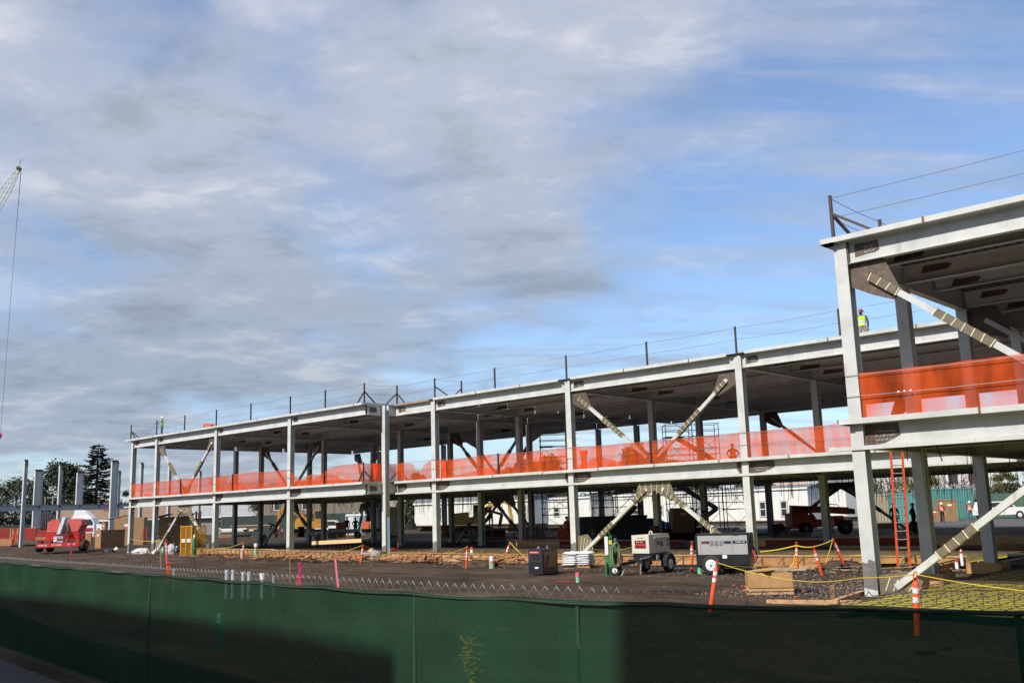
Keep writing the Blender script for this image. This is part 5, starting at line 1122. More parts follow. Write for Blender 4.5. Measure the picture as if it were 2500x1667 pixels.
for lb, u0, u1, d0, d1, h, m in [('dark green site fence beyond the left block', 540, 930, 128, 128, 2.6, (.035, .05, .045)), ('dark green clad fence beyond the near wing at right', 2330, 2560, 102, 94, 2.5, (.05, .10, .075)), ('dark green hedge fence before the bungalow', 280, 520, 135, 135, 2.5, (.012, .03, .022)), ('dark fence panels behind the flatbed at far left', -20, 100, 150, 150, 2.4, (.03, .03, .03))]:
    a, c = at_d(u0, d0), at_d(u1, d1); D = c-a; t = thing('site_fence', lb, 'fence', a, math.atan2(D.y, D.x)); n = int(D.length/2.4)
    for k in range(n): MB().box(k*2.4+.03, k*2.4+2.37, 0, .04, .05, h).build('panel', mat('fence_cloth_%d' % (m[1]*1000), m, .85, 0, .2, 1), t)
    for k in range(n+1): MB().box(k*2.4-.03, k*2.4+.03, .041, .1, 0, h+.1).build('post', zinc, t)
def container(label, u, d, w_, dp, h, col, a, z=.2, rib=.28):
    p = at_d(u, d, z); t = thing('shipping_container', label, 'container', p, RZ+R(a)); m = mat('paint_%d_%d' % (col[0]*99, col[1]*99), col, .6, 0, .12, .8, stain=(.2, .1, .06), stain_amt=.1)
    MB().box(0, w_, 0, dp, .1, h).build('body', m, t)
    for k in range(int(w_/rib)): MB().prism([(k*rib+.04, -.003, .2), (k*rib+.10, -.045, .2), (k*rib+.17, -.045, .2), (k*rib+.23, -.003, .2)], (0, 0, 0), (0, 0, h-.35)).build('rib', m, t)
    for k in range(int(dp/rib)): MB().prism([(-.003, k*rib+.04, .2), (-.045, k*rib+.10, .2), (-.045, k*rib+.17, .2), (-.003, k*rib+.23, .2)], (0, 0, 0), (0, 0, h-.35)).build('rib', m, t)
    MB().box(-.03, w_+.03, -.05, -.003, h-.14, h+.01).build('top_rail', m, t); MB().box(-.03, w_+.03, -.05, -.003, .05, .18).build('bottom_rail', m, t)
    return t
container('bright teal shipping container behind the orange ladder', 2168, 92, 2.6, 4, 2.75, (.09, .27, .27), 0)
container('long teal ribbed container behind the brown job boxes', 2262, 98, 5.4, 2.5, 3.15, (.08, .22, .205), 8)
container('tan ribbed container left of the teal one', 2130, 92, 1.55, 5, 2.7, (.30, .26, .17), -4)
container('cream ribbed storage shed with light doors behind the recessed corner column', 905, 104, 2.9, 4, 3.0, (.62, .50, .28), 0)
container('cream ribbed storage container right of the recessed corner column', 945, 98, 1.35, 4, 2.9, (.60, .48, .27), 0)
container('large grey steel bin, coloured darker for the shade, under the stair scaffold in the braced bay', 1420, 63, 4.3, 2.6, 2.0, (.035, .038, .045), 3, z=-.2, rib=.9)  # bin colour darkened for the shade inside the building
container('dark red brown steel box behind the slanted brace', 1642, 66, 1.6, 2, 2.2, (.10, .035, .03), 0, z=-.2, rib=.8)
container('dark steel tank box the orange vest worker stands on', 1180, 78, 1.75, 2, 1.0, (.03, .03, .03), 0, z=.0, rib=.9)
# job boxes
def jobbox(label, u, v, w_, dp, h, a, z=-.3, d=None, lidopen=False, base=True, z_off=0):
    p = G(u, v, z) if d is None else DP(u, v, d); p.z += z_off; t = thing('job_box', label, 'job box', p, RZ-R(a))
    b0 = .12 if base else 0
    MB().box(0, w_, 0, dp, b0, h).build('body', brownbox, t)
    if lidopen:
        MB().prism([(-.9, -.05, h-.15), (-.9, dp, h-.15), (w_*.35, dp, h+.22), (w_*.35, -.05, h+.22)], (0, 0, 0), (0, 0, .06)).build('open_lid', brownbox, t)
        MB().box(-.014, -.003, .1, dp-.1, b0+.5*h, h-.1).build('dark_opening', mat('deep_shadow_interior', (.012, .01, .01), .9), t)
    else: MB().box(-.02, w_+.02, -.03, dp+.02, h-.12, h+.02).build('lid', brownbox, t)
    MB().box(w_*.35, w_*.65, -.014, -.003, h*.72, h*.80).build('label_plate', white, t); MB().box(w_*.38, w_*.62, -.014, -.003, h*.63, h*.70).build('label_plate', orange, t)
    MB().box(w_*.4, w_*.6, -.02, -.003, h*.42, h*.58).build('handle_recess', mat('brown_recess', (.10, .07, .04), .6), t)
    if base:
        for x in (.15, w_-.15): MB().lathe([(.07, -.03), (.07, .03)], (x, .1, .07), 10, 'y').build('caster', rubber, t)
    return t
jobbox('brown job box on casters with white and orange label by the red boom lift', 231, 1345, 1.2, 2.4, 2.0, 42)
jobbox('small brown job box stacked behind the labelled one on casters', 246, 1333, 1.1, 1.6, 1.75, 42, z_off=1.05, base=False)
jobbox('large open brown job box left of the left block corner column', 276, 1340, 3.0, 1.4, 3.15, -5, lidopen=True, base=False)
jobbox('big brown open job box with slanted lid between the first two columns', 386, 1338, 2.3, 1.4, 2.75, 0, lidopen=True, base=False, d=86)
jobbox('low brown job box under the open one beside the foam pieces', 371, 1346, 1.15, 1.2, 1.2, 0, base=False, d=81)
jobbox('big tan brown job box with open lid behind the workers at right', 2305, 1276, 1.35, 1.5, 2.15, 0, z=.2, base=False, d=90)
jobbox('low brown job box left of the workers at right', 2270, 1277, 1.1, 1.1, 1.35, 0, z=.2, d=90)
jobbox('small brown tool chest sitting above the low job box at right', 2266, 1275, .6, .5, .62, 0, z=.2, base=False, d=90, z_off=1.37)
jobbox('dark brown job box inside the middle block in the shade', 1645, 1300, 1.4, 1.2, 1.6, 0, base=False, d=64)

# ---------------------------------------------------------------- lone columns, crane and vehicles at the left
def lone(label, u, v, d, rot=False, wd=CW):
    T = DP(u, v, d); t = thing('steel_column', label, 'column', V3(T.x, T.y, -.1), R(0), 'lone steel columns left of the building'); h = T.z+.1
    b = MB(); w_, t_ = wd, .03
    if not rot: b.box(0, CW, 0, t_, 0, h); b.box(0, CW, w_-t_, w_, 0, h); b.box(CW/2-.01, CW/2+.01, t_, w_-t_, 0, h)
    else: b.box(0, CW, 0, t_, 0, h); b.box(0, CW, w_-t_, w_, 0, h); b.box(CW/2-.01, CW/2+.01, t_, w_-t_, 0, h)
    b.build('shaft', mat('column_primer', (.46, .48, .47), .55, 0, .1, 1), t)
    for x, y in ((-.06, .03), (CW+.02, .03), (-.05, w_-.05), (CW+.02, w_-.05)): MB().box(x, x+.04, y, y+.05, h-.55, h+.02).build('splice_plate', darkpost, t)
    MB().box(.02, CW-.02, .04, w_-.04, h-.02, h+.18).build('cap_rigging', darkpost, t)
    return t
lone('leftmost of the lone steel columns, slim one at far left', 58, 1125.5, 108)
lone('wide lone steel column second from the left', 84.5, 1149, 127, True, 1.0)
lone('slim lone steel column before the round dark tree', 144, 1136, 118)
lone('wide lone steel column between the round tree and the conifer', 187, 1154, 136, True, .9)
lone('widest lone steel column right of the conifer', 271, 1127, 114, True, .8)
lone('slim lone steel column tight behind the widest one', 287, 1152, 137)
lone('lone steel column seen between the first two left block columns', 341.5, 1132.6, 120)
lone('lone steel column seen in the first braced bay, left one', 410, 1135, 124)
lone('lone steel column seen in the first braced bay, right one', 484, 1152, 142)
A = DP(-60, 1226, 104); C = DP(330, 1229, 117); A.z = C.z = 4.62; D = C-A
t = thing('steel_beam', 'long horizontal steel beam joining the lone columns at left', 'beam', A, math.atan2(D.y, D.x)); L_ = D.length
MB().box(0, L_, -.12, .12, -.02, 0).box(0, L_, -.01, .01, -.62, -.02).box(0, L_, -.12, .12, -.64, -.62).build('beam', mat('beam_primer', (.34, .36, .38), .55, 0, .12, 1), t)
for k in range(9): MB().box(2+k*2.3, 2.14+k*2.3, -.1, -.012, -.32, -.1).build('bracket', darkpost, t)
# crane
t = thing('lattice_crane', 'white lattice crane boom reaching in at the upper left corner', 'crane'); Tp = DP(46, 412, 250); Rt = DP(-470, 1290, 250); d = (Rt-Tp); ln = d.length; d.normalize(); sd1 = d.cross(FW).normalized(); sd2 = d.cross(sd1)
wt_ = mat('crane_white', (.62, .64, .55), .5, 0, .1, 1); hw2 = .85
ch = [sd1*a+sd2*c for a, c in ((hw2, hw2), (-hw2, hw2), (-hw2, -hw2), (hw2, -hw2))]
for c in ch: MB().tube([Tp+c*.35, Tp+d*6+c, Rt+c], .11, 6).build('chord', wt_, t)
la = MB(); k = 0; x = .5
while x < ln-2:
    f = min(1, .35+.65*x/6)
    for j in range(4): la.tube([Tp+d*x+ch[j]*f, Tp+d*(x+1.4)+ch[(j+1) % 4]*min(1, f+.15)], .05, 4, False)
    x += 1.4
la.build('lacing', wt_, t, kind='stuff')
MB().tube([Tp-sd1*.5, Tp+sd1*.5+V3(0, 0, 0)], .5, 10).build('head_sheave', darkpost, t)
MB().tube([Tp, Tp-d*1.0+V3(0, 0, 1.6)], .06, 5).build('mast_light', darkpost, t)
MB().tube([DP(51, 416, 249), DP(49, 445, 249), DP(33, 640, 249), DP(1, 1060, 249)], [.09, .09, .045, .045], 5).build('hoist_rope', cable_m, t)
MB().lathe([(0, -.9), (.3, -.6), (.38, 0), (.25, .5), (0, .8)], DP(1, 1062, 249), 10).build('hook_block', mat('magenta_block', (.5, .03, .12), .5), t)
# utility poles
for u, v, d, lb in ((111, 1212, 190, 'short grey pole before the round dark tree, left one'), (130, 1209, 190, 'grey utility pole with crossarm before the round dark tree')):
    q = DP(u, v, d); t = thing('utility_pole', lb, 'pole', V3(q.x, q.y, 0)); MB().tube([(0, 0, 0), (0, 0, q.z)], .14, 6).build('pole', mat('grey_pole', (.3, .27, .24), .9), t)
    if u > 120: MB().bar(V3(0, 0, q.z-.4)-RH*1.2, V3(0, 0, q.z-.4)+RH*1.2, .14).build('crossarm', mat('grey_pole', (.3, .27, .24), .9), t)
# boom lift
p = G(152, 1346, -.1); t = thing('boom_lift', 'red boom lift with faded pink hoods parked before the semi truck', 'boom lift', p, RZ+R(4)); k_ = depth(p)/105
for x, y in ((-2.05, .0), (-.95, -.35), (1.9, .1), (1.2, 1.6)): wheel(t, (x, y, .52), .52, .42, 'x', redp, .42)
MB().box(-1.9, 1.9, .1, 1.5, .45, .85).build('chassis', redp, t)
MB().prism([(-1.6, 0, 1.0), (-.4, 0, 1.0), (-.4, 0, 1.75), (-1.65, 0, 1.75)], (0, .2, 0), (0, 1.9, 0)).build('lower_hood', redp, t)
MB().prism([(-1.55, 0, 1.76), (-.42, 0, 1.76), (-.42, 0, 2.95), (-1.1, 0, 2.9), (-1.5, 0, 2.7)], (0, .15, 0), (0, 1.9, 0)).build('upper_hood', salmon, t)
MB().prism([(.35, 0, 1.76), (1.2, 0, 1.76), (1.55, 0, 2.4), (1.5, 0, 2.85), (.9, 0, 2.95), (.35, 0, 2.9)], (0, .15, 0), (0, 1.9, 0)).build('upper_hood', salmon, t)
MB().box(.3, 1.3, .2, 1.9, 1.0, 1.75).build('lower_hood', redp, t)
MB().bar((-.02, .9, 1.2), (.02, .8, 3.15), .42, .5).build('boom', mat('boom_grey', (.28, .33, .36), .5), t); MB().bar((-.02, .2, 3.0), (0, -1.0, 1.5), .3, .36).build('jib', mat('boom_grey', (.28, .33, .36), .5), t)
MB().prism([(-1.75, 0, .42), (1.85, 0, .50), (1.95, 0, .82), (-1.75, 0, .80)], (0, -1.4, 0), (0, -1.3, 0)).build('platform_toe_board', redp, t)
MB().box(-1.75, 1.9, -1.4, -.5, .42, .48).build('platform_floor', darkpost, t)
for z in (1.15, 1.55): MB().tube([(-1.75, -1.35, z), (1.95, -1.35, z), (1.95, -.5, z), (-1.75, -.5, z), (-1.75, -1.35, z)], .03, 6).build('guard_rail', redp, t)
for x in (-1.75, -.6, .65, 1.95):
    for y in (-1.35, -.5): MB().tube([(x, y, .5), (x, y, 1.56)], .03, 6).build('rail_post', redp, t)
MB().box(-.35, .5, -1.3, -1.0, .85, 1.45).build('control_box', mat('grey_box', (.3, .3, .33), .5), t); MB().box(-.3, .0, -1.36, -1.31, .95, 1.3).build('control_face', white, t)
text('RENTAL', .22, white, t, (-1.2, -1.405, .61), (R(90), 0, 0)); text('SX 10000', .22, white, t, (.0, -1.405, .64), (R(90), 0, 0)); text('SX20F', .24, white, t, (1.35, -1.405, .68), (R(90), 0, 0)) if False else text('S-100F', .24, white, t, (1.3, -1.405, .68), (R(90), 0, 0))
# semi truck
p = at_d(214, 132, -.1); t = thing('semi_truck', 'white semi truck cab with roof fairing behind the boom lift', 'truck', p, RZ+R(6))
MB().prism([(-2.1, 0, .9), (.95, 0, .9), (.95, 0, 2.55), (.6, 0, 3.3), (-.9, 0, 3.4), (-2.1, 0, 3.4)], (0, 0, 0), (0, 2.3, 0)).build('cab', white, t)
MB().prism([(-2.0, 0, 3.403), (.55, 0, 3.303), (-.5, 0, 4.2), (-1.7, 0, 4.55)], (0, .15, 0), (0, 2.15, 0)).build('roof_fairing', white, t)
MB().prism([(.953, 0, .9), (2.5, 0, .9), (2.5, 0, 1.7), (2.1, 0, 2.1), (.953, 0, 2.5)], (0, .2, 0), (0, 2.1, 0)).build('hood', white, t)
MB().prism([(-.1, 0, 2.3), (.75, 0, 2.3), (.75, 0, 2.7), (.5, 0, 3.1), (-.1, 0, 3.1)], (0, -.02, 0), (0, -.003, 0)).build('side_window', glassd, t)
MB().box(-.6, .8, -.03, -.021, 1.45, 1.95).build('door_sign', mat('crimson_sign', (.35, .02, .06), .5), t); MB().box(-1.6, -1.1, -.03, -.003, 2.2, 2.5).build('badge', yellowp, t)
for x in (-2.6, 1.75): wheel(t, (x, .2, .52), .52, .35, 'y', zinc, .55)
MB().box(1.0, 2.55, -.06, .19, 1.15, 1.35).build('fender', white, t)
MB().box(-7, -2.15, .3, 2.0, .8, 1.05).build('frame_rail', darkpost, t)
# curtain of dark strips on a rack
p = at_d(90, 128, 0); t = thing('hanging_dark_strips', 'rack hung with long black strips behind the second lone column', 'rack', p, RZ)
MB().tube([(0, 0, 4.0), (2.9, 0, 4.0)], .06, 6).build('rack_bar', darkpost, t)
for x in (0, 2.9): MB().tube([(x, 0, 0), (x, 0, 4.0)], .05, 6).build('rack_post', darkpost, t)
for k in range(12): MB().tube([(.12+k*.235, 0, 4.0), (.12+k*.235+fan(.05), -.1, 3.0), (.18+k*.235+fan(.06), -.05, 1.9+fan(.1))], [.10, .11, .12], 6).build('strip', mat('black_rubber_sheet', (.05, .052, .055), .5, 0, .3, 2), t)
p = at_d(-30, 124, 0); t = thing('flatbed_trailer', 'flatbed trailer loaded with pale steel sections at the left edge', 'trailer', p, RZ)
MB().box(0, 5.4, 0, 2.4, 1.0, 1.25).build('deck', darkpost, t); MB().box(0, 5.3, .2, 2.2, .55, .98).build('frame', mat('faded_red_frame', (.22, .03, .025), .7), t)
for k in range(4): MB().box(-.5, 4.9+k*.25, .1+k*.5, .35+k*.5, 1.3+.22*k, 1.45+.22*k).build('steel_section', steel_d, t)
for x in (1.9, 5.0): MB().box(x, x+.5, -.1, .4, 1.95, 2.1).build('strap_pad', yellowt, t)
# yellow cage and cylinders
p, rz = frame_at(440, 1357, 0, -.3); t = thing('gas_cage', 'bright yellow mesh gas cylinder cage with double doors', 'cage', p, RZ+R(6)); W_, D_, H_ = .80, 1.35, 2.25
for x, y in ((0, 0), (W_, 0), (W_+.85, 1.0), (.85, 1.0)): MB().box(x-.03, x+.03, y-.03, y+.03, 0, H_+.05).build('corner_post', yellowp, t)
for z in (.05, 1.02, 1.18, H_-.04):
    for a, c in (((0, 0), (W_, 0)), ((W_, 0), (W_+.85, 1.0)), ((W_+.85, 1.0), (.85, 1.0)), ((.85, 1.0), (0, 0))): MB().bar((*a, z), (*c, z), .05, .07).build('frame_bar', yellowp, t)
MB().box(W_/2-.025, W_/2+.025, -.04, .0, .08, H_-.05).build('door_stile', yellowp, t)
for x in (.08, .48): MB().box(x, x+.26, -.05, -.041, 1.0, 1.28).build('notice', white, t)
MB().prism([(W_+.02, .02, 1.25), (W_+.84, .98, 1.25), (W_+.84, .98, 1.6), (W_+.02, .02, 1.6)], (0, 0, 0), (.01, -.01, 0)).build('side_plate', yellowp, t)
ms = MB()
for k in range(30): z = .1+k*.073; ms.bar((0, 0, z), (W_, 0, z), .024); ms.bar((W_, 0, z), (W_+.85, 1.0, z), .024); ms.bar((.85, 1, z), (W_+.85, 1.0, z), .012)
for k in range(12): x = k*W_/12; ms.bar((x, 0, .05), (x, 0, H_-.05), .012); f = k/12; ms.bar((W_+.85*f, f, .05), (W_+.85*f, f, H_-.05), .012); ms.bar((.85+x, 1, .05), (.85+x, 1, H_-.05), .012)
ms.build('mesh', mat('amber_mesh', (.55, .24, .015), .6), t, kind='stuff'); MB().prism([(0, 0, .03), (W_, 0, .03), (W_+.85, 1, .03), (.85, 1, .03)], (0, 0, 0), (0, 0, .02)).build('floor', yellowp, t)
for x, y in ((.5, .4), (.8, .7), (1.2, .75)): MB().lathe([(.0, .06), (.11, .07), (.11, 1.2), (.04, 1.35), (.03, 1.5)], (x, y, 0), 10).build('cylinder', mat('rust_brown_tank', (.25, .10, .03), .6), t)
p = G(473, 1357, -.3); t = thing('gas_cylinder', 'dark green gas cylinder with white neck standing before the yellow cage', 'gas cylinder', p); MB().lathe([(0, 0), (.16, .01), (.17, .05), (.17, 1.2), (.09, 1.36), (.05, 1.4)], (0, 0, 0), 14).build('tank', greenp, t); MB().lathe([(.07, 1.36), (.06, 1.48), (.03, 1.6), (0, 1.62)], (0, 0, 0), 10).build('valve_cap', whitepl, t)
# clutter beside the cage
def lump(label, name, u, v, w_, h, m, d=None, z=-.3, seed=1, cat='debris'):
    p = G(u, v, z) if d is None else DP(u, v, d); vs = []; n, k2 = 12, 6
    for j in range(k2+1):
        for i in range(n): a = 2*math.pi*i/n; f = j/k2; r_ = w_/2*math.cos(f*math.pi/2)**.6*(1+.35*mn.noise(V3(math.cos(a)*1.5, math.sin(a)*1.5, f*2+seed))); vs.append((r_*math.cos(a), r_*math.sin(a)*.8, h*math.sin(f*math.pi/2)*(1+.2*mn.noise(V3(a, f*3, seed)))))
    o = MB().add(vs, [(j*n+i, j*n+(i+1) % n, (j+1)*n+(i+1) % n, (j+1)*n+i) for j in range(k2) for i in range(n)], False).build(name, m); o.location = p; return tag(o, label, cat)
lump('heap of clear plastic sheeting beside the orange left corner post', 'plastic_sheet_heap', 346, 1351, 1.7, .45, mat('clear_sheet', (.55, .55, .53), .3, 0, .2, 4), seed=2)
lump('draped grey plastic hood behind the pink post at left', 'plastic_sheet_heap', 417, 1354, 1.0, .85, mat('grey_sheet', (.36, .37, .38), .3, 0, .2, 4), seed=3)
lump('black crumpled tarp lying by the labelled job box', 'tarp_heap', 263, 1349, 1.4, .4, mat('black_tarp', (.012, .012, .013), .5), seed=4)
lump('white foam bundle among the bottles at left', 'foam_bundle', 391, 1335, .5, .45, whitepl, seed=5, z=.05)
for i, (u, v, m, h, lb) in enumerate([(376, 1354, whitepl, .35, 'left white plastic jug on the dirt by the cage'), (381, 1351, reflect, .55, 'tall silver bottle on the dirt by the cage'), (397, 1355, mint, .6, 'mint green bottle on the dirt by the cage'), (410, 1354, mat('navy_tub', (.03, .03, .15), .5), .55, 'navy blue tub behind the pink post'), (431, 1354, mat('dark_navy_drum', (.02, .04, .09), .5), .6, 'dark blue drum left of the yellow cage'), (284, 1345, white, .35, 'round white can on its side by the brown boxes')]):
    p = G(u, v, -.3); t = thing('container_bottle', lb, 'container', p); r_ = .12+.1*(i > 2); MB().lathe([(0, 0), (r_, .01), (r_, h*.75), (r_*.5, h*.85), (r_*.35, h)], (0, 0, 0), 12).build('body', m, t); MB().lathe([(r_*.38, h), (r_*.38, h+.05), (0, h+.06)], (0, 0, 0), 10).build('cap', whitepl, t)
p = G(893, 1371, -.3); t = thing('bucket', 'white plastic bucket beside the tilted delineator', 'bucket', p); MB().lathe([(0, 0), (.19, .0), (.23, .44), (.24, .44), (.24, .47), (.21, .47)], (0, 0, 0), 16).build('pail', whitepl, t); MB().tube([(-.24, 0, .42), (-.16, -.2, .3), (0, -.26, .25), (.16, -.2, .3), (.24, 0, .42)], .01, 5).build('handle', zinc, t)
p = G(959, 1351, -.2); t = thing('bucket', 'orange bucket by the recessed corner column', 'bucket', p); MB().lathe([(0, 0), (.2, .0), (.26, .34), (.22, .35)], (0, 0, 0), 10).build('pail', hivo, t)
lump('grey sack leaning on rubble right of the white bucket', 'sack', 916, 1368, .8, .6, mat('grey_sack', (.28, .26, .24), .8, 0, .3, 4), seed=8, cat='sack')
lump('tan sack beside the forms right of the white bucket', 'sack', 906, 1362, .6, .55, mat('tan_sack', (.42, .30, .18), .8, 0, .3, 4), seed=9, cat='sack')
o = MB().box(0, .15, 0, .04, 0, 2.2).build('blue_board', mat('light_blue_board', (.14, .22, .30), .6)); o.location = DP(946, 1352, 58); o.rotation_euler = (0, 0, RZ); tag(o, 'narrow blue board standing right of the recessed corner column', 'board')
q = V3(YP(509, 1038, P0+1.2).x, P0+1.2, Z2-.06); t = thing('pink_crate', 'faded pink insulation crate on the roof beside a post', 'crate', q, RZ+R(15)); MB().box(-.42, .42, 0, .6, 0, .58).build('body', mat('faded_pink_crate', (.68, .17, .15), .7, 0, .2, 5), t); MB().box(.18, .38, -.01, -.003, .1, .5).build('dark_side_hole', mat('brown_hole', (.12, .04, .03), .9), t)
for u, lb in ((433, 'black coil of cable on the roof edge of the left block, right one'), (416, 'low black coil of cable on the roof edge of the left block, left one')): o = MB().lathe([(.16, 0), (.35, .03), (.38, .12), (.3, .2), (.1, .16)], (0, 0, 0), 14).build('cable_coil', black); o.location = V3(YP(u, 1050, P0+.6).x, P0+.6, Z2-.06); tag(o, lb, 'coil')
# forklift behind the first braced bay
p = DP(446, 1286, 96); p.z = .0; t = thing('forklift', 'dark cabbed red rough terrain forklift behind the yellow cage', 'forklift', p, RZ)
MB().box(-1.0, .9, 0, 1.8, .6, 1.35).build('body', darkpost, t); MB().box(-.95, -.1, -.02, 1.8, 1.35, 1.7).build('engine_cover', mat('dark_engine_cover', (.05, .06, .07), .5), t)
for x, y in ((-.1, 0), (1.0, 0), (-.1, 1.7), (1.0, 1.7)): MB().box(x-.04, x+.04, y-.04, y+.04, 1.35, 3.0).build('cab_post', black, t)
MB().box(-.2, 1.1, -.06, 1.8, 3.0, 3.1).build('cab_roof', black, t); MB().box(.0, .9, .02, .04, 1.5, 2.9).build('cab_glass', glassd, t)
for x in (1.1, 1.5): MB().box(x, x+.14, .4, .6, .3, 3.3).build('mast_rail', mat('dark_red_mast', (.10, .012, .012), .5), t)
MB().box(1.7, 3.0, .3, .45, .5, .6).build('fork', darkpost, t)
for x in (-.6, .9): wheel(t, (x, -.15, .5), .5, .35, 'y', redp, .5)
# excavator
def excavator(label, u, d, mirror=1, col=yellowp, z=.2, sc_=1.0):
    p = at_d(u, d, z); t = thing('excavator', label, 'excavator', p, RZ)
    for y in (0, 1.9): MB().prism([(-1.9, y, .15), (-1.6, y, 0), (1.6, y, 0), (1.9, y, .15), (1.9, y, .6), (1.6, y, .75), (-1.6, y, .75), (-1.9, y, .6)], (0, 0, 0), (0, .5, 0)).build('track', rubber, t)
    MB().box(-1.9*1, 1.3, .1, 2.4, .95, 1.7).build('body', col, t); MB().prism([(-1.9, .1, 1.7), (-.3, .1, 1.7), (-.3, .1, 2.2), (-1.7, .1, 2.1)], (0, 0, 0), (0, 2.2, 0)).build('engine_hood', col, t)
    MB().box(.2, 1.3, .1, 1.1, 1.703, 2.9).build('cab', col, t); MB().box(.3, 1.2, .08, .098, 2.0, 2.8).build('cab_window', glassd, t)
    m = mirror; MB().bar((m*.9, 1.5, 1.6), (m*2.6, 1.5, 3.5), .4, .5).build('boom', col, t); MB().bar((m*2.6, 1.5, 3.5), (m*3.9, 1.5, 2.9), .36, .42).build('boom_tip', col, t); MB().bar((m*3.8, 1.5, 3.0), (m*4.1, 1.5, 1.0), .3, .35).build('arm', col, t)
    MB().prism([(m*4.1, 1.2, 1.0), (m*4.5, 1.2, .7), (m*4.2, 1.2, .1), (m*3.6, 1.2, .1), (m*3.7, 1.2, .7)], (0, 0, 0), (0, .8, 0)).build('bucket', darkpost, t); MB().tube([(m*1.3, 1.5, 1.9), (m*2.2, 1.5, 2.9)], .06, 6).build('hydraulic_ram', zinc, t)
    return t
excavator('yellow excavator working beyond the left block, left of the cabinet', 762, 104, -1, mat('digger_yellow', (.46, .22, .025), .6, 0, .3, 2, stain=(.1, .07, .04), stain_amt=.5))
excavator('yellow excavator beside the workers before the office trailer', 1150, 96, 1, mat('dull_yellow', (.42, .24, .06), .6))
# small lift arm near the standing worker
p = DP(1222, 1290, 84); p.z = 1.0; t = thing('digger_arm', 'bent ochre digger arm beside the orange vest worker', 'machine arm', p, RZ); oc = mat('ochre_arm', (.42, .22, .06), .6)
MB().bar((-.1, 0, .0), (.15, 0, 1.1), .28).build('lower_arm', oc, t); MB().bar((.15, 0, 1.1), (-1.2, 0, 1.5), .22).build('upper_arm', oc, t); MB().box(-1.5, -1.2, -.1, .1, 1.2, 1.75).build('arm_head', oc, t)
# cabinet, toilets, trucks, bins
def boxthing(name, label, cat, u, d, w_, dp, h, m, z=.2, extras=(), a=0):
    p = at_d(u, d, z); t = thing(name, label, cat, p, RZ+R(a)); MB().box(-w_/2, w_/2, 0, dp, 0, h).build('body', m, t)
    for (nm, x0, x1, z0, z1, mm) in extras: MB().box(x0, x1, -.02, -.003, z0, z1).build(nm, mm, t)
    return t
cab_o = mat('orange_cabinet', (.62, .12, .05), .55, 0, .1, 2)
boxthing('site_cabinet', 'tall orange cabinet beyond the left block', 'cabinet', 830, 100, .85, 1.3, 1.55, cab_o, extras=[('door_seam', -.01, .01, .1, 1.45, darkpost)])
boxthing('site_cabinet', 'wider orange cabinet further right near the cream shed', 'cabinet', 892, 104, .75, 1, 1.0, cab_o, z=.7)
for i, (u, c, lb) in enumerate([(855, (.62, .63, .66), 'white portable toilet behind the pair of dark figures'), (869, (.30, .42, .52), 'pale blue portable toilet behind the pair of dark figures'), (880, (.20, .28, .30), 'grey blue portable toilet right of the pale blue one')]):
    p = at_d(u, 112, .2); t = thing('portable_toilet', lb, 'portable toilet', p, RZ); m = mat('toilet_%d' % (c[0]*100), c, .5); MB().box(-.55, .55, 0, 1.1, 0, 2.15).build('cabin', m, t); MB().box(-.4, .4, -.03, -.003, .15, 1.95).build('door', m, t); MB().prism([(-.6, -.05, 2.153), (.6, -.05, 2.153), (.5, -.05, 2.4), (-.5, -.05, 2.4)], (0, 0, 0), (0, 1.2, 0)).build('roof', white, t); MB().lathe([(.06, 2.3), (.06, 2.7)], (.3, .8, 0), 8).build('vent_pipe', white, t)
def car(label, u, d, L_=4.6, H_=1.5, col=white, suv=False, a=0, z=.2, name='parked_car', flip=1):
    p = at_d(u, d, z); t = thing(name, label, 'car', p, RZ+R(a)); x0, x1 = -L_/2, L_/2
    b = [(x0, 0, .35), (x1, 0, .35), (x1, 0, .75), (x1-.15, 0, .9), (x1-1.2, 0, 1.0), (x0+.3, 0, 1.0), (x0, 0, .85)] if not suv else [(x0, 0, .4), (x1, 0, .4), (x1, 0, .95), (x1-.2, 0, 1.1), (x0+.1, 0, 1.15), (x0, 0, .9)]
    MB().prism([(x*flip, y, zz) for x, y, zz in b], (0, 0, 0), (0, 1.8, 0)).build('body', col, t)
    top = [(x0+.5, 0, 1.0), (x1-1.25, 0, 1.0), (x1-1.9, 0, H_), (x0+1.2, 0, H_)] if not suv else [(x0+.15, 0, 1.12), (x1-1.1, 0, 1.12), (x1-1.7, 0, H_), (x0+.4, 0, H_)]
    MB().prism([(x*flip, y, zz+.003) for x, y, zz in top], (0, .12, 0), (0, 1.68, 0)).build('cabin', col, t)
    MB().prism([((x*.86+.02)*flip, y, 1.04+(zz-1.0)*.8) for x, y, zz in top], (0, .10, 0), (0, .117, 0)).build('side_window', glassd, t)
    for x in (x0+.85, x1-.85):
        MB().lathe([(.40, -.02), (.40, -.003)], (x*flip, 0, .36), 18, 'y').build('wheel_well', black, t); wheel(t, (x*flip, .08, .34), .34, .22, 'y', reflect, .62)
    for x in (x0, x1): MB().box(x*flip-.015, x*flip+.015, .1, .45, .65, .8).build('headlight' if x == x1 else 'tail_light', reflect if x == x1 else redp, t)
    MB().box(-.02, .02, -.008, -.003, .45, .98).build('door_seam', darkpost, t)
    return t
car('white pickup style car at right edge beyond the near wing', 2452, 94, 4.7, 1.7, suv=True)
car('white hatchback with red tail light behind the walking worker', 2352, 104, 3.9, 1.45)
car('white car half hidden behind the orange cabinet', 806, 112, 4.4, 1.75, suv=True)
car('blue and white car behind the braced bay under the stairs', 1597, 76, 4.4, 1.35, col=mat('car_blue', (.03, .08, .25), .35), z=.1)
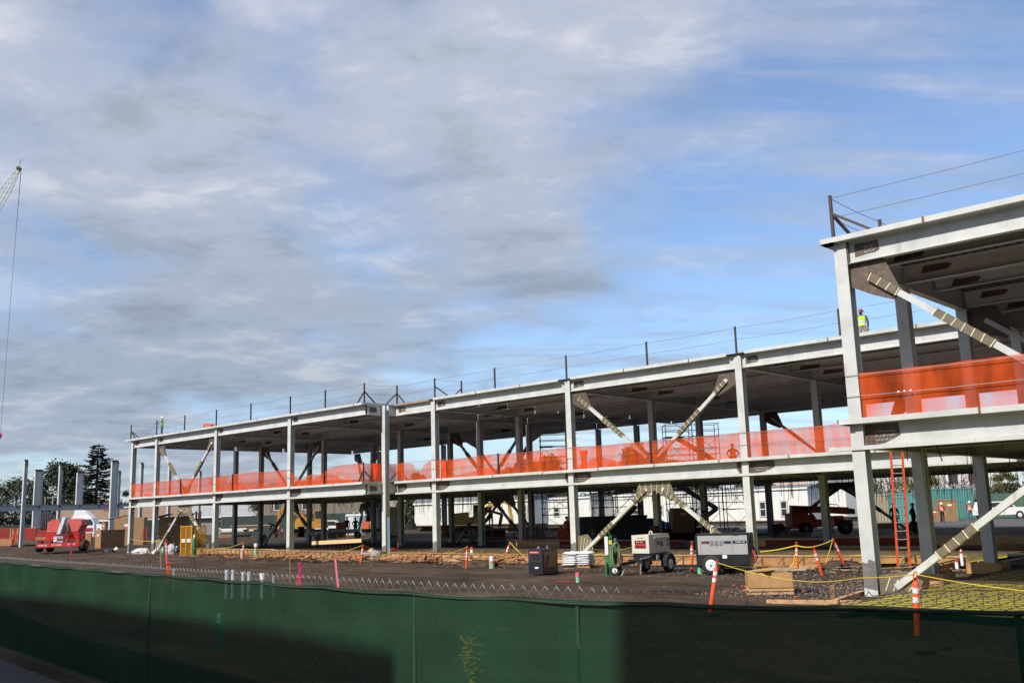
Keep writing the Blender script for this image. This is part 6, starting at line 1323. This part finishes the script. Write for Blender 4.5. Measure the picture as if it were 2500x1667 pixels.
# telehandler
p = DP(1929, 1297, 66); p.z = .05; t = thing('telehandler', 'orange red telehandler with lettered boom in the shade at the back of the middle block', 'telehandler', p, RZ); q_ = .00216
def zq(pts_): return [(x*q_, 0, (1270-y)*q_) for x, y in pts_]
MB().prism(zq([(130, 1040), (130, 560), (420, 540), (620, 560), (920, 740), (920, 1040)]), (0, .3, 0), (0, 2.1, 0)).build('rear_body', redor, t)
MB().prism(zq([(900, 1010), (900, 760), (2080, 800), (2120, 1000)]), (0, .5, 0), (0, 1.9, 0)).build('chassis', redor, t)
bm_ = MB().prism(zq([(180, 620), (200, 300), (2040, 410), (2040, 640), (1100, 560), (700, 560)]), (0, .7, 0), (0, 1.3, 0)).build('boom', redor, t)
MB().prism(zq([(2042, 440), (2042, 620), (2250, 640), (2250, 470)]), (0, .8, 0), (0, 1.2, 0)).build('inner_boom', darkpost, t)
MB().prism(zq([(560, 380), (640, 360), (940, 700), (860, 720)]), (0, .55, 0), (0, .68, 0)).build('lift_ram', darkpost, t)
MB().tube([(1260*q_, .6, 2.0), (1290*q_, .6, 2.12), (1680*q_, .6, 2.05), (1720*q_, .6, 1.9)], .03, 6).build('boom_rail', redor, t)
text('CERTE  EQUIPMENT', .235, mat('grey_letter', (.32, .30, .30), .6), t, (1510*q_, .69, (1270-485)*q_), (R(90), R(3.3), 0), ext=.004)
MB().box(1350*q_, 1800*q_, .4, 1.1, 470*q_, 600*q_).build('cab_base', redor, t)
wheel(t, (540*q_, .25, .47), .47, .4, 'y', darkpost, .5); wheel(t, (1800*q_, .25, .50), .50, .4, 'y', darkpost, .5); MB().box(460*q_, 580*q_, -.02, .0, (1270-1050)*q_, (1270-960)*q_).build('paper_tag', mat('grey_tag', (.25, .22, .24), .7), t)
p = DP(2028, 1303, 58); t = thing('traffic_drum', 'orange and white striped traffic drum in front of the telehandler wheel', 'traffic drum', p); 
for a, (z0, z1, m) in enumerate([(0, .3, hivo), (.3, .38, reflect), (.38, .6, hivo), (.6, .68, reflect), (.68, .95, hivo)]): MB().lathe([(.27-z0*.07, z0+.001), (.27-z1*.07, z1-.001)], (0, 0, 0), 14).build('band', m, t)
# scaffolds
tube_d = mat('scaffold_tube', (.08, .085, .09), .5, .4, .2, 5)
def scaffold(label, p, rz, lx, ly, lifts, hl, stairs=True, z0=.1):
    t = thing('scaffold_tower', label, 'scaffold', V3(p.x, p.y, z0), rz); nx = int(round(lx/2.1)) or 1
    for i in range(nx+1):
        for y in (0, ly): MB().tube([(i*lx/nx, y, 0), (i*lx/nx, y, lifts*hl+1.0)], .034, 6).build('standard', tube_d, t)
    for k in range(1, lifts+1):
        for y in (0, ly):
            for dz in (0, .5, 1.0): MB().tube([(-.1, y, k*hl+dz), (lx+.1, y, k*hl+dz)], .028, 5).build('ledger', tube_d, t)
        for i in range(nx+1):
            for dz in (0, 1.0): MB().tube([(i*lx/nx, 0, k*hl+dz), (i*lx/nx, ly, k*hl+dz)], .021, 5).build('transom', tube_d, t)
        MB().box(0, lx*.35, 0, ly, k*hl-.05, k*hl-.002).build('platform', wood3, t)
        for i in range(nx):
            a, c = i*lx/nx, (i+1)*lx/nx; MB().tube([(a, 0, (k-1)*hl), (c, 0, k*hl)], .018, 5).build('diagonal_brace', tube_d, t); MB().tube([(c, ly, (k-1)*hl), (a, ly, k*hl)], .018, 5).build('diagonal_brace', tube_d, t)
        if stairs:
            s0, s1 = (lx*.2, lx*.9) if k % 2 else (lx*.9, lx*.2); f = MB()
            for y in (.25, .85): MB().bar((s0, y, (k-1)*hl), (s1, y, k*hl), .08, .3).build('stair_stringer', tube_d, t)
            for n in range(9): ff = (n+.5)/9; x = s0+(s1-s0)*ff; z = (k-1)*hl+hl*ff; MB().box(x-.13, x+.13, .28, .82, z-.02, z+.02).build('stair_tread', zinc, t)
            MB().bar((s0, .25, (k-1)*hl+1), (s1, .25, k*hl+1), .04).build('stair_rail', tube_d, t)
    return t
scaffold('tall scaffold stair tower rising behind the braced bay', at_d(1636, 77), RZ, 4.3, 1.6, 4, 1.95)
scaffold('plain scaffold tower behind the sixth front column', at_d(1325, 78), RZ, 2.9, 1.3, 4, 1.85, stairs=False)
scaffold('low scaffold stair over the dark bin in the braced bay', DP(1450, 1250, 68), RZ, 3.4, 1.4, 1, 2.3, z0=.1)
scaffold('slim scaffold bay left of the seventh front column', at_d(1775, 72), RZ, 1.9, 1.2, 2, 1.9, stairs=False)
# ladders
def aladder(label, u, v, d, h, m, z=0):
    p = DP(u, v, d); t = thing('step_ladder', label, 'ladder', p, RZ)
    for s_, x0 in ((1, -.3), (1, .3)): MB().bar((x0, -.45, 0), (x0*.5, 0, h), .06, .04).build('rail', m, t); MB().bar((x0, .45, 0), (x0*.5, 0, h), .05, .04).build('rear_leg', m, t)
    for k in range(5): f = (k+.6)/5.5; MB().box(-.3+.14*f, .3-.14*f, -.45+.45*f-.04, -.45+.45*f+.04, h*f-.015, h*f+.015).build('step', m, t)
    return t
aladder('orange step ladder among timber posts at far left', 35, 1333, 112, 1.75, orange); aladder('red step ladder between the first two left block columns', 354, 1322, 96, 1.5, mat('dark_red_ladder', (.35, .03, .03), .5))
for i, (u, lb) in enumerate([(24, 'left of three timber posts at far left'), (30, 'middle of three timber posts at far left'), (42, 'right of three timber posts at far left')]): o = MB().box(-.09, .09, 0, .18, 0, 1.6).build('timber_post', wood2); o.location = DP(u, 1323, 114); tag(o, lb, 'post')
for (u0, u1, v0, v1, d, m, nm, lb) in [(-20, 88, 1288, 1325, 118, mat('dark_red_tarp', (.25, .02, .012), .7, 0, .3, 1), 'red_barrier', 'long dark red barrier cloth behind the timber posts at far left'), (90, 122, 1293, 1318, 114, mat('dark_red_tarp', (.25, .02, .012), .7), 'red_barrier', 'dark red barrier cloth left of the boom lift'), (-20, 30, 1315, 1332, 112, wood, 'plywood_stack', 'tan timber panel lying at the far left edge'), (88, 120, 1310, 1322, 111, wood, 'plywood_stack', 'tan timber panel left of the boom lift'), (172, 205, 1300, 1325, 116, mat('rusty_bin', (.2, .07, .03), .8, 0, .3, 2), 'rusty_bin', 'rusty bin behind the boom lift basket'), (203, 222, 1300, 1342, 108, wood, 'timber_stack', 'stacked tan timber left of the labelled job box')]:
    a, c = DP(u0, v1, d), DP(u1, v1, d); h = DP(u0, v0, d).z-a.z; o = MB().bar((0, 0, h/2), (c-a)+V3(0, 0, h/2), .3, h).build(nm, m); o.location = a; tag(o, lb, nm.replace('_', ' '))
# loose lumber, rubble and stacks
rr = random.Random(21)
def scatter(name, label, n, f, mats_, cat='lumber'):
    pass
sl = MB()
for i in range(170):
    x = rr.uniform(-56, -32); y = 35.2+rr.uniform(-1.6, .9)+(.6 if x > -45 else 0); a = rr.gauss(0, .5); l_ = rr.uniform(.3, 2.2); z = -.24+rr.uniform(0, .25)
    sl.bar((x, y, z), (x+math.cos(a)*l_, y+math.sin(a)*l_, z+rr.uniform(-.08, .3)), rr.uniform(.04, .1), rr.uniform(.02, .06))
tag(sl.build('scattered_lumber', wood, kind='stuff'), 'tangle of loose lumber offcuts before the forms of the middle block', 'lumber')
sl = MB()
for i in range(90):
    x = rr.choice((rr.uniform(-68, -55), rr.uniform(-22, -12), rr.uniform(-52, -33))); y = 34.4+rr.uniform(-1.2, 2.2)+(1.6 if x < -54 else 0); a = rr.gauss(0, .8); l_ = rr.uniform(.2, 1.6); z = -.24+rr.uniform(0, .1)
    sl.bar((x, y, z), (x+math.cos(a)*l_, y+math.sin(a)*l_, z+rr.uniform(-.03, .12)), rr.uniform(.03, .08), rr.uniform(.02, .04))
tag(sl.build('scattered_grey_lumber', wood3, kind='stuff'), 'weathered loose sticks scattered along the foot of the forms', 'lumber')
sl = MB()
for i in range(700):
    x = rr.uniform(-70, -8); y = rr.choice((rr.uniform(22, 36), rr.uniform(32, 37))); s_ = rr.uniform(.015, .07)*(1 if y > 30 else .6); z = -.29
    sl.add([(x-s_, y, z), (x, y-s_*.8, z), (x+s_, y, z+.01), (x, y+s_, z), (x, y, z+s_)], [(0, 1, 4), (1, 2, 4), (2, 3, 4), (3, 0, 4)])
tag(sl.build('rubble', mat('pale_stones', (.12, .10, .085), .9, 0, .4, 3), kind='stuff'), 'small pale stones and clods strewn over the dirt', 'rubble')
sl = MB()
for i in range(1700):
    if rr.random() < .6: x = rr.uniform(-16, -11.5); y = rr.uniform(24.5, 31)
    else: x = rr.uniform(-22, -12); y = rr.uniform(30, 36.5)
    s_ = rr.uniform(.012, .04); z = -.285+rr.uniform(0, .02); sl.add([(x-s_, y, z), (x, y-s_*.8, z), (x+s_, y, z), (x, y+s_, z), (x, y, z+s_*.9)], [(0, 1, 4), (1, 2, 4), (2, 3, 4), (3, 0, 4)])
tag(sl.build('gravel', mat('grey_gravel', (.15, .135, .12), .9, 0, .5, 5), kind='stuff'), 'patch of grey gravel left of the big near column', 'gravel')
o = MB(); o.tube([(0, 0, .12), (1.0, -.15, .16), (1.9, -.1, .2), (2.6, -.5, .12), (2.9, -.7, .05)], .10, 8); o = o.build('corrugated_hose', mat('tan_conduit', (.42, .26, .14), .7, 0, .3, 14)); o.location = G(1085, 1376, -.3); tag(o, 'tan ribbed drain hose curving over the dirt left of the mid delineator', 'hose')
for i, (u0, v0, u1, v1, r_, m, lb) in enumerate([(548, 1358, 590, 1363, .05, orange, 'orange pipe lying on the dirt left of the cage side post'), (1150, 1379, 1176, 1381, .07, mat('orange_pipe', (.5, .12, .05), .6), 'broken orange pipe piece behind the mid delineator'), (590, 1362, 590, 1341, .06, whitepl, 'white elbow pipe beside the cage side post'), (958, 1362, 972, 1362, .05, whitepl, 'short white pipe on the rubble by the recessed column'), (1392, 1419, 1358, 1418, .015, redp, 'thin red painted line stake lying by the pink topped pipe')]):
    A = G(u0, v0, -.22); C = DP(u1, v1, depth(A)); o = MB().tube([(0, 0, 0), C-A], r_, 8).build('pipe_piece', m); o.location = A; tag(o, lb, 'pipe')
def pile(label, u, v, d, w_, n, m, name='lumber_stack'):
    p = DP(u, v, d); t = thing(name, label, 'lumber', p, RZ); rr2 = random.Random(int(u))
    for k in range(n): y = (k % 4)*.3; z = (k//4)*.13; MB().bar((rr2.uniform(-.1, .2), y, z+.06), (w_+rr2.uniform(-.4, .2), y+rr2.uniform(-.05, .05), z+.06), .22, .1).build('board', rr2.choice(m), t)
pile('stack of mixed pale and red boards beyond the middle block, before the slider window trailer', 1290, 1301, 82, 3.2, 12, [wood2, white, mat('salmon_board', (.4, .12, .08), .7)])
pile('stack of boards beyond the braced bay at the seventh column', 1812, 1302, 74, 2.4, 8, [wood2, mat('pale_blue_board', (.3, .4, .5), .7), wood])
pile('stack of pale boards behind the left block columns, nearer one', 531, 1312, 92, 2.9, 8, [wood2, wood])
pile('long stack of tan boards far behind the left block', 560, 1285, 112, 5.4, 4, [wood2])
pile('pale plank pile left of the telehandler', 1905, 1300, 68, 1.8, 4, [wood3])
lump('white sacks heaped on a pallet right of the cream container', 'white_sack_heap', 1003, 1292, 1.1, .6, white, d=78, seed=12, cat='sacks')
lump('pile of white bags beyond the left block near the crate', 'white_sack_heap', 759, 1306, .8, .45, white, d=92, seed=14, cat='sacks')
boxthing('grey_bin', 'round topped grey bin before the orange cabinet', 'bin', 811, 96, .8, .8, 1.0, mat('grey_bin', (.33, .31, .27), .7))
lump('heap of dark earth left of the tilted post by the big column', 'earth_heap', 2052, 1389, 1.9, .33, bpy.data.materials['brown_dirt'], seed=21, cat='earth')
lump('low mound of dark earth right of the cage side post', 'earth_heap', 610, 1365, 1.4, .2, bpy.data.materials['brown_dirt'], seed=22, cat='earth')
lump('mound of dark earth behind the mid delineator', 'earth_heap', 1168, 1382, 2.2, .3, bpy.data.materials['brown_dirt'], seed=23, cat='earth')
lump('dark earth heap under the lone columns at far left', 'earth_heap', 85, 1332, 6, .7, bpy.data.materials['brown_dirt'], d=112, seed=24, cat='earth')
t = thing('timber_rail', 'brown timber guard rail in the shade behind the fifth front column', 'railing', V3(-52, 50.5, -.1))
for k in range(5): MB().box(k*2.2, k*2.2+.09, 0, .09, 0, 1.35).build('post', mat('brown_timber', (.20, .085, .045), .8), t)
for z in (.5, 1.1): MB().box(-.4, 9.4, -.05, -.003, z, z+.12).build('rail', mat('brown_timber', (.20, .085, .045), .8), t)

# things glimpsed through the screen cloth
p = DP(1155, 1600, 11.5); p.z = -.3; t = thing('yellow_flag_bundle', 'ragged yellow tape bundle on a stake glimpsed through the green screen', 'marker', p); rr = random.Random(8)
MB().tube([(0, 0, 0), (0, 0, .95)], .03, 6).build('stake', yellowt, t)
b = MB()
for k in range(130):
    a = rr.uniform(0, 6.28); r_ = rr.uniform(.02, .17); z = .8+rr.uniform(-.1, .22); b.bar((0, 0, z-.1), (r_*math.cos(a), r_*math.sin(a), z+rr.uniform(-.15, .08)), .05, .01)
for k in range(60): b.bar((fan(.07), 0, .1+k*.0125), (fan(.09), fan(.05), .18+k*.0125), .06, .01)
b.build('tape_strips', mat('bright_yellow_tape', (.60, .42, .04), .6), t, kind='stuff')
pipe('mint green pipe standing behind the left half of the green screen', 535, 1590, 1498, .045, [(1, mat('bright_mint', (.2, .7, .45), .5), 1)], d=14)

for g_ in [o for o in bpy.data.objects if o.name == 'generator']:
    for k in range(9): MB().box(-.55, -.12, -.02, -.013, .60+k*.028, .612+k*.028).build('louvre', black, g_)
for g_ in [o for o in bpy.data.objects if o.name == 'louvre_panel' or o.name.startswith('louvre_panel.')]:
    v_ = [Vector(v.co) for v in g_.data.vertices]; x0, x1, z0, z1 = min(v.x for v in v_), max(v.x for v in v_), min(v.z for v in v_), max(v.z for v in v_)
    b = MB()
    for k in range(8): b.box(x0+.01, x1-.01, -.044, -.035, z0+(z1-z0)*(k+.3)/8, z0+(z1-z0)*(k+.6)/8)
    o = b.build('louvre_slats', alu, g_.parent.parent, kind='stuff')

# grey bare patches low on the front columns
zp = mat('bare_grey_patch', (.20, .19, .185), .5, .3, .4, 6, stain=(.16, .10, .06), stain_amt=.5, stain_scale=6)
for par_, xs_, y_ in ((main, XS0, P0), (main, XS1[:3]+[-49.85], P1), (near, XS1[3:4], PN)):
    for x_ in xs_:
        yy_ = 40.45 if x_ == -49.85 else y_; z_ = -.2+random.uniform(0, .25)+(.1 if y_ == PN else 0); h_ = random.uniform(.45, .75)
        MB().prism([(x_+.003, yy_-.004, z_+.06), (x_+CW-.003, yy_-.004, z_), (x_+CW-.003, yy_-.004, z_+h_), (x_+.2, yy_-.004, z_+h_+.05), (x_+.14, yy_-.004, z_+h_-.06), (x_+.003, yy_-.004, z_+h_-.02)], (0, -.004, 0), (0, 0, 0)).build('bare_base_patch', zp, par_)
# stacked materials under and beyond the deck
def pile2(label, u, v, d, w_, n, rows_, m, name='material_stack', hh=.12, z=None):
    p = DP(u, v, d); t = thing(name, label, 'building material', p, RZ+R(random.uniform(-12, 12))); rr2 = random.Random(int(u*7))
    for k in range(n): y = (k % rows_)*.34; zz = (k//rows_)*(hh+.012); a_ = rr2.uniform(-.15, .15); MB().bar((a_, y, zz+hh/2), (w_+rr2.uniform(-.5, .2), y+rr2.uniform(-.06, .06), zz+hh/2+rr2.uniform(0, .02)), .28, hh).build('length', rr2.choice(m), t)
rs = mat('red_bundle', (.45, .04, .03), .6, 0, .3, 4); bl = mat('blue_bundle', (.05, .12, .30), .6, 0, .2, 4); gy = mat('grey_bundle', (.28, .28, .28), .6, 0, .3, 4)
for a in [('bundle of grey and white lengths behind the third front column', 540, 1300, 96, 2.6, 9, 3, [gy, white, rs]), ('low red and white material bundle left of the crouching worker', 572, 1297, 98, 2.2, 8, 4, [rs, white, wood2]), ('long orange brown timber stack right of the crouching worker', 700, 1301, 95, 2.6, 9, 3, [wood, wood2, rs]),
          ('mixed grey lengths under the yellow excavator', 742, 1299, 94, 1.8, 8, 4, [gy, wood3, yellowp]), ('pale board stack in front of the orange cabinet', 800, 1303, 90, 2.6, 9, 3, [wood2, gy, white]), ('white and timber stack between the pair of dark figures and the corner column', 885, 1301, 90, 1.9, 9, 3, [white, wood, gy]),
          ('dark timber stack right of the white sacks', 1030, 1297, 84, 2.2, 9, 3, [wood3, wood, darkpost]), ('bright timber and white bundle right of the orange vest worker', 1240, 1294, 84, 2.0, 8, 4, [wood2, white, rs]), ('red and pale lengths left of the sixth front column', 1275, 1306, 80, 1.8, 8, 4, [rs, wood2, white]),
          ('blue and white bundle right of the big dark bin', 1592, 1292, 76, 1.9, 8, 2, [bl, white, gy]), ('grey and red bundle under the slanted brace near the silver welder', 1660, 1307, 66, 1.8, 8, 2, [darkpost, rs, gy]), ('white and blue lengths left of the seventh front column', 1752, 1296, 76, 1.6, 8, 4, [white, bl, wood2]),
          ('low stack of pale boards right of the seventh front column', 1838, 1298, 74, 2.0, 8, 4, [gy, white, wood]), ('rusty beam offcuts in the shade before the telehandler', 1900, 1312, 60, 2.0, 6, 3, [darkpost, rs, wood3]), ('dark material stack in the shade right of the big near column', 2135, 1292, 66, 1.4, 9, 3, [darkpost, bl, wood]),
          ('brown timber stack deep under the near wing at right', 2420, 1352, 42, 2.4, 6, 2, [wood, wood3])]: pile2(*a)
for i, (u, v, d, lb) in enumerate([(1452, 1322, 58, 'leftmost dark drum under the stair scaffold'), (1600, 1320, 58, 'dark drum in the shade behind the cream welder'), (735, 1310, 84, 'dark drum left of the glulam board'), (1088, 1312, 70, 'dark drum in the shade behind the fifth front column')]):
    p = DP(u, v, d); t = thing('drum', lb, 'drum', p); MB().lathe([(.28, 0), (.29, .02), (.29, .3), (.3, .31), (.3, .33), (.29, .34), (.29, .6), (.3, .61), (.29, .63), (.29, .88), (.27, .89)], (0, 0, 0), 14).build('barrel', [black, mat('brown_drum', (.16, .05, .02), .6)][i % 2], t)
sl = MB(); rr = random.Random(31)
for i in range(260):
    x = rr.uniform(-72, -32); y = 34.8+rr.uniform(-1.2, 1.2)+(1.9 if x < -57 else .9 if x < -45 else .2); a = rr.uniform(0, 6.28); l_ = rr.uniform(.2, 1.3); z = -.27+rr.uniform(0, .12)
    sl.tube([(x, y, z), (x+math.cos(a)*l_*.5, y+math.sin(a)*l_*.5, z+rr.uniform(0, .15)), (x+math.cos(a)*l_, y+math.sin(a)*l_*.8, z+rr.uniform(-.03, .1))], rr.uniform(.008, .02), 4, False)
tag(sl.build('bent_scrap', rusty, kind='stuff'), 'thin rusty wire and scrap strewn along the foot of the forms', 'scrap')
sl = MB()
for i in range(2600):
    x = rr.gauss(-20, 3.0); y = rr.gauss(15.5, 1.0); s_ = rr.uniform(.01, .03); z = -.29
    sl.add([(x-s_, y, z), (x, y-s_*.8, z), (x+s_, y, z), (x, y+s_, z), (x, y, z+s_*.9)], [(0, 1, 4), (1, 2, 4), (2, 3, 4), (3, 0, 4)])
tag(sl.build('gravel', mat('grey_gravel', (.15, .135, .12)), kind='stuff'), 'faint patch of gravel on the dirt just behind the middle of the fence', 'gravel')
